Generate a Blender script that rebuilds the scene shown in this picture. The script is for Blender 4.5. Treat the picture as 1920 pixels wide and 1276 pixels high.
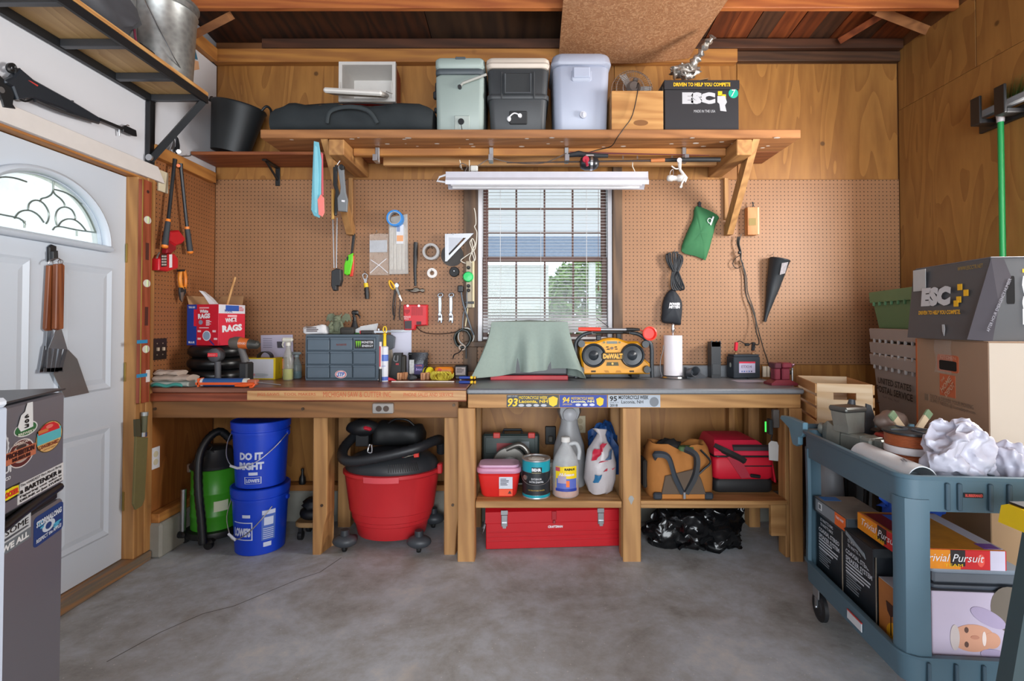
import bpy, bmesh, math, random
from mathutils import Vector, Matrix, noise as mnoise
random.seed(7)
R = math.radians
PI = math.pi
for o in list(bpy.data.objects): bpy.data.objects.remove(o, do_unlink=True)
SC = bpy.context.scene
COL = SC.collection

# ---------------------------------------------------------------- camera, light, exposure
CAMZ, F, PX0, PY0, TH = 1.30,970.0,985.0,586.0, R(1.0)
cd = bpy.data.cameras.new('camera'); cam = bpy.data.objects.new('camera', cd); COL.objects.link(cam)
cd.sensor_fit = 'HORIZONTAL'; cd.sensor_width = 36.0; cd.lens = F / 1920 * 36
cd.shift_x = -(PX0 - 960) / 1920; cd.shift_y = -(638 - PY0) / 1920
cd.clip_start = 0.02; cd.clip_end = 200
cam.location = (0,0, CAMZ); cam.rotation_euler = (PI / 2 + TH,0,0)
SC.camera = cam
SC.view_settings.view_transform = 'Standard'; SC.view_settings.look = 'None'
SC.view_settings.gamma = 1.0; SC.view_settings.use_curve_mapping = False
SC.view_settings.exposure = 0.42
w = bpy.data.worlds.new('sky'); SC.world = w; w.use_nodes = True
bg = w.node_tree.nodes['Background']; bg.inputs[0].default_value = (.80,.89,1.0,1); bg.inputs[1].default_value = 1.5
def area(name, loc, rot, sx, sy, power, col):
    l = bpy.data.lights.new(name, 'AREA'); l.shape = 'RECTANGLE'; l.size = sx; l.size_y = sy; l.energy = power; l.color = col
    o = bpy.data.objects.new(name, l); COL.objects.link(o); o.location = loc; o.rotation_euler = rot; return o
# daylight through the open overhead door behind the camera, and through the side window in the right wall
area('overhead_door_daylight',(0.6,-3.35,1.35),(R(90),0,0),4.2,2.3,215,(.93,.97,1.0))
area('side_window_daylight',(2.70,2.11,1.92),(R(90),0, R(90)),.74,.82,88,(1.0,.97,.93))

# ---------------------------------------------------------------- pixel -> place
def ray(px, py):
    xc = (px - PX0) / F; yc = (PY0 - py) / F
    return Vector((xc, math.cos(TH) - yc * math.sin(TH), math.sin(TH) + yc * math.cos(TH)))
C0 = Vector((0,0, CAMZ))
def BY(px, py, Y): d = ray(px, py); return C0 + d * (Y / d.y)
def BX(px, py, X): d = ray(px, py); return C0 + d * (X / d.x)
def BZ(px, py, Z): d = ray(px, py); return C0 + d * ((Z - CAMZ) / d.z)

# ---------------------------------------------------------------- materials
def lin(h):
    if not isinstance(h, str): return (*h[:3],1)
    h = h.lstrip('#'); v = [int(h[i:i + 2],16) / 255 for i in (0,2,4)]
    return tuple(((c + .055) / 1.055) ** 2.4 if c > .04045 else c / 12.92 for c in v) + (1,)
MATS = {}
def nt(key):
    m = bpy.data.materials.new(key); m.use_nodes = True; t = m.node_tree; return m, t, t.nodes['Principled BSDF']
def nd(t, typ, **kw):
    n = t.nodes.new(typ)
    for k, v in kw.items():
        if isinstance(k, str) and hasattr(n, k): setattr(n, k, v)
        else: n.inputs[k].default_value = v
    return n
def math_(t, op, a, b=None):
    n = t.nodes.new('ShaderNodeMath'); n.operation = op
    for i, x in enumerate((a, b)):
        if x is None: continue
        if isinstance(x,(int, float)): n.inputs[i].default_value = x
        else: t.links.new(x, n.inputs[i])
    return n.outputs[0]
def mixc(t, fac, a, b):
    n = t.nodes.new('ShaderNodeMix'); n.data_type = 'RGBA'
    for i, x in ((0, fac),(6, a),(7, b)):
        if hasattr(x, 'links') or hasattr(x, 'is_linked'): t.links.new(x, n.inputs[i])
        else: n.inputs[i].default_value = x
    return n.outputs[2]
def coords(t, scale=(1,1,1), rnd=True):
    tc = t.nodes.new('ShaderNodeTexCoord'); mp = t.nodes.new('ShaderNodeMapping'); mp.inputs['Scale'].default_value = scale
    t.links.new(tc.outputs['Object'], mp.inputs[0])
    if rnd:
        oi = t.nodes.new('ShaderNodeObjectInfo'); cx = t.nodes.new('ShaderNodeCombineXYZ')
        for i, k in enumerate((3.1,5.7,4.3)): t.links.new(math_(t, 'MULTIPLY', oi.outputs['Random'], k), cx.inputs[i])
        t.links.new(cx.outputs[0], mp.inputs['Location'])
    return mp.outputs[0]
def noise_(t, vec, scale, detail=3, rough=.55, dist=0):
    n = t.nodes.new('ShaderNodeTexNoise'); t.links.new(vec, n.inputs['Vector'])
    n.inputs['Scale'].default_value = scale; n.inputs['Detail'].default_value = detail
    n.inputs['Roughness'].default_value = rough; n.inputs['Distortion'].default_value = dist
    return n.outputs['Fac']
def ramp(t, fac, stops):
    n = t.nodes.new('ShaderNodeValToRGB'); t.links.new(fac, n.inputs[0]); e = n.color_ramp.elements
    while len(e) < len(stops): e.new(.5)
    for i,(p, c) in enumerate(stops): e[i].position = p; e[i].color = lin(c) if isinstance(c, str) else (c, c, c,1)
    return n.outputs[0]
def bump(t, b, h, st=.2, d=.002):
    n = t.nodes.new('ShaderNodeBump'); n.inputs['Strength'].default_value = st; n.inputs['Distance'].default_value = d
    t.links.new(h, n.inputs['Height']); t.links.new(n.outputs[0], b.inputs['Normal'])
def sh(c, k): return tuple(min(1, x * k) for x in c[:3]) + (1,)
def M(col, rough=.5, metal=0, var=.08, scale=14, bmp=0, alpha=None, trans=0, emit=0, coat=0, bscale=None):
    """plain procedural surface: base colour mottled a little by noise"""
    key = 'm_%s_%s_%s_%s_%s_%s_%s_%s_%s' % (col, rough, metal, var, scale, bmp, trans, emit, coat)
    if key in MATS: return MATS[key]
    m, t, b = nt(key); c = lin(col)
    v = coords(t); f = noise_(t, v, scale,4)
    t.links.new(mixc(t, f, sh(c,1 - var), sh(c,1 + var)), b.inputs['Base Color'])
    b.inputs['Roughness'].default_value = rough; b.inputs['Metallic'].default_value = metal
    b.inputs['Transmission Weight'].default_value = trans; b.inputs['Coat Weight'].default_value = coat
    if emit: b.inputs['Emission Color'].default_value = c; b.inputs['Emission Strength'].default_value = emit
    if bmp: bump(t, b, noise_(t, v, bscale or scale * 5,5), bmp)
    MATS[key] = m; return m
def wood(c1, c2, axis='X', k=1.0, rough=.6, knots=.25, spots=None):
    key = 'wood_%s_%s_%s_%s_%s_%s' % (c1, c2, axis, k, rough, spots)
    if key in MATS: return MATS[key]
    m, t, b = nt(key); s = {'X': (.09,1,1), 'Y': (1,.09,1), 'Z': (1,1,.09)}[axis]
    v = coords(t, s); n1 = noise_(t, v,16 * k,4,.6,1.6)
    wv = t.nodes.new('ShaderNodeTexWave'); t.links.new(v, wv.inputs['Vector']); wv.wave_type = 'BANDS'; wv.bands_direction = 'DIAGONAL'
    wv.inputs['Scale'].default_value = 9 * k; wv.inputs['Distortion'].default_value = 9; wv.inputs['Detail'].default_value = 2; wv.inputs['Detail Scale'].default_value = 1.2
    f = math_(t, 'ADD', math_(t, 'MULTIPLY', n1,.65), math_(t, 'MULTIPLY', wv.outputs['Fac'],.35))
    c = ramp(t, f, [(.25, c1),(.72, c2)])
    g = noise_(t, coords(t,(1,1,1)),3.2,3)
    c = mixc(t, math_(t, 'MULTIPLY', g,.45), c, sh(lin(c1),.62))
    vo = t.nodes.new('ShaderNodeTexVoronoi'); vo.inputs['Scale'].default_value = 3.2; t.links.new(coords(t), vo.inputs['Vector'])
    kn = ramp(t, vo.outputs['Distance'], [(.035,1.0),(.075,0.0)])
    c = mixc(t, math_(t, 'MULTIPLY', kn, knots), c, sh(lin(c1),.25))
    if spots:
        vs = t.nodes.new('ShaderNodeTexVoronoi'); vs.inputs['Scale'].default_value = 8; t.links.new(coords(t), vs.inputs['Vector'])
        c = mixc(t, ramp(t, vs.outputs['Distance'], [(.06,1.0),(.085,0.0)]), c, lin(spots))
    t.links.new(c, b.inputs['Base Color']); b.inputs['Roughness'].default_value = rough
    bump(t, b, f,.25,.001); MATS[key] = m; return m
def plywood(c1, c2, axis='Z', rough=.5):
    key = 'ply_%s_%s_%s' % (c1, c2, axis)
    if key in MATS: return MATS[key]
    m, t, b = nt(key); s = {'X': (.16,1,1), 'Y': (1,.16,1), 'Z': (1,1,.16)}[axis]
    v = coords(t, s); n1 = noise_(t, v,3.2,1.5,.5,1.2)
    rings = math_(t, 'FRACT', math_(t, 'MULTIPLY', n1,9))
    n2 = noise_(t, v,34,3)
    f = math_(t, 'ADD', math_(t, 'MULTIPLY', rings,.42), math_(t, 'MULTIPLY', n2,.58))
    c = ramp(t, f, [(.2, c1),(.75, c2)])
    g = noise_(t, coords(t),1.7,2); c = mixc(t, math_(t, 'MULTIPLY', g,.35), c, sh(lin(c1),.7))
    vo = t.nodes.new('ShaderNodeTexVoronoi'); vo.inputs['Scale'].default_value = 3.6; t.links.new(coords(t), vo.inputs['Vector'])
    c = mixc(t, ramp(t, vo.outputs['Distance'], [(.04,.75),(.07,0.0)]), c, sh(lin(c1),.22))
    t.links.new(c, b.inputs['Base Color']); b.inputs['Roughness'].default_value = rough
    bump(t, b, n2,.12,.001); MATS[key] = m; return m
def pegboard(col, ax):
    key = 'peg%s%s' % (col, ax)
    if key in MATS: return MATS[key]
    m, t, b = nt(key); tc = t.nodes.new('ShaderNodeTexCoord'); sp = t.nodes.new('ShaderNodeSeparateXYZ'); t.links.new(tc.outputs['Object'], sp.inputs[0])
    q = []
    for i in ax:
        u = math_(t, 'SUBTRACT', math_(t, 'FRACT', math_(t, 'MULTIPLY', sp.outputs[i],1 / .0254)),.5); q.append(math_(t, 'MULTIPLY', u, u))
    d = math_(t, 'SQRT', math_(t, 'ADD', q[0], q[1]))
    hole = ramp(t, d, [(.115,1.0),(.15,0.0)])
    v = coords(t, rnd=False); c0 = lin(col)
    c = mixc(t, noise_(t, v,5,4), sh(c0,.86), sh(c0,1.12))
    c = mixc(t, hole, c,(.02,.009,.004,1)); t.links.new(c, b.inputs['Base Color']); b.inputs['Roughness'].default_value = .52
    bump(t, b, math_(t, 'SUBTRACT',1, hole),.5,.003); MATS[key] = m; return m
def concrete():
    if 'conc' in MATS: return MATS['conc']
    m, t, b = nt('conc'); v = coords(t, rnd=False)
    n1 = noise_(t, v,1.6,7,.68,.8); n2 = noise_(t, v,7,7,.72); n3 = noise_(t, v,90,2)
    f = math_(t, 'ADD', math_(t, 'MULTIPLY', n1,.55), math_(t, 'MULTIPLY', n2,.45))
    c = ramp(t, f, [(.34, '#84847f'),(.46, '#a3a5a5'),(.56, '#b4bbc2'),(.68, '#cfcdc8')])
    vo = t.nodes.new('ShaderNodeTexVoronoi'); vo.inputs['Scale'].default_value = 26; t.links.new(v, vo.inputs['Vector'])
    c = mixc(t, ramp(t, vo.outputs['Distance'], [(.05,.7),(.09,0.0)]), c, lin('#d8d6d0'))
    c = mixc(t, ramp(t, noise_(t, v,2.1,3,.5,1.0), [(.58,0.0),(.72,.55)]), c, lin('#8a8072'))
    t.links.new(c, b.inputs['Base Color']); b.inputs['Roughness'].default_value = .62
    bump(t, b, math_(t, 'ADD', n2, math_(t, 'MULTIPLY', n3,.4)),.25,.003); MATS['conc'] = m; return m
def osb():
    m, t, b = nt('osb'); v = coords(t,(1,1,1)); d = t.nodes.new('ShaderNodeTexNoise'); d.inputs['Scale'].default_value = 22; t.links.new(v, d.inputs['Vector'])
    ad = t.nodes.new('ShaderNodeVectorMath'); ad.operation = 'MULTIPLY_ADD'; t.links.new(d.outputs['Color'], ad.inputs[0]); ad.inputs[1].default_value = (.06,.06,.06); t.links.new(v, ad.inputs[2])
    vo = t.nodes.new('ShaderNodeTexVoronoi'); vo.inputs['Scale'].default_value = 105; t.links.new(ad.outputs[0], vo.inputs['Vector'])
    sp = t.nodes.new('ShaderNodeSeparateColor'); t.links.new(vo.outputs['Color'], sp.inputs[0])
    c = ramp(t, sp.outputs[0], [(0, '#97694a'),(.6, '#a57856'),(1, '#b88c68')])
    t.links.new(c, b.inputs['Base Color']); b.inputs['Roughness'].default_value = .36
    bump(t, b, vo.outputs['Distance'],.3,.002); return m
def glass(tint='#f8fbff', gl=.012):
    key = 'glass%s%s' % (tint, gl)
    if key in MATS: return MATS[key]
    m, t, b = nt(key); t.nodes.remove(b); out = t.nodes['Material Output']
    tr = nd(t, 'ShaderNodeBsdfTransparent', Color=lin(tint)); g = nd(t, 'ShaderNodeBsdfGlossy', Roughness=.04)
    v = coords(t); f = math_(t, 'ADD', math_(t, 'MULTIPLY', noise_(t, v,6),.012), gl)
    mx = t.nodes.new('ShaderNodeMixShader'); t.links.new(f, mx.inputs[0]); t.links.new(tr.outputs[0], mx.inputs[1]); t.links.new(g.outputs[0], mx.inputs[2])
    t.links.new(mx.outputs[0], out.inputs[0]); MATS[key] = m; return m
def film(col, op=.35, rough=.25):
    """clear or milky plastic film: part see-through, part glossy surface"""
    key = 'film%s%s%s' % (col, op, rough)
    if key in MATS: return MATS[key]
    m, t, b = nt(key); out = t.nodes['Material Output']; b.inputs['Base Color'].default_value = lin(col); b.inputs['Roughness'].default_value = rough
    tr = t.nodes.new('ShaderNodeBsdfTransparent'); v = coords(t)
    f = math_(t, 'ADD', math_(t, 'MULTIPLY', noise_(t, v,25,3),.25), op - .12)
    mx = t.nodes.new('ShaderNodeMixShader'); t.links.new(f, mx.inputs[0]); t.links.new(tr.outputs[0], mx.inputs[1]); t.links.new(b.outputs[0], mx.inputs[2])
    bump(t, b, noise_(t, v,40,4),.6,.004)
    t.links.new(mx.outputs[0], out.inputs[0]); MATS[key] = m; return m
def galv():
    if 'galv' in MATS: return MATS['galv']
    m, t, b = nt('galv'); v = coords(t); vo = t.nodes.new('ShaderNodeTexVoronoi'); vo.inputs['Scale'].default_value = 40; t.links.new(v, vo.inputs['Vector'])
    c = ramp(t, math_(t, 'ADD', math_(t, 'MULTIPLY', noise_(t, v,5),.7), math_(t, 'MULTIPLY', vo.outputs['Distance'],.4)), [(.3, '#8e908f'),(.75, '#b0b2b0')])
    t.links.new(c, b.inputs['Base Color']); b.inputs['Metallic'].default_value = .75; b.inputs['Roughness'].default_value = .38; MATS['galv'] = m; return m

# ---------------------------------------------------------------- mesh builder
def V(*a): return Vector(a)
class MB:
    def __init__(s): s.v = []; s.f = []
    def add(s, vs, fs):
        n = len(s.v); s.v += [Vector(v) for v in vs]; s.f += [tuple(i + n for i in f) for f in fs]; return s
    def box(s, c, sz, b=0, rot=None):
        h = [x / 2 for x in sz]; c = Vector(c); vs = []; fs = []
        rm = rot if rot is None or isinstance(rot, Matrix) else Matrix.Rotation(rot[0],3, rot[1])
        T = (lambda p: c + (rm @ p if rm else p))
        if b <= 0:
            vs = [T(V(x * h[0], y * h[1], z * h[2])) for x in (-1,1) for y in (-1,1) for z in (-1,1)]
            return s.add(vs, [(0,1,3,2),(4,6,7,5),(0,4,5,1),(2,3,7,6),(0,2,6,4),(1,5,7,3)])
        b = min(b, min(h) * .95); idx = {}
        for x in (-1,1):
            for y in (-1,1):
                for z in (-1,1):
                    for a in range(3):
                        p = [x * (h[0] - b), y * (h[1] - b), z * (h[2] - b)]; sg = (x, y, z); p[a] = sg[a] * h[a]
                        idx[(x, y, z, a)] = len(vs); vs.append(T(Vector(p)))
        for a in range(3):
            o = [i for i in range(3) if i != a]
            for g in (-1,1):
                q = []
                for (m, n) in ((-1,-1),(1,-1),(1,1),(-1,1)):
                    k = [0,0,0]; k[a] = g; k[o[0]] = m; k[o[1]] = n; q.append(idx[(*k, a)])
                fs.append(tuple(q))
            for m in (-1,1):
                for n in (-1,1):
                    k0 = [0,0,0]; k0[o[0]] = m; k0[o[1]] = n; k1 = list(k0); k0[a] = -1; k1[a] = 1
                    fs.append((idx[(*k0, o[0])], idx[(*k1, o[0])], idx[(*k1, o[1])], idx[(*k0, o[1])]))
        for x in (-1,1):
            for y in (-1,1):
                for z in (-1,1): fs.append(tuple(idx[(x, y, z, a)] for a in range(3)))
        return s.add(vs, fs)
    def bb(s, a, b, bev=0):
        a, b = Vector(a), Vector(b); return s.box((a + b) / 2, [abs(x) for x in (b - a)], bev)
    def loft(s, rings, cap=True, closed=False):
        n = len(rings[0]); vs = [p for r in rings for p in r]; fs = []; m = len(rings)
        for i in range(m if closed else m - 1):
            j = (i + 1) % m
            for k in range(n): k2 = (k + 1) % n; fs.append((i * n + k, i * n + k2, j * n + k2, j * n + k))
        if cap and not closed: fs += [tuple(range(n - 1,-1,-1)), tuple(range((m - 1) * n, m * n))]
        return s.add(vs, fs)
    def tube(s, pts, r, n=8, closed=False, cap=True, flat=1.0):
        pts = [Vector(p) for p in pts]; m = len(pts); rs = r if isinstance(r,(list, tuple)) else [r] * m; rings = []; up = None
        for i, p in enumerate(pts):
            a = pts[i - 1] if (i or closed) else p; b = pts[(i + 1) % m] if (i < m - 1 or closed) else p
            d = (b - a); d = d.normalized() if d.length > 1e-9 else V(0,0,1)
            if up is None: up = V(0,0,1) if abs(d.z) < .9 else V(0,1,0)
            e = d.cross(up); e = e.normalized() if e.length > 1e-6 else d.orthogonal().normalized(); up = e.cross(d)
            rings.append([p + (e * math.cos(2 * PI * k / n) + up * math.sin(2 * PI * k / n) * flat) * rs[i] for k in range(n)])
        return s.loft(rings, cap, closed)
    def cyl(s, p0, p1, r0, r1=None, n=20): return s.tube([p0, p1], [r0, r0 if r1 is None else r1], n)
    def lathe(s, prof, n=24, c=(0,0,0), sx=1, sy=1, rot=None, cap=True):
        c = Vector(c); rings = []
        for r, z in prof:
            ring = [V(r * math.cos(2 * PI * k / n) * sx, r * math.sin(2 * PI * k / n) * sy, z) for k in range(n)]
            rings.append([c + (rot @ p if rot else p) for p in ring])
        return s.loft(rings, cap)
    def prism(s, poly, th, o=(0,0,0), u=(1,0,0), v=(0,0,1), w=(0,1,0), b=0):
        """poly in the (u,v) plane at o, pushed along w by th; b chamfers the front rim"""
        o, u, v, w = map(Vector,(o, u, v, w)); P = [o + u * x + v * y for x, y in poly]; n = len(P)
        if b > 0:
            c = sum(P, V(0,0,0)) / n; inn = []
            for i in range(n):
                e1 = (P[i] - P[i - 1]); e2 = (P[(i + 1) % n] - P[i]); e1 = e1.normalized() if e1.length > 1e-9 else u; e2 = e2.normalized() if e2.length > 1e-9 else u
                nn = (e1.cross(w) + e2.cross(w)); nn = nn.normalized() if nn.length > 1e-6 else e1.cross(w)
                inn.append(nn)
            ar = sum((poly[i - 1][0] * poly[i][1] - poly[i][0] * poly[i - 1][1]) for i in range(n)); sg = (1 if ar > 0 else -1) * (1 if u.cross(v).dot(w) > 0 else -1)
            rings = [[P[i] - inn[i] * sg * b for i in range(n)], [p + w * b for p in P], [p + w * (th - b) for p in P], [P[i] - inn[i] * sg * b + w * th for i in range(n)]]
            return s.loft(rings)
        return s.loft([P, [p + w * th for p in P]])
    def grid(s, f, nu, nv, closed=False):
        vs = [f(i / nu, j / nv) for j in range(nv + 1) for i in range(nu + (0 if closed else 1))]; W = nu + (0 if closed else 1); fs = []
        for j in range(nv):
            for i in range(nu): i2 = (i + 1) % W; fs.append((j * W + i, j * W + i2,(j + 1) * W + i2,(j + 1) * W + i))
        return s.add(vs, fs)
    def ball(s, c, r, nu=16, nv=10, amp=0, fr=8, seed=0, flatz=None):
        c = Vector(c); r = r if isinstance(r,(tuple, list)) else (r, r, r); rings = []
        for j in range(nv + 1):
            a = -PI / 2 + PI * j / nv; ring = []
            for i in range(nu):
                t = 2 * PI * i / nu; d = V(math.cos(a) * math.cos(t), math.cos(a) * math.sin(t), math.sin(a))
                k = 1 + (amp * mnoise.noise(d * fr * .3 + V(seed, seed * 2,0)) + amp * .5 * mnoise.noise(d * fr + V(0, seed,3)) if amp else 0)
                p = V(d.x * r[0] * k, d.y * r[1] * k, d.z * r[2] * k)
                if flatz is not None: p.z = max(p.z, flatz)
                ring.append(c + p)
            rings.append(ring)
        return s.loft(rings)
    def crumple(s, amp, fr, seed=0, zmin=None):
        for i, p in enumerate(s.v):
            q = p * fr + V(seed, seed * 1.7, seed * .3); n = V(mnoise.noise(q), mnoise.noise(q + V(31,0,0)), mnoise.noise(q + V(0,47,0)))
            r = p + n * amp
            if zmin is not None: r.z = max(r.z, zmin)
            s.v[i] = r
        return s
    def mesh(s, name, smooth=None):
        me = bpy.data.meshes.new(name); me.from_pydata([tuple(v) for v in s.v], [], s.f); me.validate(clean_customdata=False)
        bm = bmesh.new(); bm.from_mesh(me); bmesh.ops.recalc_face_normals(bm, faces=bm.faces); bm.to_mesh(me); bm.free()
        if smooth is not None:
            me.shade_smooth(); me.set_sharp_from_angle(angle=R(smooth))
        return me
class Th:
    def __init__(s, o): s.o = o; s.m = Matrix.Translation(o.location) @ o.rotation_euler.to_matrix().to_4x4(); s.inv = s.m.inverted()
    def hit(s, px, py, ax='y', val=0.0):
        """the point, in this thing's own frame, where the photo ray meets its plane ax = val"""
        o = s.inv @ C0; d = s.inv.to_3x3() @ ray(px, py); i = 'xyz'.index(ax); return o + d * ((val - o[i]) / d[i])
    def L(s, p): return s.inv @ Vector(p)
def props(o, label=None, cat=None, group=None, kind=None):
    if label: o['label'] = label
    if cat: o['category'] = cat
    if group: o['group'] = group
    if kind: o['kind'] = kind
    return o
def thing(name, label, cat, loc=(0,0,0), rz=0, group=None, rot=None):
    o = bpy.data.objects.new(name, None); COL.objects.link(o); o.location = loc; o.rotation_euler = rot or (0,0, R(rz))
    o.empty_display_size = .05; props(o, label, cat, group); return Th(o)
def struct(name, loc=(0,0,0), label=None):
    o = bpy.data.objects.new(name, None); COL.objects.link(o); o.location = loc; o['kind'] = 'structure'
    if label: o['label'] = label
    return Th(o)
PTH = {}
def part(name, mb, mat, par, W=False, smooth=None, label=None, kind=None):
    """one mesh part; geometry in the thing's own frame, or in world space with W"""
    th = par if isinstance(par, Th) else PTH[par.name]; po = par.o if isinstance(par, Th) else par
    if isinstance(mb, MB):
        if W: mb.v = [th.inv @ v for v in mb.v]
        me = mb.mesh(name, smooth)
    else: me = mb
    o = bpy.data.objects.new(name, me); COL.objects.link(o); o.parent = po
    if mat and not me.materials: me.materials.append(mat)
    PTH[o.name] = th; props(o, label, None, None, kind); return o
def islands(mb):
    par = list(range(len(mb.v)))
    def find(a):
        while par[a] != a: par[a] = par[par[a]]; a = par[a]
        return a
    for f in mb.f:
        for i in f[1:]: par[find(i)] = find(f[0])
    g = {}
    for f in mb.f: g.setdefault(find(f[0]), []).append(f)
    out = []
    for fs in g.values():
        ids = sorted({i for f in fs for i in f}); mp = {i: k for k, i in enumerate(ids)}; m = MB(); m.v = [mb.v[i].copy() for i in ids]; m.f = [tuple(mp[i] for i in f) for f in fs]; out.append(m)
    return out
def parts(name, mb, mat, par, **k):
    """each separate piece of mb becomes a part of its own"""
    return [part(name, m, mat, par, **k) for m in islands(mb)]
def Zp(pts, org, k): return [(x / k + org[0], y / k + org[1]) for x, y in pts]
def single(name, mb, mat, label, cat, loc=(0,0,0), rz=0, W=False, smooth=None, group=None, kind=None):
    """a thing that is one mesh"""
    o = bpy.data.objects.new(name, None); o.location = loc; o.rotation_euler = (0,0, R(rz)); t = Th(o); bpy.data.objects.remove(o)
    if W: mb.v = [t.inv @ v for v in mb.v]
    me = mb.mesh(name, smooth); me.materials.append(mat); o = bpy.data.objects.new(name, me); COL.objects.link(o)
    o.location = loc; o.rotation_euler = (0,0, R(rz)); props(o, label, cat, group, kind); th = Th(o); PTH[o.name] = th; return th
def copy_tree(th, loc, rz=None, label=None):
    c = th.o.copy(); COL.objects.link(c); c.location = loc
    if rz is not None: c.rotation_euler = (0,0, R(rz))
    if label: c['label'] = label
    for ch in th.o.children:
        d = ch.copy(); COL.objects.link(d); d.parent = c
        for g in ch.children: e = g.copy(); COL.objects.link(e); e.parent = d
    return c
# ---- flat print: plates and lettering lying on a face of a thing (face = local axis plane)
AX = {'y': (V(1,0,0), V(0,0,1), V(0,-1,0)), 'x': (V(0,-1,0), V(0,0,1), V(-1,0,0)), 'z': (V(1,0,0), V(0,1,0), V(0,0,1)), 'X': (V(0,1,0), V(0,0,1), V(1,0,0))}
TEXTS = []
def rect(th, x0, y0, x1, y1, ax, val):
    a = ax.lower(); c = th.hit((x0 + x1) / 2,(y0 + y1) / 2, a, val); yc = (y0 + y1) / 2; xc = (x0 + x1) / 2
    return c,(th.hit(x1, yc, a, val) - th.hit(x0, yc, a, val)).length,(th.hit(xc, y1, a, val) - th.hit(xc, y0, a, val)).length
def THOF(par): return par if isinstance(par, Th) else PTH[par.name]
def tilt(ax, roll):
    u, v, n = AX[ax]
    if roll: q = Matrix.Rotation(R(roll),3, n); u, v = q @ u, q @ v
    return u, v, n
def plate(par, c, w, h, mat, ax='y', name='sticker', th=.0008, roll=0, shape=None, label=None):
    """thin flat print: rectangle, ellipse ('o') or polygon in units of w,h"""
    u, v, n = tilt(ax, roll); c = Vector(c)
    if shape is None: poly = [(-.5,-.5),(.5,-.5),(.5,.5),(-.5,.5)]
    elif shape == 'o': poly = [(.5 * math.cos(2 * PI * k / 28),.5 * math.sin(2 * PI * k / 28)) for k in range(28)]
    elif shape == 'r': poly = [(sx * (.5 - .12) + .12 * math.cos(a), sy * (.5 - .12) + .12 * math.sin(a)) for sx, sy, a0 in ((1,1,0),(-1,1,90),(-1,-1,180),(1,-1,270)) for a in [R(a0 + q * 22.5) for q in range(5)]]
    else: poly = shape
    mb = MB().prism([(x * w, y * h) for x, y in poly], th, c, u, v, n); return part(name, mb, mat, par, label=label)
def pxplate(par, x0, y0, x1, y1, mat, ax='y', val=0, **k):
    c, w, h = rect(THOF(par), x0, y0, x1, y1, ax, val); return plate(par, c, w, h, mat, ax, **k)
def text(par, s, c, h, mat, ax='y', w=None, bold=0, shear=0, roll=0, lift=.0012):
    TEXTS.append((par, s, Vector(c), h, w, mat, ax, bold, shear, roll, lift))
def pxtext(par, s, x0, y0, x1, y1, mat, ax='y', val=0, **k):
    c, w, h = rect(THOF(par), x0, y0, x1, y1, ax, val); text(par, s, c, h, mat, ax, w, **k)
def flush_text():
    obs = []
    for (par, s, c, h, w, mat, ax, bold, shear, roll, lift) in TEXTS:
        cu = bpy.data.curves.new('lettering', 'FONT'); cu.body = s; cu.size = 1; cu.offset = bold; cu.shear = shear; cu.resolution_u = 2; cu.align_x = 'CENTER'
        o = bpy.data.objects.new('tmp_text', cu); COL.objects.link(o); obs.append(o)
    dg = bpy.context.evaluated_depsgraph_get(); dg.update()
    for o,(par, s, c, h, w, mat, ax, bold, shear, roll, lift) in zip(obs, TEXTS):
        me = bpy.data.meshes.new_from_object(o.evaluated_get(dg)); xs = [v.co.x for v in me.vertices]; ys = [v.co.y for v in me.vertices]
        if not xs: continue
        W_, H_ = max(xs) - min(xs), max(ys) - min(ys); cx, cy = (max(xs) + min(xs)) / 2,(max(ys) + min(ys)) / 2
        sy = h / max(H_,1e-6); sx = (w / W_) if w else sy
        if isinstance(ax, tuple):      # wrapped round an upright cylinder: c = (axis x, axis y, z), ax = (angle, radius)
            a0, rad = ax
            for q in me.vertices: t = a0 + (q.co.x - cx) * sx / rad; q.co = V(c.x + (rad + lift) * math.sin(t), c.y - (rad + lift) * math.cos(t), c.z + (q.co.y - cy) * sy)
        else:
            u, v, n = tilt(ax, roll)
            for q in me.vertices: q.co = c + u * ((q.co.x - cx) * sx) + v * ((q.co.y - cy) * sy) + n * lift
        me.materials.clear(); part('lettering', me, mat, par)
    for o in obs:
        d = o.data; bpy.data.objects.remove(o); bpy.data.curves.remove(d)
def wrap(par, name, mat, a0, a1, z0, z1, r0, r1=None, sx=1, sy=1, c=(0,0,0), n=10, lift=.001):
    """a label patch lying on an upright cylinder or cone"""
    r1 = r0 if r1 is None else r1
    def f(u, v):
        a = a0 + (a1 - a0) * u; r = r0 + (r1 - r0) * v + lift; return V(c[0] + r * math.sin(a) * sx, c[1] - r * math.cos(a) * sy, z0 + (z1 - z0) * v)
    return part(name, MB().grid(f, n,2), mat, par, smooth=60)
def greek(par, c, w, h, n, mat, ax='y', name='small_print', lift=.0012, seed=1, roll=0):
    """lines of print too small to read"""
    u, v, nn = tilt(ax, roll); mb = MB(); rg = random.Random(seed); c = Vector(c)
    for i in range(n):
        ww = w * rg.uniform(.6,1); z = h * (.5 - (i + .5) / n); t = h / n * .26
        o = c + nn * lift + v * z - u * (w / 2); mb.add([o - v * t, o + u * ww - v * t, o + u * ww + v * t, o + v * t], [(0,1,2,3)])
    return part(name, mb, mat, par)
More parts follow.
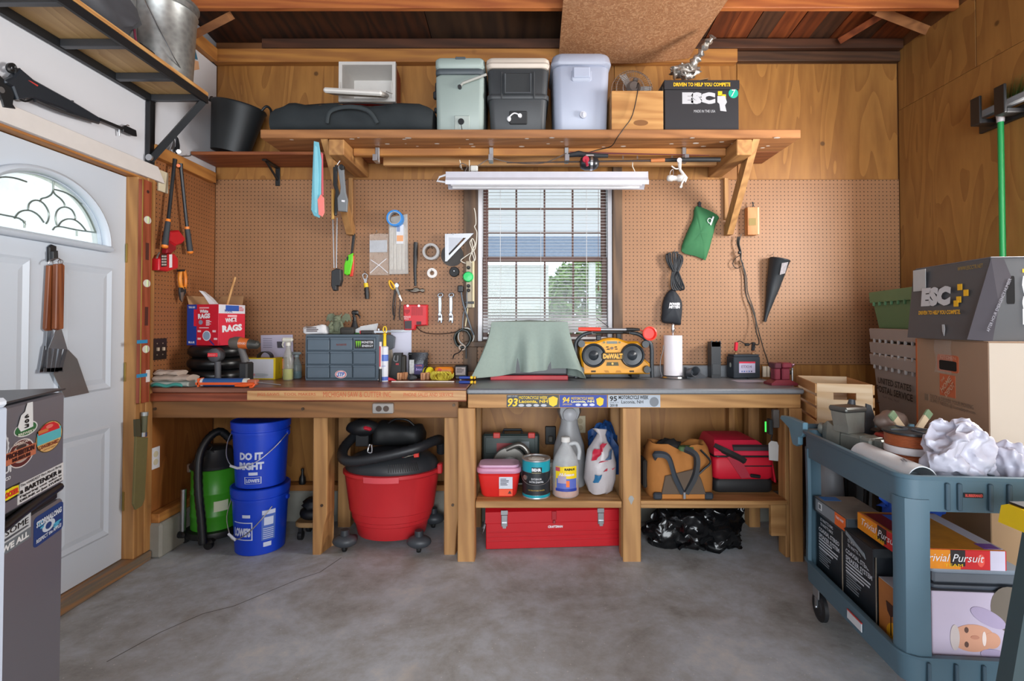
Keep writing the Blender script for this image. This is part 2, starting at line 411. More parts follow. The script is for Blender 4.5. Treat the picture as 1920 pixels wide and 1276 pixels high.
# ---- outlines read off the photo, set at their own depth and given thickness
def otl(pts, Y): return [BY(x, y, Y) for x, y in pts]
def slab(pts, Y, th, b=0):
    P = otl(pts, Y); return MB().prism([(p.x, p.z) for p in P], th,(0, Y,0),(1,0,0),(0,0,1),(0,1,0), b)
def slabX(pts, X, th, b=0):
    P = [BX(x, y, X) for x, y in pts]; return MB().prism([(p.y, p.z) for p in P], th,(X,0,0),(0,1,0),(0,0,1),(-1,0,0), b)
def wire(pts, Y, r, n=6, closed=False): return MB().tube([BY(x, y, Y if not isinstance(Y,(list, tuple)) else Y[i]) for i,(x, y) in enumerate(pts)], r, n, closed)
def smoothpts(P, k=4, closed=False):
    P = [Vector(p) for p in P]; n = len(P); out = []
    for i in range(n if closed else n - 1):
        if closed: a, b, c, d = P[i - 1], P[i], P[(i + 1) % n], P[(i + 2) % n]
        else: a, b, c, d = P[max(i - 1,0)], P[i], P[i + 1], P[min(i + 2, n - 1)]
        for j in range(k):
            t = j / k; out.append(.5 * ((2 * b) + (c - a) * t + (2 * a - 5 * b + 4 * c - d) * t * t + (3 * b - a - 3 * c + d) * t ** 3))
    if not closed: out.append(P[-1])
    return out
def cpts(pts, Y, k=4, closed=False): return smoothpts([BY(x, y, Y if not isinstance(Y,(list, tuple)) else Y[i]) for i,(x, y) in enumerate(pts)], k, closed)

WHITE = M('#e6e6ea',.5); BLACK = M('#17181a',.45); DARK = M('#26282b',.5); STEEL = M('#b9bcc0',.28,.95); REDP = M('#c8202c',.38)
YEL = M('#eec71a',.5); ORG = M('#e8661c',.5); BLUE = M('#1b3fae',.45); INK = M('#101012',.6); GREY = M('#8a8d90',.5); GOLD = M('#f0b81c',.5)
RUBBER = M('#101112',.6); CARD = M('#b08a62',.8, var=.1); PAPER = M('#e4e2da',.8)
# ================================================================ the room
WL, WR, YW = -2.08,2.51,3.46
PLY = plywood('#8a5a29', '#ab773a', 'Z'); PLYR = plywood('#84592c', '#a0733b', 'Z'); PEGB = pegboard('#966c4a',(0,2)); PEGL = pegboard('#956039',(1,2))
W24 = wood('#9a6231', '#c0843f', 'X'); W24Z = wood('#9a6a3a', '#be8b50', 'Z'); W24Y = wood('#a56a33', '#c88a45', 'Y'); ROOFD = wood('#2c1b10', '#4a2c18', 'X')
# floor
fl = struct('floor'); part('slab', MB().bb((-2.6,-3.6,-.12),(3.0,3.62,0)), concrete(), fl)
P = [BZ(x, y,0.0006) for x, y in ((640,1045),(600,1072),(560,1085),(500,1110),(440,1135),(380,1150),(300,1185),(200,1240))]
mb = MB()
for a, b in zip(P, P[1:]):
    n = (b - a).cross(V(0,0,1)).normalized() * .0022; mb.add([a - n, a + n, b + n, b - n], [(0,1,2,3)])
part('crack', mb, M('#5b574f',.9), fl)
# back wall
wb = struct('wall_back'); WX0, WX1, WZ0, WZ1 = -.318,.582,1.17,2.305
mb = MB().bb((-2.25,3.476,0),(WX0,3.60,3.2)).bb((WX1,3.476,0),(2.65,3.60,3.2)).bb((WX0,3.476,0),(WX1,3.60, WZ0)).bb((WX0,3.476, WZ1),(WX1,3.60,3.2))
part('studs', mb, M('#7a4d28',.7), wb)
def panel(th, a, b, mat, name='plywood_panel', bev=.002): return part(name, MB().bb(a, b, bev), mat, th)
for x0, x1, z0 in ((-2.08,-.335,2.257),(-.333,.6,2.31),(.602,1.428,2.257),(1.43,2.51,2.257)): panel(wb,(x0,3.464, z0),(x1 - .002,3.476,3.04), PLY)
for x0, x1 in ((-2.08,-.86),(-.86,.36),(.36,1.58),(1.58,2.51)): panel(wb,(x0,3.464,.24),(x1 - .002,3.476,1.013), PLY)
panel(wb,(-2.08,3.458,1.015),(-.41,3.475,2.255), PEGB, 'pegboard'); panel(wb,(.645,3.458,1.015),(2.51,3.475,2.255), PEGB, 'pegboard'); panel(wb,(-.41,3.458,1.015),(.645,3.475, WZ0 - .03), PEGB, 'pegboard')
part('top_plate', MB().bb((-2.08,3.405,3.025),(1.41,3.463,3.115),.003), W24, wb); part('top_plate', MB().bb((1.412,3.43,3.045),(2.51,3.463,3.11),.003), wood('#3c2617', '#5a3a24', 'X'), wb)
part('beam', MB().bb((-1.75,3.40,3.117),(2.51,3.463,3.18),.003), wood('#3b2214', '#5a341e', 'X'), wb)
for x in (1.335,1.58,1.62): part('stud', MB().bb((x,3.40,.27),(x + .038,3.462,.90),.002), W24Z, wb)
bbk = struct('baseboard_back'); CURB = M('#8e8d84',.85, var=.25, scale=9, bmp=.4)
part('curb', MB().bb((-2.0,3.38,0),(2.51,3.46,.2),.008), CURB, bbk); part('sill_plate', MB().bb((-2.0,3.385,.2),(2.51,3.462,.238),.003), W24, bbk)
# left wall
wl = struct('wall_left'); DY0, DY1, DZ = 1.83,2.755,2.105
mb = MB().bb((-2.24,-3.5,0),(-2.096, DY0,3.2)).bb((-2.24, DY1,0),(-2.096,3.6,3.2)).bb((-2.24, DY0, DZ),(-2.096, DY1,3.2)); part('studs', mb, M('#8a8c92',.7), wl)
WPAN = M('#d6d8de',.45, var=.04, scale=3)
for y0, y1 in ((-3.45,-1.0),(-1.0,1.42),(1.42,2.86)): panel(wl,(-2.095, y0,2.15),(-2.08, y1 - .003,3.02), WPAN, 'white_panel')
panel(wl,(-2.095,2.862,2.285),(-2.08,3.458,3.02), WPAN, 'white_panel')
panel(wl,(-2.095,-3.45,0),(-2.08,1.72,2.148), WPAN, 'white_panel')
panel(wl,(-2.095,2.872,1.0),(-2.081,3.457,2.225), PEGL, 'pegboard'); panel(wl,(-2.095,2.872,.24),(-2.083,3.457,.998), plywood('#8a5226', '#a86a33', 'Z'))
part('wall_strip', MB().bb((-2.095,2.845,2.215),(-2.04,3.40,2.283),.003), W24Y, wl)
part('post', MB().bb((-2.095,2.815,.05),(-2.06,2.87,2.283),.003), W24Z, wl)
part('top_rail', MB().bb((-2.10,-3.4,3.022),(-2.04,3.40,3.11),.003), W24Y, wl)
bl = struct('baseboard_left'); part('curb', MB().bb((-2.095,2.86,0),(-2.0,3.378,.19),.012), CURB, bl); part('sill_plate', MB().bb((-2.094,2.872,.19),(-2.02,3.378,.24),.003), W24Y, bl)
t1 = struct('trim_1')
part('casing', MB().bb((-2.13, DY1 - .012,.05),(-2.062,2.815, DZ - .03),.004), W24Z, t1); part('jamb', MB().bb((-2.2, DY1 - .006,.05),(-2.132, DY1 - .001, DZ - .03),0), W24Z, t1)
part('head_jamb', MB().bb((-2.2, DY0, DZ - .03),(-2.075,2.9, DZ + .005),.003), W24Y, t1); part('casing', MB().bb((-2.13, DY0 - .07,.05),(-2.062, DY0, DZ - .03),.004), W24Z, t1)
mb = MB().prism([(1.6,2.085),(2.93,2.085),(2.875,2.165),(1.6,2.165)],.03,(-2.05,0,0),(0,1,0),(0,0,1),(-1,0,0),.002); part('head_trim', mb, M('#d8d3cf',.5), t1)
part('threshold', MB().bb((-2.2, DY0 - .02,0),(-2.045, DY1 + .1,.05),.006), wood('#6f6a5e', '#b07a45', 'Y',1.3), t1)
# entry door
d1 = struct('door_1',(-2.125,1.842,.055)); DW, DH = .900,2.015; DM = M('#c9d3de',.42, var=.03, scale=4); dl = V(-2.125,1.842,.055)
LC, LZ, LA, LB = .428,1.625,.315,.262      # half-round light: centre along the door, sill height, half width, height
mb = MB(); Xf, Xb = 0,-.042
def both(quads):
    for X in (Xf, Xb): mb.add([(X, y, z) for y, z in quads], [tuple(range(len(quads)))])
both([(0,0),(DW,0),(DW, LZ),(0, LZ)]); N = 28; arc = [(LC + LA * math.cos(PI * k / N), LZ + LB * math.sin(PI * k / N)) for k in range(N + 1)]
def outer(a):
    c, s = math.cos(a), math.sin(a); t = []
    if c > 1e-6: t.append((DW - LC) / c)
    if c < -1e-6: t.append(-LC / c)
    if s > 1e-6: t.append((DH - LZ) / s)
    t = min(t); return (LC + c * t, LZ + s * t)
cs = math.atan2(DH - LZ, DW - LC); cl = math.atan2(DH - LZ,-LC)
ang = sorted(set([PI * k / N for k in range(N + 1)] + [cs, cl])); 
for a, b in zip(ang, ang[1:]):
    p, q = outer(a), outer(b); e = lambda a: (LC + LA * math.cos(a), LZ + LB * math.sin(a)); both([e(a), p, q, e(b)])
    mb.add([(Xf, *e(a)),(Xf, *e(b)),(Xb, *e(b)),(Xb, *e(a))], [(0,1,2,3)])
mb.add([(Xf, LC - LA, LZ),(Xf, LC + LA, LZ),(Xb, LC + LA, LZ),(Xb, LC - LA, LZ)], [(0,1,2,3)])
for a, b in (((0,0),(DW,0)),((DW,0),(DW, DH)),((DW, DH),(0, DH)),((0, DH),(0,0))): mb.add([(Xf, *a),(Xf, *b),(Xb, *b),(Xb, *a)], [(0,1,2,3)])
dslab = part('door_slab', mb, DM, d1)
fr = [V(.012, LC + (LA + .02) * math.cos(PI * k / N), LZ + (LB + .02) * math.sin(PI * k / N)) for k in range(N + 1)]
part('light_frame', MB().tube(fr,.024,8, flat=.7).tube([V(.012, LC - LA - .04, LZ - .012), V(.012, LC + LA + .04, LZ - .012)],.024,8, flat=.7), DM, d1, smooth=50)
pane = part('pane', MB().prism(arc,.004,(-.02,0,0),(0,1,0),(0,0,1),(1,0,0)), film('#e9f4ee',.42,.35), d1)
CAME = M('#8f9a94',.35,.8); cm = MB()
def dz(pts, org=(0,300), k=3.038):
    return [d1.hit(x / k + org[0], y / k + org[1], 'x',-.014) for x, y in pts]
for q in ([(300,165),(360,180),(420,212),(470,265),(510,330),(545,410)], [(303,122),(303,172)], [(480,225),(457,255)],
          [(303,172),(292,195),(265,212),(235,220),(230,240)], [(303,172),(314,195),(345,220),(365,245),(370,265)], [(160,282),(165,250),(190,230),(225,232),(255,255),(278,300),(275,340),(262,362)],
          [(325,372),(316,335),(322,295),(345,272),(378,268),(410,285),(428,320),(427,338)], [(82,332),(105,300),(140,286),(180,290),(220,315),(250,355)], [(330,380),(350,350),(385,335),(425,340),(460,365),(490,402)],
          [(300,398),(330,377),(440,398),(545,412)], [(140,345),(140,385)], [(437,398),(437,432)]):
    L = dz(q); cm.tube(smoothpts(L,3),.0035,6)
    if q[0] in ((300,165),(300,398),(480,225)): cm.tube(smoothpts([V(p.x,2 * LC - p.y, p.z) for p in L],3),.0035,6)
part('leading', cm, CAME, pane, smooth=60)
for y0, y1, z0, z1 in ((.075,.375,.90,1.52),(.495,.815,.90,1.52),(.075,.375,.16,.72),(.495,.815,.16,.72)):
    for (a, b) in (((y0, z0),(y1, z0)),((y1, z0),(y1, z1)),((y1, z1),(y0, z1)),((y0, z1),(y0, z0))): pass
    ring = [V(0, y0, z0), V(0, y1, z0), V(0, y1, z1), V(0, y0, z1)]; o2 = lambda i: [V(.009, y0 + i, z0 + i), V(.009, y1 - i, z0 + i), V(.009, y1 - i, z1 - i), V(.009, y0 + i, z1 - i)]; o3 = [V(.001, y0 + .035, z0 + .035), V(.001, y1 - .035, z0 + .035), V(.001, y1 - .035, z1 - .035), V(.001, y0 + .035, z1 - .035)]
    o4 = [V(.006, y0 + .06, z0 + .06), V(.006, y1 - .06, z0 + .06), V(.006, y1 - .06, z1 - .06), V(.006, y0 + .06, z1 - .06)]
    part('raised_panel', MB().loft([ring, o2(.012), o3, o4]), DM, d1)
for z in (1.56,.93,.25): part('hinge', MB().bb((.002, DW - .004, z),(.012, DW + .028, z + .1),.002).cyl((.012, DW + .008, z),(.012, DW + .008, z + .1),.006, n=8), M('#a08a4c',.35,.9), d1)
# right wall
wr = struct('wall_right'); y0, y1, z0, z1 = 1.74,2.48,1.5,2.33
mb = MB().bb((2.526, y1,0),(2.64,3.6,3.6)).bb((2.526,-3.5,0),(2.64, y0,4)).bb((2.526, y0,0),(2.64, y1, z0)).bb((2.526, y0, z1),(2.64, y1,3.8)); part('studs', mb, M('#7a4d28',.7), wr)
for a, b, c, d in ((2.86,3.46,2.72,3.13),(1.66,2.858,2.72,3.2),(2.54,3.46,.2,2.718),(1.68,2.538,.2,1.44),(1.68,2.538,2.39,2.718),(.44,1.678,0,2.718),(-.8,.438,0,2.718),(-3.45,-.802,0,2.718),(-3.45,1.658,2.72,3.5)): panel(wr,(2.512, a, c),(2.526, b - .002, d), PLYR)
part('window_frame', MB().bb((2.50, y0 - .06, z0 - .06),(2.53, y1 + .06, z0),.003).bb((2.50, y0 - .06, z1),(2.53, y1 + .06, z1 + .06),.003).bb((2.50, y0 - .06, z0),(2.53, y0, z1),.003).bb((2.50, y1, z0),(2.53, y1 + .06, z1),.003), W24, wr)
# ceiling
ce = struct('ceiling'); rz = lambda y: 3.19 + .12 * (3.46 - y)
def roofboard(x0, x1, mat, name, ya=3.47, yb=-3.5, dz=0):
    th = .02; part(name, MB().add([(x0, ya, rz(ya) + dz),(x1, ya, rz(ya) + dz),(x1, yb, rz(yb) + dz),(x0, yb, rz(yb) + dz),(x0, ya, rz(ya) + th + dz),(x1, ya, rz(ya) + th + dz),(x1, yb, rz(yb) + th + dz),(x0, yb, rz(yb) + th + dz)], [(0,1,2,3),(4,7,6,5),(0,4,5,1),(1,5,6,2),(2,6,7,3),(3,7,4,0)]), mat, ce)
RBA = [wood('#6f3418', '#a3562a', 'Y'), wood('#452c1f', '#63402c', 'Y'), wood('#5c2c16', '#85421f', 'Y')]
x = .93
for i in range(12): roofboard(x, x + .134, RBA[(0,1,2,0,1,0,2,1,0,1,2,0)[i]], 'roof_board', dz=.004 * (i % 2)); x += .138
roofboard(-2.3,-.63, wood('#2a1a12', '#4f2a16', 'Y'), 'roof_panel'); roofboard(-.625,.925, wood('#2e2019', '#4a3322', 'Y',.6), 'roof_panel')
part('roof_deck', MB().add([(-2.4,3.7, rz(3.7) + .05),(2.75,3.7, rz(3.7) + .05),(2.75,-3.6, rz(-3.6) + .05),(-2.4,-3.6, rz(-3.6) + .05)], [(0,1,2,3)]), M('#3a2a20',.9), ce)
for y in (2.96,2.35,1.74,1.13,.5,-.1,-.7,-1.3,-1.9,-2.5): part('ceiling_joist', MB().bb((-2.09, y,3.115),(2.51, y + .038,3.215 if y > 2.9 else 3.25),.003), wood('#9a5028', '#c07238', 'X'), ce)
BRC = wood('#8a5a38', '#b0774a', 'X')
p, q = BY(352,72,3.2), BY(432,30,3.05); part('brace', MB().tube([p, q],.03,4), BRC, ce, W=True)
p, q = BY(1640,18,3.05), BY(1752,62,3.25); part('brace', MB().tube([p, q],.036,4), BRC, ce, W=True)
p, q = BY(1575,75,3.35), BY(1665,20,3.1); part('brace', MB().tube([p, q],.028,4), RBA[0], ce, W=True)
# sagging sheet of strand board under the joists
def osbf(u, v):
    y = 2.2 + 1.19 * v; sag = -.02 - .05 * max(0,(v - .45) / .55) ** 1.5 - .035 * math.sin(PI * u) * max(0,(v - .5) * 2); x0, x1 = .2 + .02 * v,1.18 - .10 * v
    return V(x0 + (x1 - x0) * u, y,3.11 + sag)
mb = MB().grid(osbf,16,24); n = len(mb.v); mb.v += [v + V(0,0,.011) for v in mb.v]; mb.f += [tuple(i + n for i in reversed(f)) for f in mb.f]
for j in range(24):
    for i in (0,16): a = j * 17 + i; b = a + 17; mb.f.append((a, b, b + n, a + n))
for i in range(16):
    for j in (0,24): a = j * 17 + i; mb.f.append((a, a + 1, a + 1 + n, a + n))
single('strand_board_sheet', mb, osb(), 'sagging sheet of brown strand board fixed under the ceiling joists', 'board',(.69,2.8,3.1), W=True, smooth=60)
# ---------------------------------------------------------------- window in the back wall
w1 = struct('window_1',((WX0 + WX1) / 2,3.5, WZ0)); WD = M('#5a3a30',.5); WEATH = wood('#4d3a2c', '#75593f', 'Z')
for a, b in ((-.412, WX0 - .002),(WX1 + .002,.648)): part('casing', MB().bb((a,3.440, WZ0 - .2),(b,3.458,2.335),.003), WEATH, w1, W=True)
part('head_casing', MB().bb((-.412,3.438,2.337),(.648,3.458,2.39),.003), wood('#4a3022', '#684530', 'X'), w1, W=True)
part('sill', MB().bb((-.40,3.40, WZ0 - .035),(.64,3.56, WZ0),.003), WEATH, w1, W=True)
ALU = M('#d8d8dc',.4)
for a, b in ((WX0, WX0 + .028),(WX1 - .028, WX1)): part('jamb', MB().bb((a,3.462, WZ0),(b,3.59, WZ1),.002), ALU, w1, W=True)
part('head', MB().bb((WX0 + .028,3.462, WZ1 - .03),(WX1 - .028,3.59, WZ1),.002), WD, w1, W=True)
GL = glass()
def sash(x0, x1, z0, z1, Y, nc, nr, rail):
    sf = part('sash', MB().bb((x0, Y, z0),(x0 + .032, Y + .03, z1),.003).bb((x1 - .032, Y, z0),(x1, Y + .03, z1),.003).bb((x0 + .032, Y, z0),(x1 - .032, Y + .03, z0 + rail),.003).bb((x0 + .032, Y, z1 - .03),(x1 - .032, Y + .03, z1),.003), WD, w1, W=True)
    gx0, gx1, gz0, gz1 = x0 + .032, x1 - .032, z0 + rail, z1 - .03; cw, ch = (gx1 - gx0) / nc,(gz1 - gz0) / nr; pm = None
    for i in range(1, nc): part('muntin', MB().bb((gx0 + i * cw - .006, Y + .006, gz0),(gx0 + i * cw + .006, Y + .022, gz1)), WD, sf, W=True)
    for j in range(1, nr): part('muntin', MB().bb((gx0, Y + .007, gz0 + j * ch - .005),(gx1, Y + .021, gz0 + j * ch + .005)), WD, sf, W=True)
    for i in range(nc):
        for j in range(nr): part('pane', MB().bb((gx0 + i * cw + .0065, Y + .012, gz0 + j * ch + .0055),(gx0 + (i + 1) * cw - .0065, Y + .016, gz0 + (j + 1) * ch - .0055)), GL, sf, W=True)
ZM = BY(1000,487,3.5).z
sash(WX0 + .03, WX1 - .03, ZM - .005, WZ1 - .032,3.545,4,3,.034); sash(WX0 + .03, WX1 - .03, WZ0 + .002, ZM + .02,3.508,4,2,.045)
# mini blind
bl_ = thing('window_blind', 'white slatted mini blind lowered over the gridded window', 'blind',(.132,3.482, WZ1 - .01)); SL = M('#dcdadb',.4, var=.03); x0, x1 = WX0 + .034, WX1 - .034
part('head_rail', MB().bb((x0,3.468, WZ1 - .065),(x1,3.497, WZ1 - .034),.002), SL, bl_, W=True)
zs = 2.235; me = None; k = 0
while zs > WZ0 + .05:
    a = R(8) if zs > 1.42 else R(8 - 55 * min(1,(1.42 - zs) / .12))
    mb = MB().box((.132,3.482, zs),(x1 - x0,.0235,.0011),0,(a, 'X'))
    o = part('slat', mb, SL, bl_, W=True); zs -= .0208; k += 1
part('bottom_rail', MB().bb((x0,3.472, WZ0 + .012),(x1,3.494, WZ0 + .028),.002), SL, bl_, W=True)
mb = MB()
for px in (938,1014,1100):
    X = BY(px,400,3.47).x
    for dy in (-.0135,.0135): mb.cyl((X,3.482 + dy, WZ0 + .03),(X,3.482 + dy, WZ1 - .06),.0009, n=4)
parts('ladder_cord', mb, SL, bl_, W=True)
part('tilt_wand', wire([(913,345),(912,552)],3.452,.0035), M('#5a3327',.3), bl_, W=True); part('pull_cord', wire([(1122,345),(1122,540)],3.452,.0014), M('#6b4a3c',.7), bl_, W=True)
part('tassel', MB().lathe([(.003,.02),(.006,.012),(.007,-.01),(.004,-.014)],10, BY(1122,541,3.452)), M('#5c4a32',.5), bl_, W=True)
# ---------------------------------------------------------------- outdoors: neighbour's house, post and greenery beyond the panes
nb = thing('neighbour_house', 'pale neighbouring house with grey shingle roof seen through the window', 'house',(-.6,8,0)); SID = M('#e9e4dc',.7, var=.03)
mb = MB()
for i in range(16): mb.bb((-4.5,7.98 - .012 * 0,.1 + i * .13),(.36,8.02,.1 + i * .13 + .127),.006)
part('wall', mb, SID, nb, W=True)
mb = MB()
for i in range(16): mb.bb((-4.5,8.6,2.55 + i * .13),(4.5,8.64,2.55 + i * .13 + .127),.006)
part('upper_wall', mb, SID, nb, W=True)
part('porch_roof', MB().add([(-4.5,7.9,2.28),(4.5,7.9,2.28),(4.5,8.6,2.72),(-4.5,8.6,2.72),(-4.5,7.9,2.22),(4.5,7.9,2.22),(4.5,8.6,2.66),(-4.5,8.6,2.66)], [(0,1,2,3),(4,7,6,5),(0,4,5,1),(2,6,7,3),(1,5,6,2),(0,3,7,4)]), M('#7d8894',.8, var=.3, scale=18), nb, W=True)
part('post', MB().bb((.98,7.93,0),(1.08,8.03,2.22),.006), SID, nb, W=True)
single('lawn', MB().bb((-12,3.7,-.15),(14,20,-.03)), M('#7f9a5c',.9, var=.3, scale=6), 'green lawn outside beyond the back window', 'lawn', kind='stuff')
single('yard', MB().bb((-14,-3,-.15),(-2.4,3.6,-.03)), M('#8f9f72',.9, var=.3, scale=6), 'green yard outside the white entry door', 'lawn', kind='stuff')
def shrub(c, r, n, label, seed, hexes):
    rg = random.Random(seed); s = thing('shrub', label, 'shrub',(c[0], c[1],-.03)); mb = MB()
    for i in range(n):
        d = V(rg.gauss(0,1), rg.gauss(0,1), rg.gauss(0,1)).normalized() * rg.uniform(.75,1); p = V(c[0] + d.x * r[0], c[1] + d.y * r[1], c[2] + d.z * r[2])
        u = V(rg.uniform(-1,1), rg.uniform(-1,1), rg.uniform(-1,1)).normalized(); v = u.orthogonal(); q = .09; mb.add([p - u * q, p + v * q * .5, p + u * q, p - v * q * .5], [(0,1,2,3)])
    part('foliage', mb, M(hexes,.7, var=.5, scale=3), s, W=True, kind='stuff'); part('stem', MB().cyl((c[0], c[1],-.03),(c[0], c[1], c[2]),.05), M('#5a4632',.9), s, W=True)
shrub((1.9,11,1.2),(1.75,.9,1.7),9000, 'leafy green shrub seen through the lower right window panes',3, '#7fa04e')
shrub((-5.2,3.2,1.6),(1.0,1.6,1.4),2200, 'leafy shrub outside the half-round door light',5, '#8fae74')
# ================================================================ benches and shelves
ZB = .937; W4 = wood('#a07244', '#c2925a', 'Z'); WB = wood('#7d5230', '#9d6d40', 'X'); REDW = wood('#7a3a22', '#a5563a', 'X',.8,.45)
lb = thing('workbench', 'long brown wooden workbench left of the window with red-brown edge', 'workbench',(-1.2,3.15,0))
part('bench_top', MB().bb((-2.072,2.862,.908),(-.322,3.455, ZB),.004), wood('#6b3526', '#a1705a', 'X',.7,.35), lb, W=True)
part('edge_board', MB().bb((-2.072,2.848,.862),(-.322,2.872,.9068),.004), REDW, lb, W=True)
ys = part('yardstick', MB().bb((BY(463,738,2.84).x,2.840,.8705),(-.324,2.8478,.922),.002), wood('#c08a58', '#dcae78', 'X',1.5,.5), lb, W=True)
RINK = M('#c4603c',.7); pxtext(ys, 'MICHIGAN SAW & CUTTER INC',606,734,733,744, RINK, val=2.8395 - 3.15, lift=.0003); pxtext(ys, 'JIGS SAWS   TOOL MAKERS',482,736,592,743, RINK, val=2.8395 - 3.15, lift=.0003); pxtext(ys, 'PHONE SALES AND SERVICE',757,736,850,743, RINK, val=2.8395 - 3.15, lift=.0003)
part('rail', MB().bb((-2.072,2.872,.768),(-.37,2.91,.862),.004), wood('#7a5430', '#98693d', 'X'), lb, W=True)
part('back_rail', MB().bb((-2.072,3.418,.80),(-.37,3.456,.905),.004), WB, lb, W=True)
def leg(th, x0, x1, y0, y1, z1, rag=0, mat=None):
    n = 5; rg = random.Random(int(x0 * 1000)); rings = []
    for z, k in ((0,1),(.05,.85),(.15,.5),(.22,0),(z1 * .6,0),(z1,0)):
        j = rag * k; b = .004; rings.append([V(x0 + b, y0, z), V(x1 - b - j, y0, z), V(x1 - j, y0 + b, z), V(x1 - j * .4, y1 - b, z), V(x1 - b, y1, z), V(x0 + b, y1, z), V(x0, y1 - b, z), V(x0, y0 + b, z)])
    return part('leg', MB().loft(rings), mat or W4, th, W=True)
leg(lb,-1.19,-1.11,2.912,3.03,.86,.035); leg(lb,-.455,-.372,2.912,3.0,.86,.02)
for a in (-1.19,-.455): leg(lb, a, a + .08,3.30,3.375,.905)
mb = MB()
for px, py in ((291,766),(568,766),(851,759),(598,952),(847,951)): p = BY(px, py,2.870); mb.cyl((p.x,2.864 if py < 800 else 2.906, p.z),(p.x,2.915, p.z),.008, n=10)
parts('bolt', mb, M('#5a4a3c',.5,.6), lb, W=True)
rb = thing('workbench', 'lighter wooden workbench under the window with grey laminate top and two low shelves', 'workbench',(.6,3.15,0))
LAM = M('#777b80',.38, var=.16, scale=70)
ct = part('countertop', MB().bb((-.318,2.812,.906),(1.516,3.43, ZB),.008), LAM, rb, W=True, smooth=40); part('backsplash', MB().bb((-.318,3.431,.906),(1.47,3.456,1.012),.006), LAM, rb, W=True)
part('rail', MB().bb((-.315,2.842,.828),(1.51,2.88,.905),.003), wood('#a87845', '#cf9d62', 'X'), rb, W=True); part('back_rail', MB().bb((-.27,3.38,.82),(1.44,3.416,.905),.003), W24, rb, W=True)
leg(rb,-.368,-.275,2.828,2.841,.828); leg(rb,-.368,-.275,2.8415,2.93,.827)
LG = W4
leg(rb,.53,.628,2.828,2.841,.828); leg(rb,.53,.628,2.881,2.95,.905); leg(rb,1.44,1.51,2.881,2.965,.905); leg(rb,1.44,1.51,2.828,2.841,.828)
for a in (-.35,.54,1.42): leg(rb, a, a + .07,3.30,3.375,.905)
SH = wood('#9c6e3e', '#c1935c', 'X'); part('shelf', MB().bb((-.272,2.845,.283),(.528,3.375,.32),.003), SH, rb, W=True); part('shelf', MB().bb((.63,2.85,.298),(1.438,3.375,.32),.003), SH, rb, W=True)
part('cleat', MB().bb((.63,2.90,.262),(1.438,2.94,.297),.003), SH, rb, W=True); part('cleat', MB().bb((1.355,2.87,.12),(1.4385,2.9,.296),.003), SH, rb, W=True)
def bsticker(x0, x1, bgm, c1, rows, lab):
    s = pxplate(rb, x0,740, x1,763, bgm, val=2.8415 - 3.15, label=lab); 
    for (t, a, b, c, d, m, k) in rows: pxtext(s, t, x0 + a,740 + b, x0 + c,740 + d, m, val=2.8405 - 3.15, lift=.0005, **k)
    return s
s = bsticker(950,1048, M('#3a3c40',.5), YEL,(('93',2,6,21,22, YEL, dict(bold=.03, shear=.2)),('MOTORCYCLE WEEK',23,2,77,8, YEL, dict(bold=.02)),('Laconia, NH',23,9,77,16, YEL, dict(bold=.03)),('JUNE 11-19, 2016',2,1,20,4, WHITE, {})), 'dark sticker with yellow lettering')
for i in range(4): pxplate(s,972 + i * 14,757,983 + i * 14,762, M('#b9bcc4',.5), val=2.8405 - 3.15, shape='o', name='emblem')
pxplate(s,1028,742,1046,762, YEL, val=2.8405 - 3.15, name='emblem', shape=[(-.5,.3),(0,.5),(.5,.3),(.4,-.3),(0,-.5),(-.4,-.3)])
s = bsticker(1049,1138, M('#1d3c9c',.5), YEL,(('94',6,4,19,15, YEL, dict(bold=.03, shear=.2)),('MOTORCYCLE WEEK',22,4,65,9, YEL, dict(bold=.02)),('Laconia, NH',22,10,65,15, M('#f2e9a0',.5), dict(bold=.03)),('JUNE 10-18, 2017',6,16,24,20, YEL, {})), 'blue sticker with yellow lettering')
for i in range(3): pxplate(s,1079 + i * 13,756,1089 + i * 13,761, M('#c8cce0',.5), val=2.8405 - 3.15, shape='o', name='emblem')
pxplate(s,1118,744,1132,761, YEL, val=2.8405 - 3.15, name='emblem', shape=[(-.5,.3),(0,.5),(.5,.3),(.4,-.3),(0,-.5),(-.4,-.3)])
s = bsticker(1140,1238, M('#a9b2bd',.4), INK,(('95',3,2,17,12, INK, dict(bold=.03)),('MOTORCYCLE WEEK',20,1,76,8, INK, dict(bold=.03)),('Laconia, NH',25,10,66,17, INK, dict(bold=.01)),('JUNE 9-17',3,13,20,16, INK, {}),('2018',4,17,18,22, INK, dict(bold=.02))), 'silver sticker with black lettering')
pxplate(s,1218,744,1235,762, M('#6a7078',.4), val=2.8405 - 3.15, shape='o', name='emblem')
pxplate(rb,1178,929,1189,946, M('#9a9a96',.6), val=2.8275 - 3.15, shape=[(-.5,.2),(-.2,.5),(.2,.5),(.5,.2),(0,-.5)], name='paint_mark')
# upper shelf
us = thing('wall_shelf', 'long wooden shelf above the window loaded with coolers', 'shelf',(0,3.2,2.36))
SHU = wood('#8a5a34', '#b07848', 'X',1,.5, spots=None)
part('shelf_board', MB().bb((-1.53,2.966,2.36),(1.59,3.208,2.41),.004), SHU, us, W=True); part('shelf_board', MB().bb((-1.53,3.212,2.36),(1.59,3.456,2.41),.004), wood('#7a4526', '#9e5f36', 'X'), us, W=True)
mb = MB(); rg = random.Random(4)
for i in range(34): x = rg.uniform(-1.4,1.55); y = rg.choice((2.98,3.05,3.12)) + rg.uniform(-.02,.02); a = rg.uniform(.004,.013); mb.add([(x + a * math.cos(k) * 1.6, y + a * math.sin(k),2.3597) for k in [2 * PI * j / 7 + rg.uniform(0,.5) for j in range(7)]], [tuple(range(7))])
part('paint_drip', mb, M('#e2dcd4',.6), us, W=True, kind='stuff')
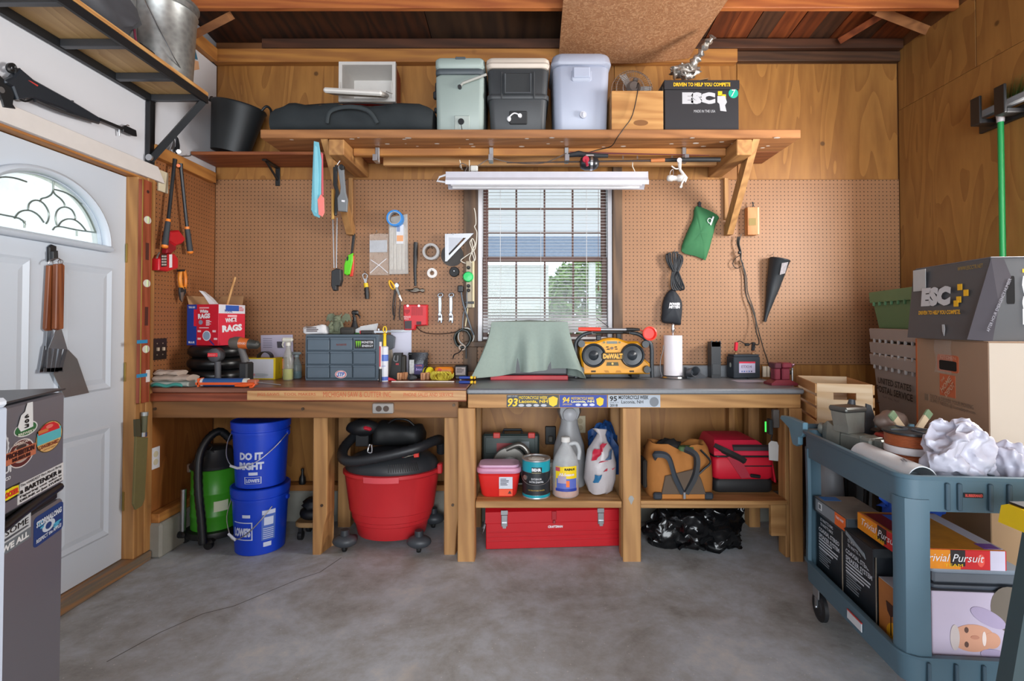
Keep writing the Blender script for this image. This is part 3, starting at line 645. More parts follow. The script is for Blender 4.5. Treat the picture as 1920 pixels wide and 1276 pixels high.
for x in (-1.143,1.227):
    part('arm', MB().bb((x,2.985,2.268),(x + .09,3.456,2.3595),.004), wood('#9a6a3c', '#bd8b52', 'Y'), us, W=True)
for x, x2 in ((-1.188,-1.18),(1.322,1.33)):
    part('brace', MB().add([(x,2.985,2.3595),(x + .04,2.985,2.3595),(x + .04,3.08,2.3595),(x,3.08,2.3595),(x2,3.38,1.90),(x2 + .04,3.38,1.90),(x2 + .04,3.456,1.93),(x2,3.456,1.93),(x2,3.40,1.875),(x2 + .04,3.40,1.875),(x2 + .04,3.456,1.875),(x2,3.456,1.875)], [(0,1,2,3),(0,4,5,1),(3,2,6,7),(0,3,7,4),(1,5,6,2),(4,8,9,5),(8,11,10,9),(4,7,11,8),(5,9,10,6),(7,6,10,11)]), W4, us, W=True)
    part('wall_cleat', MB().bb((x + .006,3.436,1.98),(x + .034,3.457,2.262),.003), W4, us, W=True)
part('cross_rail', MB().bb((-1.05,3.14,2.314),(1.225,3.178,2.3595),.003), W24, us, W=True); part('cross_rail', MB().bb((-.91,3.29,2.30),(1.225,3.33,2.3595),.003), wood('#b07a48', '#d0a068', 'X'), us, W=True)
for px in (708,921,1062,1282):
    X = BY(px,290,3.13).x; part('strap', MB().bb((X - .013,3.118,2.262),(X + .013,3.139,2.358),.003).bb((X - .013,3.07,2.262),(X + .013,3.118,2.268),.002).bb((X - .013,3.068,2.262),(X + .013,3.072,2.30),.001), STEEL, us, W=True)
# thin corner shelf
cs_ = thing('corner_shelf', 'thin reddish shelf in the corner holding a black tub', 'shelf',(-1.7,3.32,2.334)); part('shelf_board', MB().bb((-2.075,3.19,2.336),(-1.2,3.456,2.356),.002), wood('#7d3f20', '#9c5a30', 'X'), cs_, W=True)
part('bracket', MB().bb((-1.675,3.448,2.21),(-1.645,3.4565,2.334),.002).bb((-1.675,3.27,2.325),(-1.645,3.448,2.3345),.002).tube([(-1.66,3.45,2.25),(-1.66,3.30,2.325)],.008,6), BLACK, cs_, W=True)
# metal-framed shelf on the left wall
ms = thing('metal_shelf', 'black steel framed shelf with plywood deck high above the entry door', 'shelf',(-1.92,1.5,2.51)); AI = M('#202225',.42,.3)
part('deck', MB().bb((-2.07,-1.0,2.548),(-1.765,2.85,2.57),.002), plywood('#b08a58', '#d3ae78', 'Y'), ms, W=True)
part('edge', MB().bb((-1.7645,-1.0,2.55),(-1.760,2.85,2.569)), wood('#b5793f', '#e0b070', 'Y',2), ms, W=True)
part('frame_rail', MB().bb((-1.775,-1.0,2.508),(-1.757,2.85,2.547),.002).bb((-1.80,-1.0,2.541),(-1.775,2.85,2.547)), AI, ms, W=True); part('frame_rail', MB().bb((-2.074,-1.0,2.508),(-2.05,2.85,2.547),.002), AI, ms, W=True)
for y in (2.825,2.58,2.27,1.96,1.65,1.3,.9): part('cross_bar', MB().bb((-2.05, y - .014,2.512),(-1.775, y + .014,2.546),.002), M('#4a4c50',.4,.5), ms, W=True)
for y in (2.83,1.2):
    part('wall_post', MB().bb((-2.078, y - .022,2.165),(-2.052, y + .022,2.509),.003), AI, ms, W=True); part('brace', MB().tube([(-2.062, y,2.19),(-1.775, y,2.515)],.023,4), AI, ms, W=True); part('bolt', MB().cyl((-2.05, y - .03,2.195),(-2.05, y - .018,2.195),.018, n=12), STEEL, ms, W=True)
# ================================================================ things on the shelves
ZS = 2.4105
def rbox(w, d, h, r=.02, taper=0, n=4, z0=0):
    """rounded-corner upright box ring list"""
    out = []
    def ring(z, inset):
        x, y = w / 2 - inset, d / 2 - inset; rr = max(.001, r); P = []
        for sx, sy, a0 in ((1,1,0),(-1,1,90),(-1,-1,180),(1,-1,270)):
            for k in range(n + 1): a = R(a0 + 90 * k / n); P.append(V(sx * (x - rr) + rr * math.cos(a), sy * (y - rr) + rr * math.sin(a), z))
        return P
    e = min(.012, h * .2); out = [ring(z0, taper + e * .7), ring(z0 + e, taper), ring(z0 + h - e,0), ring(z0 + h, e * .7)]
    return out
def RB(mb, c, w, d, h, r=.02, taper=0, n=4): c = Vector(c); return mb.loft([[p + c for p in ring] for ring in rbox(w, d, h, r, taper, n)])
# long black duffel bag
def bagrings(P0, P1, h, d, n=20, seed=0, ends=.55):
    rings = []
    for i in range(n + 1):
        t = i / n; k = 1 - (1 - ends) * max(0,(abs(t - .5) * 2 - .75) / .25) ** 2; c = P0.lerp(P1, t); ring = []
        for j in range(20):
            a = 2 * PI * j / 20; x, z = math.cos(a), math.sin(a); sq = (abs(x) ** 3 + abs(z) ** 3) ** (-1 / 3.); p = V(0, x * sq * d / 2 * k, z * sq * h / 2 * k + h / 2 * k)
            q = c + p; nn = mnoise.noise(q * 6 + V(seed,0,0)) * .034 + mnoise.noise(q * 17 + V(0, seed,0)) * .017; ring.append(c + V(mnoise.noise(q * 9) * .01, p.y * (1 + nn * 3), max(0, p.z * (1 + nn * 5 * (p.z / h)))))
        rings.append(ring)
    return rings
g = thing('duffel_bag', 'long black fabric duffel bag lying on the upper shelf', 'bag',(-1.022,3.105, ZS)); FAB = M('#23292c',.85, var=.15, scale=20, bmp=.3)
part('body', MB().loft(bagrings(V(-.475,0,0), V(.475,0,0),.178,.26,26,3,.82)), FAB, g, smooth=60)
part('handle', MB().tube(smoothpts([V(-.12,-.152,.03), V(-.10,-.163,.09), V(-.03,-.168,.115), V(.06,-.168,.115), V(.13,-.163,.09), V(.17,-.15,.03)],4),.012,8, flat=.5), M('#2c3336',.8), g, smooth=60)
part('zip', MB().tube(smoothpts([V(-.42,-.05,.158), V(-.2,-.05,.182), V(.1,-.05,.188), V(.42,-.05,.16)],3),.004,5), BLACK, g)
# open white foam-lined cooler behind the duffel
c = BY(690,150,3.27); g = thing('lunch_cooler', 'white lined red cooler lying open with its lid down behind the duffel bag', 'cooler',(c.x,3.28, ZS)); 
WC = M('#d3cfca',.45); mb = MB(); w, h = .36,.255; zb = .282
part('stand', MB().bb((-.12,.03,0),(.14,.17, zb - .002),.006), CARD, g)
rim = [[V(sx * w * k, y, zb + h / 2 + sz * h * k2) for sx, sz in ((-.5,-.5),(.5,-.5),(.5,.5),(-.5,.5))] for k, k2, y in ((1,1,.0),(1.0,1.0,-.03),(.88,.84,-.03),(.82,.78,.168))]
mb = MB().loft(rim, cap=False); mb.add(rim[-1], [(0,1,2,3)]); part('liner', mb, WC, g)
sr = [[V(sx * w * k, y, zb + h / 2 + sz * h * k2) for sx, sz in ((-.5,-.5),(.5,-.5),(.5,.5),(-.5,.5))] for k, k2, y in ((.97,.97,.002),(.9,.9,.175))]; mb = MB().loft(sr, cap=False); mb.add(sr[-1], [(0,1,2,3)]); part('shell', mb, M('#8c1d1d',.4), g)
part('lid', MB().box((-.03,-.13, zb + .01),(w * .97,.19,.03),.01, Matrix.Rotation(R(19),3, 'X') @ Matrix.Rotation(R(3),3, 'Y')), WC, g); parts('hinge_arm', MB().tube([V(.155,-.035, zb + .12), V(.158,-.03, zb + .05), V(.135,-.10, zb + .035)],.005,6).tube([V(-.168,-.035, zb + .12), V(-.168,-.05, zb + .05)],.005,6), WC, g)
# grey-green electric cooler
def at(px, Y, z, f=.17): p = BY(px,240, Y - f); return (p.x, Y + 0, z)
g = thing('electric_cooler', 'grey-green box cooler with dark band, leftmost of the upright coolers', 'cooler', at(862,3.2, ZS)); SG = M('#97a5a0',.45, var=.04); 
part('body', RB(MB(),(0,0,0),.288,.36,.345,.03,.006), SG, g, smooth=40); part('band', RB(MB(),(0,-.001,.346),.290,.365,.034,.03), M('#4b5358',.5), g, smooth=40); part('lid', RB(MB(),(0,0,.381),.292,.37,.062,.03), SG, g, smooth=40); part('lid_notch', MB().bb((-.025,-.188,.43),(.035,-.17,.446),.003), M('#4b5358',.5), g)
part('drain_panel', MB().bb((-.03,-.184,.006),(.06,-.176,.1),.006), M('#a9b3ae',.4), g); part('drain_plug', MB().cyl((.01,-.192,.062),(.01,-.182,.062),.018, n=16).cyl((.01,-.19,.045),(.018,-.19,.0),.002, n=5), BLACK, g)
hb = part('handle', MB().tube([V(.002,-.19,.268), V(.02,-.196,.285), V(.16,-.20,.335)],.0075,8), M('#a9a9a2',.4), g); part('knob', MB().cyl((.002,-.18,.265),(.002,-.20,.265),.011, n=12), DARK, hb)
parts('latch', MB().bb((-.168,-.05,.30),(-.15,.03,.36),.006).bb((-.178,-.06,.255),(-.152,-.03,.30),.006).bb((-.172,-.06,.17),(-.152,-.03,.2),.006), DARK, g)
# black ice chest with cream lid
g = thing('ice_chest', 'charcoal ice chest with cream lid and white drain cap', 'cooler', at(971,3.2, ZS)); CH = M('#3a3d40',.5, var=.1); CR = M('#c9bdb0',.45)
part('body', RB(MB(),(0,0,0),.362,.36,.382,.035,.018), CH, g, smooth=40); part('ridge', RB(MB(),(0,0,.2),.366,.362,.03,.035), CH, g, smooth=40); part('lid', RB(MB(),(0,0,.384),.375,.375,.058,.035), CR, g, smooth=40); part('lid_seam', RB(MB(),(0,0,.404),.379,.379,.008,.036), M('#a89c90',.5), g)
part('handle', MB().tube([V(-.075,-.186,.345), V(-.075,-.192,.23), V(.075,-.192,.23), V(.075,-.186,.345)],.006,6), M('#4c5054',.4), g); part('handle_plate', MB().bb((-.08,-.187,.225),(.08,-.178,.35),.006), M('#2c2f31',.5), g)
parts('side_rib', MB().bb((-.1,-.185,.2),(-.09,-.178,.36),.003).bb((.09,-.185,.2),(.1,-.178,.36),.003), CH, g)
part('drain_recess', MB().bb((-.05,-.18,.05),(.055,-.169,.13),.008), M('#2a2c2e',.5), g); cp = part('drain_cap', MB().tube(smoothpts([V(.012,-.186,.1), V(-.02,-.187,.112), V(-.045,-.187,.095), V(-.05,-.187,.08)],4),.004,6).cyl((.012,-.178,.098),(.012,-.19,.098),.012, n=12).ball((-.052,-.187,.078),(.012,.005,.016),10,6), WHITE, g, smooth=50)
part('foot', MB().bb((-.165,-.172,.002),(.165,-.165,.02),.004), M('#8a8c8c',.5), g)
# pale blue-grey cooler
g = thing('ice_chest', 'pale blue-grey ice chest, tallest of the coolers', 'cooler', at(1090,3.2, ZS)); PB = M('#a7afc2',.42, var=.03)
part('body', RB(MB(),(0,0,0),.335,.36,.40,.05,.012), PB, g, smooth=50); part('lid', RB(MB(),(0,0,.402),.34,.365,.068,.05,-.01), M('#9da2b2',.42), g, smooth=50); part('handle_plate', RB(MB(),(0,-.17,.30),.125,.03,.075,.012), M('#9ba2b4',.4), g, smooth=40); part('handle', MB().bb((-.05,-.196,.322),(.05,-.184,.385),.006), PB, g)
part('drain', MB().cyl((.01,-.172,.105),(.01,-.187,.105),.02, n=14).bb((.003,-.192,.09),(.017,-.186,.118),.003), M('#c6c9d4',.4), g, smooth=40)
# fan behind a wooden box
c = BY(1185,165,3.36); g = thing('desk_fan', 'round desk fan with chrome wire guard behind the wooden box', 'fan',(c.x,3.36, ZS)); hz = c.z - ZS - .02; rr = .135; mb = MB()
for k in range(44):
    a = 2 * PI * k / 44; pr = [V(math.cos(a) * q * rr,-yy, hz + math.sin(a) * q * rr) for q, yy in ((.28,.05),(.65,.045),(.92,.03),(1,.0))]; mb.tube(pr,.0012,4)
for q, yy in ((1,0),(.8,.04),(.5,.048)): mb.tube([V(math.cos(2 * PI * k / 32) * q * rr,-yy, hz + math.sin(2 * PI * k / 32) * q * rr) for k in range(32)],.0022,5, True)
part('guard', mb, M('#cfcfcf',.3,.9), g); part('motor', MB().lathe([(.042,0),(.046,.02),(.03,.045)],18,(0,-.03, hz), rot=Matrix.Rotation(R(90),3, 'X')).ball((.01,-.06, hz + .045),(.018,.02,.013),10,6), M('#6c625c',.5), g, smooth=40)
for k in range(3): a = 2 * PI * k / 3; part('blade', MB().box((math.cos(a) * .07,.0, hz + math.sin(a) * .07),(.11,.004,.055),.001, Matrix.Rotation(-a,3, 'Y') @ Matrix.Rotation(R(25),3, 'X')), M('#b8b4b0',.4), g)
part('stand', MB().cyl((0,.01,.02),(0,.01, hz - .03),.012).lathe([(.075,0),(.07,.014),(.015,.022)],20,(0,.01,0)), M('#6c625c',.5), g, smooth=40)
p0 = BY(1195,168,3.29); part('power_cord', MB().tube(smoothpts([BY(1194,165,3.29), BY(1196,156,3.1), BY(1197,163,2.972), BY(1186,215,2.958), BY(1170,240,2.945), BY(1157,258,2.945), BY(1146,274,3.05), BY(1120,281,3.10), BY(1100,287,3.10)],4),.0028,6), INK, g, W=True)
bx = thing('wooden_box', 'plain wooden box with a slot handle beside the printed carton', 'box', at(1196,3.14, ZS)); BXW = wood('#a9743e', '#cc9a5c', 'X'); w, h = .30,.23
part('front', MB().bb((-w / 2,-.16,0),(w / 2,-.145, h),.002), BXW, bx); part('back', MB().bb((-w / 2,.04,0),(w / 2,.055, h * .7),.002), BXW, bx); part('base', MB().bb((-w / 2,-.145,0),(w / 2,.04,.012),.001), BXW, bx)
for s in (-1,1): part('side', MB().bb((s * w / 2 - (.012 if s > 0 else 0),-.145,.012),(s * w / 2 + (.012 if s < 0 else 0),.04, h),.001), BXW, bx)
part('slot_handle', MB().prism([(.02 + .042 * math.cos(a) * (1 if True else 1),.042 + .017 * math.sin(a)) for a in [2 * PI * k / 16 for k in range(16)]],.001,(0,-.1612,0)), M('#7a4f26',.7), bx)
# printed carton on the shelf
g = thing('carton', 'black printed carton with green number dot on the upper shelf', 'box', at(1316,3.14, ZS,.15)); BK = M('#26262a',.5); w, d, h = .43,.3,.295
part('body', MB().bb((-w / 2,-d / 2,0),(w / 2, d / 2, h - .055),.002), BK, g); part('lid', MB().bb((-w / 2 - .004,-d / 2 - .005, h - .054),(w / 2 + .004, d / 2 + .004, h),.002), BK, g); part('open_flap', MB().add([(-w / 2 + .1,-.1, h + .001),(.05,-.12, h + .025),(.06,.1, h + .03),(-w / 2 + .1,.1, h + .001),(-w / 2 + .1,-.1, h + .003),(.05,-.12, h + .028),(.06,.1, h + .033),(-w / 2 + .1,.1, h + .004)], [(0,1,2,3),(4,5,6,7),(0,1,5,4),(1,2,6,5),(2,3,7,6),(3,0,4,7)]), CARD, g)
part('torn_side', MB().bb((-w / 2 - .012,-d / 2 + .01,.005),(-w / 2 - .001, d / 2 - .01, h - .03),.004), M('#3a332c',.8), g)
yl = -d / 2; SIL = M('#b5b6ba',.5)
text(g, 'DRIVEN TO HELP YOU COMPETE',(0, yl - .005, h - .027),.022, GOLD, w=.33, bold=.03); pxtext(g, 'ESC',1279,173,1341,195, SIL, val=yl, bold=.09); pxtext(g, 'MADE IN THE USA',1301,206,1341,211, SIL, val=yl)
for a, b in ((1350,175),(1357,181),(1350,188)): pxplate(g, a - 4, b - 4, a + 4, b + 4, GOLD, val=yl, name='logo_square')
pxplate(g,1345,180,1363,209, SIL, val=yl - .0008, name='logo', shape=[(-.5,.5),(.3,.5),(.5,.1),(.3,-.1),(.45,-.5),(-.2,-.45),(-.3,0),(-.5,.1)])
dt = pxplate(g,1366,166,1384,184, M('#19a58a',.5), val=yl, shape='o', name='number_dot'); pxtext(dt, '7',1371,168,1379,181, WHITE, val=yl - .001, shear=.2)
# crumpled foil duct
p = cpts([(1262,138),(1285,132),(1305,112),(1322,88),(1338,66)], [3.2,3.18,3.15,3.1,3.05],9); mb = MB().tube(p, [.03 + .007 * math.sin(i * 1.7) - (.0004 * i) for i in range(len(p))],16); mb.crumple(.013,30,3)
mb2 = MB().ball(BY(1285,134,3.2),(.085,.05,.035),36,20,.5,9,2); mb2.crumple(.014,34,1); mb.add(mb2.v, mb2.f)
single('foil_duct', mb, M('#b4b0aa',.4,.85, var=.25, scale=40), 'crumpled silver foil duct hanging from the torn strand board', 'duct', BY(1300,110,3.15), W=True, smooth=45)
# fluorescent fixture
a, b = BY(838,338,3.12), BY(1210,338,3.12); g = thing('shop_light', 'long white fluorescent shop light hanging in front of the window', 'light',((a.x + b.x) / 2,3.12, a.z)); L_ = (b.x - a.x) / 2; WM = M('#c8c8d2',.35,.1)
pr = [(-.055,-.012),(-.06,-.034),(-.052,-.036),(-.02,.0),(.02,.0),(.052,-.036),(.06,-.034),(.055,-.012),(.022,.028),(-.022,.028)]
pr = [(-.062,-.04),(-.064,-.016),(-.05,.004),(-.046,.04),(.046,.04),(.05,.004),(.064,-.016),(.062,-.04),(.03,-.012),(-.03,-.012)]
part('housing', MB().loft([[V(x, py, pz) for py, pz in pr] for x in (-L_, L_)]), WM, g)
part('end_cap', MB().loft([[V(x, py * 1.01, pz * 1.02) for py, pz in pr] for x in (L_, L_ + .006)]), WM, g)
for y in (-.035,.035): part('tube', MB().cyl((-L_ + .03, y,-.03),(L_ - .03, y,-.03),.0125, n=12), M('#eeeef2',.25), g, smooth=40)
part('end_handle', MB().tube([V(-L_,-.03,.025), V(-L_ - .04,-.03,.012), V(-L_ - .055,-.03,-.012), V(-L_,-.03,-.02)],.006,6), WHITE, g)
for q in ([(866,318),(862,300)], [(880,321),(880,305)], [(1192,325),(1186,312)]): part('hanger', wire(q + [(q[1][0],300)],3.12,.0028), M('#d8d2c4',.6), g, W=True)
part('cord', MB().tube(cpts([(868,318),(862,312),(866,306),(876,312),(872,322),(884,322),(890,316),(900,308),(921,297),(950,303),(1000,307),(1030,302),(1062,287)],3.1,4),.003,6), M('#6a6058',.6), g, W=True); part('plug', MB().box(BY(889,316,3.1),(.045,.03,.035),.006), M('#c9c9c4',.5), g, W=True)
# fishing rods in the straps
def rod(name, lab, p, q, r0, mat, reel, rm):
    g = thing('fishing_rod', lab, 'fishing rod', p); part('blank', MB().tube([p, p.lerp(q,.5), q], [r0, r0 * .7, r0 * .35],8), mat, g, W=True); d = (q - p).normalized()
    return g, d
p, q = BY(1068,292,3.09), BY(1350,297,3.09); g, d = rod('a', 'dark fishing rod with red and black spincast reel under the shelf', p + V(0,0,.02), BY(1330,291,3.09),.006, M('#5a1c22',.4),0,0)
part('grip', MB().tube([BY(1066,291,3.09), BY(1085,288,3.09), BY(1100,291,3.09), BY(1140,292,3.09)], [.012,.018,.016,.011],10), M('#24262a',.7), g, W=True, smooth=50)
c = BY(1106,306,3.05); rl = part('reel', MB().lathe([(.01,-.06),(.03,-.055),(.042,-.03),(.042,.02),(.03,.045),(.008,.055)],18, c, rot=Matrix.Rotation(R(90),3, 'Y')), M('#2c2d31',.3,.4), g, W=True, smooth=40); part('trim_ring', MB().lathe([(.043,.0),(.0435,.012),(.043,.014)],18, c, rot=Matrix.Rotation(R(90),3, 'Y'), cap=False), STEEL, rl, W=True)
part('side_plate', MB().cyl(c + V(-.03,-.03,.01), c + V(-.028,-.046,.01),.02, n=12).tube([c + V(-.03,-.04,.01), c + V(-.02,-.05,-.03)],.008,6), M('#a3283c',.35), rl, W=True); part('foot', MB().box(c + V(0,.01,.047),(.05,.012,.02),.004), M('#c9c9cc',.3,.8), rl, W=True)
for x in (1168,1195,1260): part('line_guide', MB().tube([BY(x,292,3.09) + V(0,-.012 * math.cos(t),-.01 + .012 * math.sin(t)) for t in [2 * PI * k / 10 for k in range(10)]],.0015,4, True), STEEL, g, W=True)
g, d = rod('b', 'longer fishing rod with white spinning reel hanging down at its right end', BY(1350,299,3.075), BY(950,305,3.075),.009, M('#3b2c26',.4),0,0)
part('grip', MB().tube([BY(1350,299,3.075), BY(1300,299,3.075), BY(1246,300,3.075)], [.014,.014,.011],10), M('#1c1d1f',.6), g, W=True, smooth=50); part('cork', MB().tube([BY(1246,300,3.075), BY(1220,301,3.075)], [.012,.011],10), M('#b06a38',.7), g, W=True)
c = BY(1278,330,3.06); WR_ = M('#d9d3cc',.35); rl = part('reel', MB().tube([BY(1274,302,3.07), BY(1275,318,3.06), BY(1286,334,3.06), BY(1282,340,3.06)], [.013,.008,.012,.014],8).lathe([(.012,-.08),(.018,-.075),(.02,-.05),(.016,-.045),(.016,-.02),(.022,-.015),(.022,.01)],14, BY(1276,334,3.06), rot=Matrix.Rotation(R(90),3, 'Y')), WR_, g, W=True, smooth=50)
part('crank', MB().tube([BY(1283,334,3.03), BY(1277,347,3.02)],.005,6).cyl(BY(1277,347,3.02), BY(1277,350,2.995),.008, n=8), WR_, rl, W=True); part('bail', MB().tube(cpts([(1255,334),(1257,322),(1262,318),(1263,336)],3.05),.0016,5), STEEL, rl, W=True); part('badge', MB().cyl(BY(1274,300,3.06), BY(1274,300,3.04),.014, n=14), M('#e6cfcf',.4), rl, W=True); part('foot_arm', MB().tube(cpts([(1259,311),(1266,316),(1272,316)],3.06),.004,6), WR_, rl, W=True)
# black tub on the corner shelf
tb = thing('rubber_tub', 'black rubber tub tilted on the corner shelf', 'tub',(-1.885,3.315,2.3565)); rot = Matrix.Rotation(R(11),3, 'Y'); RUB = M('#1d2022',.5, var=.15, scale=6)
part('body', MB().lathe([(.10,.0),(.135,.002),(.19,.285),(.2,.30),(.196,.308),(.185,.30),(.182,.285),(.13,.02),(.0,.018)],36,(-.02,0,.0275), sx=.86, sy=.66, rot=rot), RUB, tb, smooth=40); 
part('handle', MB().tube(smoothpts([rot @ V(.168,-.035,.30) + V(-.02,0,.0275), rot @ V(.19,-.03,.335) + V(-.02,0,.0275), rot @ V(.205,.0,.325) + V(-.02,0,.0275), rot @ V(.195,.035,.29) + V(-.02,0,.0275)],4),.008,8), RUB, tb, smooth=50); part('handle', MB().tube(smoothpts([rot @ V(-.168,-.04,.30) + V(-.02,0,.0275), rot @ V(-.185,-.0,.335) + V(-.02,0,.0275), rot @ V(-.168,.04,.3) + V(-.02,0,.0275)],4),.008,8), RUB, tb, smooth=50)
# galvanised can, dark bag and paper decoration up on the metal shelf
cn = thing('metal_can', 'galvanised metal trash can on the high metal shelf', 'can',(-1.905,2.685,2.5705)); prof = [(.135,0),(.14,.004),(.142,.03),(.15,.2),(.157,.34),(.163,.35),(.157,.36),(.16,.385),(.168,.39),(.168,.40),(.158,.402),(.155,.38),(.138,.02),(.0,.018)]
part('body', MB().lathe(prof,40), galv(), cn, smooth=35); part('seam', MB().tube([V(-.02,-.143,.02), V(-.02,-.16,.35)],.003,5), galv(), cn)
part('bail', MB().tube(smoothpts([V(.02,-.168,.34), V(.06,-.165,.25), V(.11,-.145,.14), V(.135,-.1,.06), V(.13,-.04,.03)],5),.003,6).box((.02,-.166,.345),(.03,.008,.03),.003), STEEL, cn)
bg_ = single('stuff_sack', MB().ball((0,0,.115),(.12,.34,.16),28,16,.35,7,4, flatz=-.11), M('#4a4c52',.6, var=.2, scale=8, bmp=.4), 'dark grey nylon sack with maroon piping lying on the high metal shelf', 'bag',(-1.9,2.1,2.5706), smooth=50)
part('piping', MB().tube(smoothpts([V(.1,.1,.10), V(.09,.2,.16), V(.06,.29,.17), V(.05,.33,.08), V(.07,.32,.02)],5),.005,6), M('#7a2440',.6), bg_); part('strap', MB().box((.07,.36,.03),(.05,.1,.035),.012), BLACK, bg_)
fg = thing('paper_decoration', 'small patriotic paper cutout with stars and stripes on the white wall panel', 'decoration',(-2.0785,3.24,2.85),90)
part('star_ribbon', slabX([(353,70),(362,78),(368,100),(371,112),(365,110),(356,96)],-2.074,.003), M('#2a6d8a',.6), fg, W=True); part('stripe_flag', slabX([(367,68),(374,72),(382,80),(381,92),(367,82)],-2.074,.003), M('#c9aab0',.6), fg, W=True); part('paper_figure', slabX([(361,112),(372,115),(374,130),(363,132)],-2.074,.003), M('#d9a982',.7), fg, W=True)
for i in range(2): part('stripe', slabX([(367,74 + 5 * i),(381,84 + 5 * i),(381,86 + 5 * i),(367,76 + 5 * i)],-2.0725,.001), M('#b83246',.6), fg, W=True)
part('canton', slabX([(367,68),(374,72),(373,79),(367,75)],-2.072,.001), M('#2f3f72',.6), fg, W=True); part('star', slabX([(362,91),(363.5,95),(367,96),(364,99),(365,104),(362,101),(358,103),(360,98),(358,95),(361,95)],-2.0725,.001), WHITE, fg, W=True)
# ================================================================ things hanging on the back wall
O8, K8 = (560,280),4.2528; YP = 3.457
def z8(*p): return Zp(p, O8, K8)
def hang(name, label, cat, px, py, group=None, Y=3.45): return thing(name, label, cat, BY(px, py, Y),0, group)
def hook(g, px, py, Y0=3.43): a = BY(px, py, YP); b = BY(px, py, Y0); part('hook', MB().tube([a, V(a.x, Y0, a.z), V(a.x, Y0 - .004, a.z + .012)],.002,6), STEEL, g, W=True)
g = hang('spatula', 'light blue silicone spatula hanging from the upper shelf brace', 'spatula',592,265, Y=2.97)
part('paddle', slab([(588,264),(597,266),(602,300),(601,350),(601,398),(598,408),(588,404),(583,393),(584,362),(586,310)],2.964,.012,.003), M('#6fb4c4',.45), g, W=True, smooth=30); part('rib', slab([(590,272),(594,275),(597,330),(595,400),(590,398),(589,340)],2.960,.005,.001), M('#86c8d6',.45), g, W=True)
g = hang('spatula', 'pink silicone spatula behind the light blue one', 'spatula',604,285, Y=2.98)
part('handle', slab([(602,285),(605,288),(606,365),(603,368)],2.978,.006), M('#d8606a',.45), g, W=True); part('blade', slab([(601,364),(607,370),(608,398),(604,406),(597,402),(595,374)],2.955,.008,.002), M('#ef8078',.45), g, W=True)
g = hang('grill_scraper', 'grey looped-handle grill scraper hanging from the shelf arm', 'scraper',638,310, Y=3.09)
outer = z8((322,118),(345,118),(358,135),(358,180),(372,340),(388,400),(382,496),(312,490),(306,385),(326,352),(332,300),(316,190),(308,140)); part('handle', slab(outer,3.06,.022,.004), M('#75797c',.5), g, W=True, smooth=30)
part('grip', slab(z8((322,118),(345,116),(357,130),(356,160),(340,165),(322,150)),3.056,.03,.003), BLACK, g, W=True); part('notch', slab(z8((342,402),(368,405),(366,420),(342,416)),3.057,.002), WHITE, g, W=True)
g = hang('grill_tongs', 'grill brush with wooden grip, twin steel rods and black head', 'grill brush',626,310, Y=3.12)
part('handle', slab(z8((272,125),(306,120),(303,190),(302,280),(318,340),(310,430),(296,525),(282,525),(283,430),(290,330),(272,280)),3.095,.022,.004), M('#1d1e20',.5), g, W=True, smooth=30); part('wood_grip', slab(z8((258,310),(280,316),(278,552),(260,556)),3.09,.02,.004), wood('#b08038', '#d6aa5c', 'Z'), g, W=True)
for a, b in (((272,545),(283,945)),((306,545),(301,945))): (p, q) = z8(a, b); part('rod', wire([p, q],3.10,.0035), STEEL, g, W=True)
part('brush_head', slab(z8((258,968),(300,945),(332,955),(336,1040),(322,1085),(298,1090),(297,1122),(272,1126),(255,1085)),3.075,.05,.006), M('#232528',.55), g, W=True); part('hook', MB().tube([BY(632,309,3.1), BY(636,303,3.1), BY(640,298,3.1)],.003,6), STEEL, g, W=True)
g = hang('lighter', 'lime green long-nosed lighter on the pegboard', 'lighter',658,470); p = z8((428,680),(446,670),(448,695),(428,832),(412,832)); part('nozzle', slab(p,3.434,.012,.002), BLACK, g, W=True); part('body', slab(z8((395,840),(430,825),(428,890),(405,995),(382,1002),(360,990),(362,920),(376,870)),3.426,.02,.004), M('#62d80f',.4), g, W=True); part('trigger', slab(z8((382,860),(396,850),(394,880),(382,890)),3.4215,.004), BLACK, g, W=True)
g = hang('lighter', 'red long-nosed lighter tucked behind the lime green one', 'lighter',661,500); part('body', slab(z8((433,838),(441,850),(436,955),(428,1010),(405,1012),(415,950)),3.440,.014,.003), M('#e2331f',.4), g, W=True)
# bags
g = hang('parts_bag', 'small clear plastic bag with a paper header', 'bag',710,440); part('film', slab(z8((563,675),(640,668),(712,672),(714,1002),(562,1002)),3.434,.016,.003), film('#d8c4b4',.38), g, W=True); part('card', slab(z8((566,725),(706,722),(706,818),(566,820)),3.43,.001), film('#c8ccd2',.75), g, W=True); parts('zip_tie', wire(z8((575,880),(650,930),(712,985)),3.432,.003).tube(cpts(z8((570,985),(640,920),(700,870)),3.432),.003,6), WHITE, g, W=True); hook(g,708,436)
g = hang('zip_tie_bag', 'tall clear bag of white zip ties under the blue tape', 'bag',746,410); part('film', slab(z8((716,540),(866,512),(874,992),(718,996)),3.4405,.016,.004), film('#d6d2cc',.5), g, W=True)
mb = MB()
for i in range(9): x = 733 + i * 3.2; mb.cyl(BY(x,425,3.449), BY(x + random.uniform(-1,1),505,3.449),.005, n=6)
parts('zip_tie', mb, M('#e6e2da',.5), g, W=True); lb_ = pxplate(g,743,421,757,457, M('#d9dbe0',.6), val=3.4395 - 3.45, name='paper_label'); pxplate(lb_,744,441,756,452, M('#e8a878',.6), val=3.4385 - 3.45, name='orange_block'); pxplate(lb_,744,424,750,434, M('#8898b8',.6), val=3.4385 - 3.45, name='print_block')
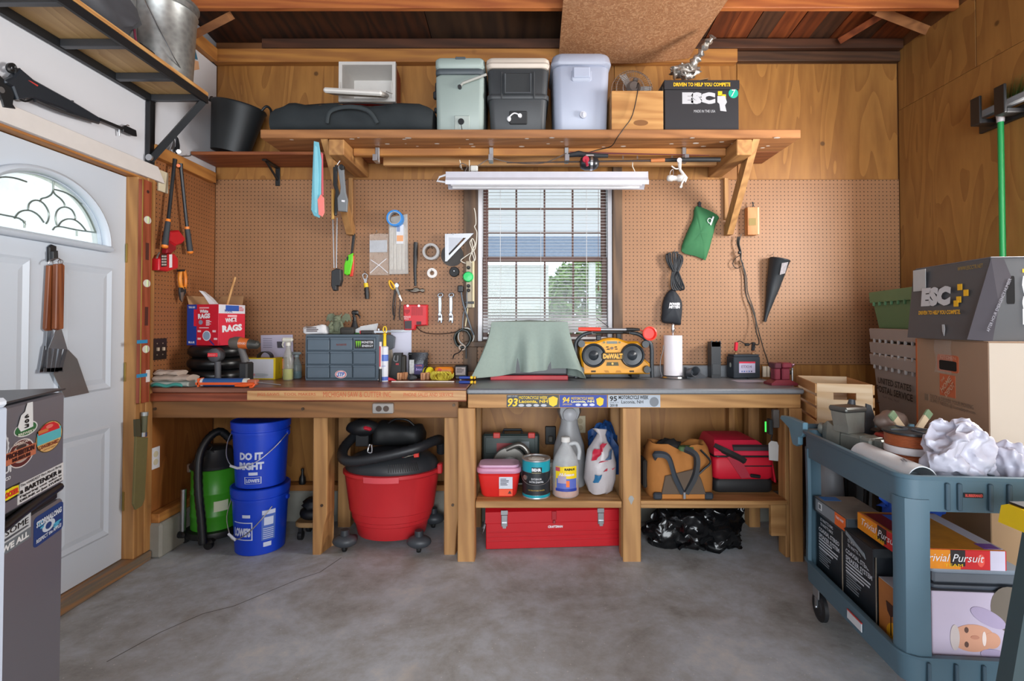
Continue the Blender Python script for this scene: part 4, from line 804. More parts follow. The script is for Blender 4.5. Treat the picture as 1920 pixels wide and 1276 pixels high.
def roll(label, px, py, r, ri, w, col, core, Yb=3.453, lab2=None):
    c = BY(px, py, Yb); g = thing('tape_roll', label, 'tape', c); rot = Matrix.Rotation(R(90),3, 'X')
    part('tape', MB().loft([[V(math.cos(2 * PI * k / 28) * a,-y, math.sin(2 * PI * k / 28) * a) for k in range(28)] for a, y in ((ri + .004,0),(r,0),(r, w),(ri + .004, w))], closed=True), M(col,.4), g, smooth=40)
    part('core', MB().loft([[V(math.cos(2 * PI * k / 28) * a,-y, math.sin(2 * PI * k / 28) * a) for k in range(28)] for a, y in ((ri,.001),(ri + .004,.001),(ri + .004, w - .001),(ri, w - .001))], closed=True), M(core,.5), g, smooth=40); hook(g, px, py + ri * 250 * -.9, Yb - w - .01); return g
roll('roll of bright blue painter tape on the pegboard',743,411,.053,.038,.05, '#2286d8', '#a8b0bc',3.439); roll('roll of grey duct tape beside the hammer',810,473,.055,.036,.048, '#a9a7a6', '#7a6a5c')
roll('small white tape roll below the duct tape',811,512,.033,.012,.02, '#dedad6', '#a08a78'); 
c = BY(852,509.5,3.452); g = thing('sanding_disc', 'small black round disc on the pegboard', 'disc', c); part('disc', MB().lathe([(.034,0),(.034,.008),(.03,.012)],28, rot=Matrix.Rotation(R(90),3, 'X')), M('#1a1b1d',.6), g, smooth=30); part('screw', MB().cyl((0,-.012,.005),(0,-.018,.005),.003, n=8), STEEL, g)
c = BY(848,478,3.455); g = single('abrasive_disc', MB().lathe([(.075,0),(.075,.003),(.01,.003)],32, rot=Matrix.Rotation(R(90),3, 'X')), M('#4a4745',.8, bmp=.3), 'dark grey abrasive disc behind the speed square', 'disc', c)
g = hang('speed_square', 'silver triangular speed square', 'square',850,450); SQ = M('#b9bbc0',.4,.5)
part('plate', slab(z8((1170,673),(1396,668),(1360,705),(1197,703),(1197,835),(1206,868),(1182,892),(1170,890)),3.426,.006), SQ, g, W=True); part('hypotenuse', slab(z8((1396,668),(1182,892),(1180,866),(1345,694)),3.425,.008), SQ, g, W=True); part('web', slab(z8((1197,703),(1318,700),(1197,828)),3.4275,.004), M('#a3a5ab',.4,.5), g, W=True); part('fence', slab(z8((1166,673),(1178,673),(1180,892),(1168,892)),3.416,.024), SQ, g, W=True); hook(g,851,441,3.42)
g = hang('hammer', 'claw hammer hanging head down on the pegboard', 'hammer',779,455); part('handle', MB().tube([BY(779.5,454,3.435), BY(779,480,3.435), BY(778,505,3.435), BY(779,536,3.435)], [.0145,.015,.011,.009],10), M('#2b2b2d',.5, var=.4, scale=30), g, W=True, smooth=50)
part('head', slab(z8((843,1112),(875,1118),(905,1112),(922,1100),(948,1100),(965,1112),(985,1106),(1002,1112),(1002,1136),(985,1142),(965,1132),(935,1142),(905,1140),(870,1128)),3.422,.026,.006), M('#6e675e',.4,.8), g, W=True)
g = hang('bottle_opener', 'bottle opener with yellow and black screwdriver handle', 'opener',686,515); part('loop', MB().tube(cpts(z8((512,1000),(530,990),(548,1002),(540,1035),(522,1035)),3.44,4, True),.004,6, True), STEEL, g, W=True); part('shank', slab(z8((518,1030),(546,1030),(540,1066),(526,1066)),3.438,.006), STEEL, g, W=True); part('collar', MB().cyl(BY(685.8,530.5,3.437), BY(687,539,3.437),.014, n=12), YEL, g, W=True); part('handle', MB().tube([BY(687,538,3.437), BY(688,550,3.437), BY(688.5,560,3.437)], [.014,.016,.014],12), BLACK, g, W=True, smooth=40); hook(g,687,512,3.43)
O5, K5 = (720,500),9.117
def z5(*p): return Zp(p, O5, K5)
g = hang('scissors', 'scissors with a yellow finger loop', 'scissors',742,535); part('finger_loop', MB().tube(cpts(z5((90,240),(125,255),(180,340),(165,378),(130,365),(95,300)),3.436,4, True),.006,8, True), M('#e8b31c',.4), g, W=True, smooth=50); part('pivot_plate', slab(z5((175,300),(215,265),(262,310),(240,360),(190,350)),3.435,.008,.002), STEEL, g, W=True); part('shank', slab(z5((185,350),(235,345),(275,470),(250,500)),3.434,.010,.002), M('#7a7a78',.35,.8), g, W=True); part('blade', slab(z5((250,500),(275,475),(310,570),(300,592)),3.436,.004), M('#e8e6e0',.3,.6), g, W=True); hook(g,745,524,3.425)
g = hang('pliers', 'long thin dark-handled pliers hanging under the scissors', 'pliers',740,560); part('handle', MB().tube(cpts(z5((185,400),(170,520),(152,680),(158,800),(175,840),(165,905)),3.442),.005,8), M('#2c2a2a',.5), g, W=True, smooth=50); part('handle', MB().tube(cpts(z5((205,400),(200,520),(190,700),(180,850)),3.446),.004,8), M('#5a4a44',.5), g, W=True, smooth=50)
part('handle', MB().tube(cpts(z5((268,560),(275,640),(262,800),(275,912)),3.444),.004,8), M('#4a3c3a',.5), g, W=True, smooth=50); hook(g,741,543,3.43)
g = hang('battery_charger', 'red battery charger mounted on the pegboard', 'charger',778,580); RD = M('#cf1c28',.4)
part('body', slab(z5((328,645),(735,645),(735,1000),(540,1010),(520,1080),(345,1082),(330,860)),3.40,.054,.008), RD, g, W=True)
for i in range(11): part('vent', slab(z5((475 + i * 18,680),(480 + i * 18,680),(480 + i * 18,830),(475 + i * 18,830)),3.3985,.002), M('#8e1018',.5), g, W=True)
part('port', slab(z5((555,932),(635,932),(635,990),(555,990)),3.397,.004), M('#4a1a1c',.5), g, W=True); part('terminal', slab(z5((350,925),(470,920),(470,1058),(355,1058)),3.397,.004), M('#3c3034',.5), g, W=True); part('emblem', slab(z5((350,730),(440,730),(440,770),(395,812),(350,770)),3.398,.003), M('#a51620',.5), g, W=True); pxtext(g, 'MILWAUKEE',757,592,770,595.5, M('#f0c8c8',.5), val=3.40 - 3.45, bold=.02); pxtext(g, 'M12',758,596,766,599, M('#f0c8c8',.5), val=3.40 - 3.45, bold=.02)
for a in (405,597): part('screw', MB().cyl(BY(720 + a / 9.117,573,3.40), BY(720 + a / 9.117,573,3.396),.007, n=10), STEEL, g, W=True)
part('cord', MB().tube(cpts(z5((545,1010),(620,1085),(720,1130),(900,1145),(1100,1135),(1250,1105)),3.44),.0035,6), M('#3b2a22',.6), g, W=True)
def wrench(x0, lab):
    g = hang('wrench', lab, 'wrench',720 + (x0 + 30) / K5,560); W_ = M('#9b9ea3',.36,.9); o = lambda *p: [(720 + (x + x0) / K5,500 + y / K5) for x, y in p]
    part('shaft', slab(o((12,500),(62,500),(66,640),(60,800),(14,800),(10,640)),3.438,.01,.002), W_, g, W=True); part('ring', MB().tube(cpts(o((5,485),(30,455),(75,455),(85,490),(50,520),(15,515)),3.442,4, True),.005,8, True), W_, g, W=True, smooth=50)
    part('jaw', slab(o((0,800),(40,760),(70,810),(80,900),(70,965),(50,965),(45,920),(20,920),(15,950),(0,940),(5,870)),3.434,.016,.003), W_, g, W=True); part('thumbscrew', MB().cyl(BY(*o((15,850))[0],3.432), BY(*o((60,850))[0],3.432),.007, n=10), W_, g, W=True); hook(g, *o((45,480))[0],3.43)
wrench(918, 'steel adjustable wrench nearer the red charger'); wrench(1105, 'steel adjustable wrench nearer the power strip')
O15, K15 = (840,390),5.55
def z15(*p): return Zp(p, O15, K15)
g = thing('power_strip', 'cream power strip on the window casing with cords plugged in', 'power strip', BY(881,530,3.437)); CREAM = M('#d6c9a2',.5)
part('body', slab(z15((185,548),(250,548),(252,1035),(188,1038)),3.408,.03,.004), M('#a79b84',.5), g, W=True); part('side', slab(z15((250,548),(272,552),(272,1032),(252,1036)),3.405,.033,.003), CREAM, g, W=True)
for y in (620,810,855): part('plug', MB().lathe([(.012,0),(.011,.02),(.005,.03)],12, BY(*z15((215, y))[0],3.408), rot=Matrix.Rotation(R(90),3, 'X')), DARK, g, W=True, smooth=40)
part('strap', slab(z15((175,972),(270,968),(270,996),(175,990)),3.40,.01,.002), BLACK, g, W=True); part('adapter', MB().box(BY(*z15((130,840))[0],3.40),(.035,.04,.045),.006), DARK, g, W=True)
part('cord', MB().tube(cpts(z15((135,840),(140,900),(160,1000),(200,1130),(240,1250),(268,1320)),3.39),.0055,8), M('#55606a',.45), g, W=True, smooth=50); part('cord', MB().tube(cpts(z15((205,860),(195,900),(195,1010),(160,1110),(150,1280)),3.395),.004,8), M('#6a727a',.45), g, W=True, smooth=50)
part('cord', MB().tube(cpts(z15((272,0),(285,60),(290,160),(275,190),(285,215),(300,260),(290,380),(270,440),(200,490),(135,540),(160,565),(215,580)),3.415),.0035,6), M('#cfc9bc',.5), g, W=True); part('cord_bundle', MB().tube(cpts(z15((245,325),(228,360),(250,440),(225,520),(240,565),(272,540),(250,450),(280,380),(262,322),(245,330),(262,420),(285,520),(262,560)),3.41),.0035,6), M('#d8d2c4',.5), g, W=True); part('cord', MB().tube(cpts(z15((205,1038),(195,1120),(180,1230)),3.42),.004,6), CREAM, g, W=True)
c = BY(878,519,3.38); g = single('night_light', MB().lathe([(.034,0),(.034,.018),(.028,.026),(.0,.028)],28, rot=Matrix.Rotation(R(90),3, 'X')), M('#12c964',.35), 'round bright green push light on the power strip', 'light', BY(878,519,3.404), smooth=40)
# coil of cable and its transformer
c = BY(868,634,3.41); g = thing('cable_coil', 'coil of black cable hanging under the power strip', 'cable', c); mb = MB(); rg = random.Random(2)
for k in range(7): parts('cable_turn', MB().tube([V((.05 + .003 * rg.uniform(-1,1)) * math.cos(2 * PI * j / 22) + rg.uniform(-.001,.001),-.024 + .008 * k + rg.uniform(-.003,.003),(.058 + .004 * rg.uniform(-1,1)) * math.sin(2 * PI * j / 22)) for j in range(22)],.0075,6, True), M('#16201c',.45), g, smooth=50)
part('tie', MB().tube([V(.02 * math.cos(t),-.034 + .002 * math.sin(t),-.058 + .016 * math.sin(t)) for t in [2 * PI * k / 12 for k in range(12)]],.005,6, True), M('#c9b8a8',.6), g)
part('white_loop', MB().tube([V(.02 + .052 * math.cos(2 * PI * j / 22),.006,.012 + .056 * math.sin(2 * PI * j / 22)) for j in range(22)],.004,6, True), M('#cfcfc8',.5), g)
parts('lead', MB().tube(cpts(Zp(((1415,500),(1350,580),(1265,620),(1240,700)),(720,600),9.6),3.36),.004,6).tube(cpts(Zp(((1475,490),(1480,600),(1480,690)),(720,600),9.6),3.37),.006,6), BLACK, g, W=True)
# --- right of the window
O13, K13 = (1180,340),3.19
def z13(*p): return Zp(p, O13, K13)
g = hang('drawstring_pouch', 'dark green cloth pouch hanging right of the window', 'pouch',1311,385)
P = otl(z13((395,155),(430,150),(535,205),(520,260),(465,455),(440,460),(400,445),(315,415),(345,310),(385,220)),3.43); c = sum(P, V(0,0,0)) / len(P); P = smoothpts(P,3, True)
part('cloth', MB().loft([[c + (p - c) * k + V(0, dy + .006 * mnoise.noise(p * 22),0) for p in P] for k, dy in ((.02,-.012),(.5,-.014),(.85,-.004),(1,.01),(.97,.022))]), M('#2f6b42',.8, var=.12, bmp=.25), g, W=True, smooth=60); part('loop', slab(z13((412,125),(420,117),(430,125),(430,152),(412,152)),3.435,.01,.002), BLACK, g, W=True)
lg = part('logo', MB().tube(cpts(z13((468,232),(478,220),(490,225),(490,245),(476,248)),3.409,4, True),.0022,6, True), WHITE, g, W=True); part('logo_bar', slab(z13((482,258),(500,208),(508,211),(490,262)),3.408,.002), WHITE, g, W=True)
g = hang('wood_block', 'small pale wooden block hanging on a cord', 'block',1411,390); part('block', MB().bb((BY(1402,440,3.405).x,3.405, BY(1402,440,3.405).z),(BY(1420,388,3.405).x,3.45, BY(1420,388,3.405).z),.002), wood('#b0703c', '#cf9560', 'Z'), g, W=True); _b = BY(1420,388,3.405); part('end_grain', MB().bb((_b.x + .0003,3.405, BY(1420,439,3.405).z),(_b.x + .012,3.45, _b.z),.001), M('#d8b48c',.7), g, W=True); part('label', slab(z13((715,220),(758,218),(758,262),(715,264)),3.403,.0015), M('#8a7438',.6), g, W=True); part('cord', MB().tube(cpts(z13((735,155),(742,130),(735,125),(745,150)),3.42),.003,6), BLACK, g, W=True)
g = hang('cord_pouch', 'black drawstring pouch with white print and a coiled black cord', 'pouch',1262,475); OP, KP = (1225,460),7.975
def zp(*p): return Zp(p, OP, KP)
rg = random.Random(5)
for i,(xt, yt) in enumerate(((195,130),(230,115),(290,100),(335,100),(375,135),(400,150))):
    part('cord_loop', MB().tube(cpts(zp((300 + i * 12,400),(xt + 15,250),(xt, yt + 25),(xt + 10, yt),(xt + 30, yt + 15),(xt + 35,240),(320 + i * 10,400)), [3.42 - .004 * (i % 3)] * 7,4),.0055,6), M('#1b1f24',.35), g, W=True, smooth=50)
for i in range(5): part('cord_loop', MB().tube(cpts(zp((285 + i * 22,395),(270 + i * 15,480),(270 + i * 30,600),(300 + i * 35,660 + 10 * (i % 2)),(330 + i * 32,620),(340 + i * 18,500),(300 + i * 18,395)),3.415 - .003 * i,4),.006,6), M('#1b1f24',.35), g, W=True, smooth=50)
P = smoothpts(otl(zp((255,660),(300,650),(345,700),(400,780),(430,860),(430,1000),(415,1130),(400,1190),(270,1170),(130,1145),(132,1000),(140,870),(190,730)),3.43),3, True); c = sum(P, V(0,0,0)) / len(P)
part('cloth', MB().loft([[c + (p - c) * k + V(0, dy + .004 * mnoise.noise(p * 25),0) for p in P] for k, dy in ((.02,-.03),(.5,-.03),(.85,-.018),(1,.0),(.96,.02))]), M('#23282f',.75, var=.12, bmp=.2), g, W=True, smooth=60); pxtext(g, 'POWER',1255,567,1275,572.5, WHITE, val=3.395 - 3.45, bold=.05, shear=.2); pxtext(g, 'MITTEN',1254,573,1275,578, WHITE, val=3.395 - 3.45, bold=.05, shear=.2); hook(g,1262,472,3.42)
g = hang('charger_lead', 'thin black battery lead looped on a hook and trailing to the battery', 'cable',1385,445); LD = M('#23221f',.5)
for i in range(3): part('loop', MB().tube(cpts(z13((648 + i * 8,330),(645 + i * 6,370),(660 + i * 4,420),(668,470),(680,490)),3.43 - .005 * i),.004,6), LD, g, W=True)
part('wire_loop', MB().tube(cpts(z13((670,440),(640,455),(618,490),(640,520),(672,505)),3.435),.0025,6), LD, g, W=True); part('tie', MB().box(BY(*z13((660,425))[0],3.42),(.022,.016,.02),.004), BLACK, g, W=True)
part('wire', MB().tube(cpts(z13((670,470),(690,560),(700,680),(730,750),(755,830),(760,900),(775,950),(770,975),(745,972)), [3.44,3.44,3.435,3.43,3.42,3.40,3.36,3.30,3.26]),.004,6), LD, g, W=True); part('wire', MB().tube(cpts(z13((672,470),(700,570),(708,660),(745,770),(765,860),(800,990),(830,1080),(848,1180)),3.445),.003,6), LD, g, W=True); hook(g,1385,444,3.42)
a, b = BY(1462,487,3.41), BY(1434,603,3.44); ax = (b - a); Lf = ax.length; rot = ax.to_track_quat('Z', 'Y').to_matrix(); g = thing('funnel', 'long black plastic funnel hanging on the pegboard', 'funnel', a)
part('cone', MB().lathe([(.060,-.008),(.064,-.006),(.066,0),(.062,.004),(.040, Lf * .45),(.028, Lf * .62),(.014, Lf * .85),(.008, Lf),(.006, Lf),(.012, Lf * .85),(.055,.01),(.058,-.008)],28, rot=rot, cap=False), M('#262a2e',.5), g, smooth=40); part('label', slab([(1466,493),(1478,491),(1472,512),(1462,515)],3.347,.002), M('#7a7478',.5, var=.7, scale=70), g, W=True); hook(g,1446,478,3.43)
# ================================================================ things standing on the two benches
ZT = ZB + .0005
def on(px, py, z=ZT): return BZ(px, py, z)
def btop(name, label, cat, px, py, rz=0, z=ZT, Y=None, group=None):
    p = on(px, py, z)
    if Y: q = BY(px, py, Y); p = V(q.x, Y, z)
    return thing(name, label, cat, p, rz, group)
# small-parts drawer cabinet
g = btop('drawer_cabinet', 'slate blue small-parts drawer cabinet with stickers', 'drawer cabinet',641,713); SB = M('#52616d',.5, var=.05); k = g.o.location.y / F; w, h, d = 137 * k,86 * k,.17
part('body', MB().bb((-w / 2,.012,0),(w / 2, d, h),.003), SB, g); part('frame', MB().bb((-w / 2,0,0),(w / 2,.012,.012),.002).bb((-w / 2,0, h - .014),(w / 2,.012, h),.002).bb((-w / 2,0,.012),(-w / 2 + .008,.012, h - .014)).bb((w / 2 - .016,0,.012),(w / 2,.012, h - .014)), SB, g)
dw, dh = (w - .026) / 3,(h - .028) / 3; drs = {}
for i in range(3):
    for j in range(3):
        x0, z0 = -w / 2 + .009 + i * dw,.013 + j * dh
        q = drs[(i, j)] = part('drawer', MB().bb((x0 + .003,-.004, z0 + .003),(x0 + dw - .003,.011, z0 + dh - .003),.003), M('#586875',.45, var=.04), g)
        part('drawer_pull', MB().bb((x0 + .004,-.014, z0 + dh - .014),(x0 + dw - .004,-.0042, z0 + dh - .006),.002), M('#62727f',.45, var=.04), q)
ms_ = pxplate(drs[(2,2)],665,637,701,653, BLACK, val=-.0045, label='black sticker with green claw mark'); GRN = M('#7cc81e',.5)
for i, x in enumerate((668.5,672,675.5)): pxplate(ms_, x - 1.2,639, x + 1.2,651 - (i == 2), GRN, val=-.0055, name='claw', shape=[(-.7,.5),(.5,.5),(.4,-.1),(.0,-.5),(-.3,0)])
pxtext(ms_, 'MONSTER',678,639,700,643.5, WHITE, val=-.0055, bold=.02); pxtext(ms_, 'ENERGY',679,646,700,650, WHITE, val=-.0055, bold=.02)
so = pxplate(drs[(1,0)],628,694,650,709, WHITE, val=-.0045, shape='o', label='white oval sticker'); pxplate(so,629,694.7,649,708.3, M('#d23a3c',.5), val=-.0055, shape='o', name='red_ring'); pxplate(so,630.5,695.8,647.5,707.2, WHITE, val=-.0065, shape='o', name='white_field'); pxtext(so, 'STP',632,697.5,646,705.5, M('#1f4fb0',.5), val=-.0075, bold=.03, shear=.3)
pxtext(drs[(1,2)], 'BLACK&DECKER',631,644,650,647.5, M('#7a2c18',.5), val=-.0045, bold=.02)
ZC = ZT + h + .0008; YC = g.o.location.y
g = thing('paper_wad', 'crumpled white printed packet on the drawer cabinet', 'packet', V(BY(593,627, YC + .05).x, YC + .06, ZC)); RBm = RB(MB(),(0,0,0),.15,.09,.052,.025,0); RBm.crumple(.018,18,2,0); part('paper', RBm, M('#d8d8da',.7, var=.1), g, smooth=50); greek(g,(.0,-.052,.03),.09,.03,3, M('#4a3a3c',.7), seed=3)
# winged gargoyle
g = thing('gargoyle_figurine', 'small winged green-grey stone gargoyle figurine on the drawer cabinet', 'figurine', V(BY(632,627, YC + .06).x, YC + .07, ZC)); ST = M('#6f7660',.85, var=.35, scale=40, bmp=.6)
mb = MB().ball((0,0,.05),(.034,.03,.05),16,12,.2,8,1).ball((0,-.012,.098),(.025,.024,.022),14,10,.15,8,2).ball((0,-.036,.09),(.012,.012,.01),10,8).ball((-.03,-.018,.03),(.018,.024,.03),10,8,.2).ball((.03,-.018,.03),(.018,.024,.03),10,8,.2).ball((0,-.008,.008),(.048,.036,.01),14,6)
mb.tube([V(-.028,-.02,.075), V(-.04,-.034,.05), V(-.028,-.04,.03)], [.010,.009,.008],8).tube([V(.028,-.02,.075), V(.04,-.034,.05), V(.028,-.04,.03)], [.010,.009,.008],8); part('body', mb, ST, g, smooth=60)
for s in (-1,1):
    wp = [(s * .01,.08),(s * .025,.115),(s * .045,.132),(s * .068,.125),(s * .078,.10),(s * .077,.075),(s * .066,.09),(s * .056,.075),(s * .044,.086),(s * .032,.068),(s * .02,.07)]; part('wing', MB().prism(wp,.008,(0,.012,0), b=.002), ST, g, smooth=40)
    part('ear', MB().tube([V(s * .016,-.01,.112), V(s * .03,-.006,.13)], [.008,.002],6), ST, g, smooth=60)
p = BY(664,600,3.40); g = thing('spray_bottle', 'black trigger spray bottle with green label behind the drawer cabinet', 'spray bottle',(p.x,3.41, ZT)); hh = BY(664,607,3.41).z - ZT
part('bottle', MB().lathe([(.03,0),(.034,.01),(.034, hh - .05),(.02, hh - .01),(.012, hh + .02)],20), DARK, g, smooth=40); part('label', MB().lathe([(.0345, hh - .12),(.0345, hh - .05),(.03, hh - .035)],20, cap=False), M('#4cb84a',.5), g, smooth=40); part('trigger_head', MB().cyl((0,0, hh + .02),(0,0, hh + .045),.011, n=12).box((.004,-.004, hh + .075),(.045,.022,.03),.008).tube([V(.016,-.004, hh + .07), V(.034,-.004, hh + .05), V(.036,-.004, hh + .035)], [.006,.005,.003],6).cyl((-.004,-.004, hh + .045),(-.004,-.004, hh + .07),.009, n=10), BLACK, g)
g = thing('plastic_scoop', 'translucent frosted plastic scoop lying on the drawer cabinet', 'scoop', V(BY(682,615, YC + .1).x, YC + .11, ZC),12); part('tray', MB().loft([[V(x, sy * w_, z) for x, z in ((-.085,.012),(.07,.002),(.085,.065),(-.02,.045))] for sy, w_ in ((-1,.04),(1,.04))]), film('#cfd2d6',.62,.4), g); part('rim', MB().tube([V(.07,-.041,.004), V(.086,-.041,.066), V(-.02,-.041,.046)],.003,6), film('#dfe2e6',.8,.4), g)
g = thing('black_case', 'small dark zip case on the drawer cabinet', 'case', V(BY(651,627, YC + .02).x, YC + .03, ZC)); part('body', RB(MB(),(0,0,0),.088,.045,.044,.012), M('#35332f',.7), g, smooth=40); part('zip', RB(MB(),(0,0,.03),.0895,.0465,.003,.012), BLACK, g)
g = thing('caliper', 'black and silver caliper with red ends on the drawer cabinet', 'caliper', V(BY(690,627, YC + .02).x, YC + .03, ZC)); part('slide', MB().bb((-.045,-.014,.002),(.035,.012,.024),.004), M('#2a2626',.5), g); part('red_end', MB().bb((-.052,-.014,.003),(-.0455,.012,.023),.002), M('#c43a44',.5), g); part('beam', MB().bb((.0355,-.008,.008),(.115,.004,.022),.001), STEEL, g); part('jaw', MB().bb((.06,-.01,.0225),(.067,.006,.036),.001), STEEL, g)
# clipboard-like white sheet and steel ruler against the pegboard
g = thing('white_sheet', 'white sheet of paper leaning on the pegboard behind the caulk', 'paper', V(BY(754,660,3.43).x,3.445, ZT),0, None); part('sheet', MB().add([BY(733,618,3.452), BY(771.5,618,3.452), V(BY(771,700,3.44).x,3.446, ZT + .001), V(BY(735,700,3.44).x,3.446, ZT + .001)], [(0,1,2,3)]), M('#d6d8ea',.7, var=.03), g, W=True)
g = single('steel_ruler', slab([(700,620),(772,618),(772,621),(700,624)],3.435,.002), STEEL, 'thin steel ruler resting on top of the white sheet', 'ruler', BY(740,621,3.435), W=True)
g = btop('glue_gun', 'grey plastic glue gun standing behind the caulk tube', 'glue gun',728,700, Y=3.40); part('body', slab([(716,627),(733,627),(740,632),(738,652),(728,657),(716,655)],3.385,.03,.004), M('#5a6068',.5), g, W=True); part('grip', slab([(724,655),(734,655),(739,704),(726,703)],3.387,.026,.004), M('#8d8274',.5), g, W=True)
# caulk tube, marker, glue
p = V(BY(721,710,3.16).x,3.16, ZT); g = thing('caulk_tube', 'white and blue caulk tube standing upright with a yellow nozzle', 'caulk', p); s_ = p.y / F
part('tube', MB().lathe([(.0215,0),(.022,.004),(.022,64 * s_),(.012,66 * s_)],24), M('#d6dae2',.4), g, smooth=40); part('blue_band', MB().lathe([(.0223,38 * s_),(.0223,50 * s_)],24, cap=False), M('#5878c8',.45), g, smooth=40); part('blue_band', MB().lathe([(.0223,2 * s_),(.0223,9 * s_)],24, cap=False), M('#4a66b8',.45), g, smooth=40); part('nozzle', MB().lathe([(.010,66 * s_),(.009,86 * s_),(.012,88 * s_),(.006,90 * s_)],14), YEL, g, smooth=40); part('pull_ring', MB().tube([V(.010 * math.cos(t),0,97 * s_ + .018 * math.sin(t)) for t in [2 * PI * k / 16 for k in range(16)]],.0035,6, True), YEL, g, smooth=50)
text(g, 'ALEX',(0,-.0228,29 * s_),.008, BLUE, w=.024, lift=.001)
p = V(BY(713,711,3.14).x,3.14, ZT); g = thing('marker_tube', 'slim red and white adhesive syringe standing by the drawer cabinet', 'tube', p); part('barrel', MB().lathe([(.008,24 * s_),(.008,74 * s_)],14), M('#dcd2d0',.4), g, smooth=40); part('red_strip', MB().bb((-.004,-.009,28 * s_),(.004,-.0081,66 * s_)), M('#c23440',.5), g); part('base', MB().lathe([(.010,0),(.009,24 * s_)],14), BLACK, g, smooth=40)
p = on(727,714); g = thing('glue_tube', 'small red and white glue tube lying on the bench', 'glue', p,6); part('tube', MB().loft([[V(x, r * math.cos(t), max(.0, r2 * math.sin(t) + r2)) for t in [2 * PI * k / 14 for k in range(14)]] for x, r, r2 in ((-.03,.013,.013),(.0,.015,.013),(.03,.018,.008),(.05,.02,.002))]), M('#d03a44',.4), g, smooth=50); part('cap', MB().tube([V(-.03,0,.013), V(-.045,0,.011), V(-.06,0,.008)], [.013,.009,.002],12), WHITE, g, smooth=50)
# black holster, foil pouch, wood blocks
p = V(BY(744,705,3.30).x,3.30, ZT); g = thing('tool_holster', 'black plastic tool with grey clip standing by the foil pouch', 'tool', p); part('body', MB().loft([[V(x * k + dx, y, z) for x, y in ((-.034,-.02),(.034,-.02),(.034,.03),(-.034,.03))] for k, dx, z in ((1.1,-.01,0),(.9,0,.09),(.75,.008,.165))]), M('#232424',.5), g); part('clip', MB().tube(smoothpts([V(-.008,-.026,.15), V(-.012,-.03,.12), V(.01,-.03,.115), V(.012,-.026,.15)],4),.005,6), M('#6a6d70',.4), g); part('button', MB().box((.008,-.024,.095),(.02,.006,.012),.002), M('#b04048',.5), g); part('side_pouch', MB().bb((.022,.0,0),(.052,.05,.15),.008), M('#2a2824',.6), g)
p = V(BY(784,704,3.34).x,3.34, ZT); g = thing('foil_pouch', 'black foil pouch with purple label', 'pouch', p,0); pm = MB().loft([[V(x * .062 * k, y * dd, z) for x, y in ((-1,0),(-.6,-1),(.6,-1),(1,0),(.6,1),(-.6,1))] for k, dd, z in ((.95,.022,0),(1,.028,.05),(1,.015,.12),(1.02,.004,.165))]); part('bag', pm, M('#2b2c30',.22,.6, var=.5, scale=30, bmp=.5), g, smooth=30); part('zip_edge', MB().bb((-.066,-.005,.15),(.066,.005,.158),.001), BLACK, g); q = plate(g,(.012,-.031,.06),.06,.065, M('#2e1f5e',.4), name='purple_label'); text(q, 'COFFEE',(.012,-.032,.083),.009, M('#d86a50',.5), w=.04); text(q, 'bean',(.012,-.032,.06),.017, M('#b8a8e8',.5), w=.04, shear=.3); plate(g,(-.035,-.029,.075),.03,.09, M('#c9c9c9',.25,.6, var=.6, scale=60), name='foil_window')
for i,(px, lab) in enumerate(((749, 'grooved wooden block beside the glue tube'),(759, 'grooved wooden block touching the dark stone'),(793, 'grooved wooden block beside the yellow strap'),(801, 'grooved wooden block, rightmost of the row'))):
    p = on(px,712 - (i % 2)); g = thing('wood_block', lab, 'block', p,(8,-6,4,-4)[i], 'grooved wood blocks on the bench'); part('block', MB().bb((-.014,-.012,0),(.014,.02,.045),.003), wood('#b0774e', '#d8a478', 'Z'), g); part('groove', MB().bb((-.003,-.0125,.004),(.003,-.0121,.041)), M('#8a5a38',.7), g)
p = on(772,713); single('dark_stone', MB().ball((0,0,.018),(.028,.018,.019),14,10,.3,8,3, flatz=-.018), M('#33363a',.6, var=.4, scale=50, bmp=.5), 'dark grey lump of stone between the wood blocks', 'stone', p, smooth=50)
# yellow tape, orange foam, strap, transformer, clamps, white rod
p = V(BY(803,703,3.3).x,3.3, ZT); g = thing('tape_measure_roll', 'yellow and black striped roll standing on edge', 'tape',(p.x, p.y, ZT),62); part('roll', MB().lathe([(.0,-.018),(.036,-.018),(.038,-.012),(.038,.012),(.036,.018),(.0,.018)],28,(0,0,.0385), rot=Matrix.Rotation(R(90),3, 'X')), M('#d8cf2a',.45), g, smooth=40); part('band', MB().lathe([(.0385,-.008),(.0385,.008)],28,(0,0,.0385), rot=Matrix.Rotation(R(90),3, 'X'), cap=False), M('#3a3522',.5), g, smooth=40)
p = V(BY(833,705,3.32).x,3.32, ZT); g = thing('foam_roll', 'bright orange plastic pack behind the yellow strap', 'pack', p,5); part('pack', RB(MB(),(0,0,0),.12,.06,.075,.02), M('#e8861c',.4, var=.15), g, smooth=50); part('seam', RB(MB(),(0,0,.045),.122,.062,.003,.02), M('#c46a10',.5), g); part('red_tag', MB().box((-.03,-.0325,.05),(.02,.002,.035),.0005,(R(25), 'Y')), M('#d8402c',.5), g)
p = on(828,712); g = thing('strap_coil', 'tangled pale yellow webbing strap', 'strap', p); SY = M('#d8c84a',.7, var=.15)
for i in range(7): a = i * .5; part('coil', MB().tube([V(-.045 + i * .015 + (.018 + .004 * (i % 3)) * math.cos(t),-.012 + .008 * math.cos(t + a),.027 + .024 * math.sin(t)) for t in [2 * PI * k / 16 for k in range(16)]],.006,4, True, flat=2.2), SY, g, smooth=50)
part('tail', MB().loft([[V(x, y, z), V(x, y + .002, z), V(x, y + .002, z + .024), V(x, y, z + .024)] for x, y, z in ((.03,-.01,.002),(.07,-.015,.012),(.078,-.012,.024))]), SY, g)
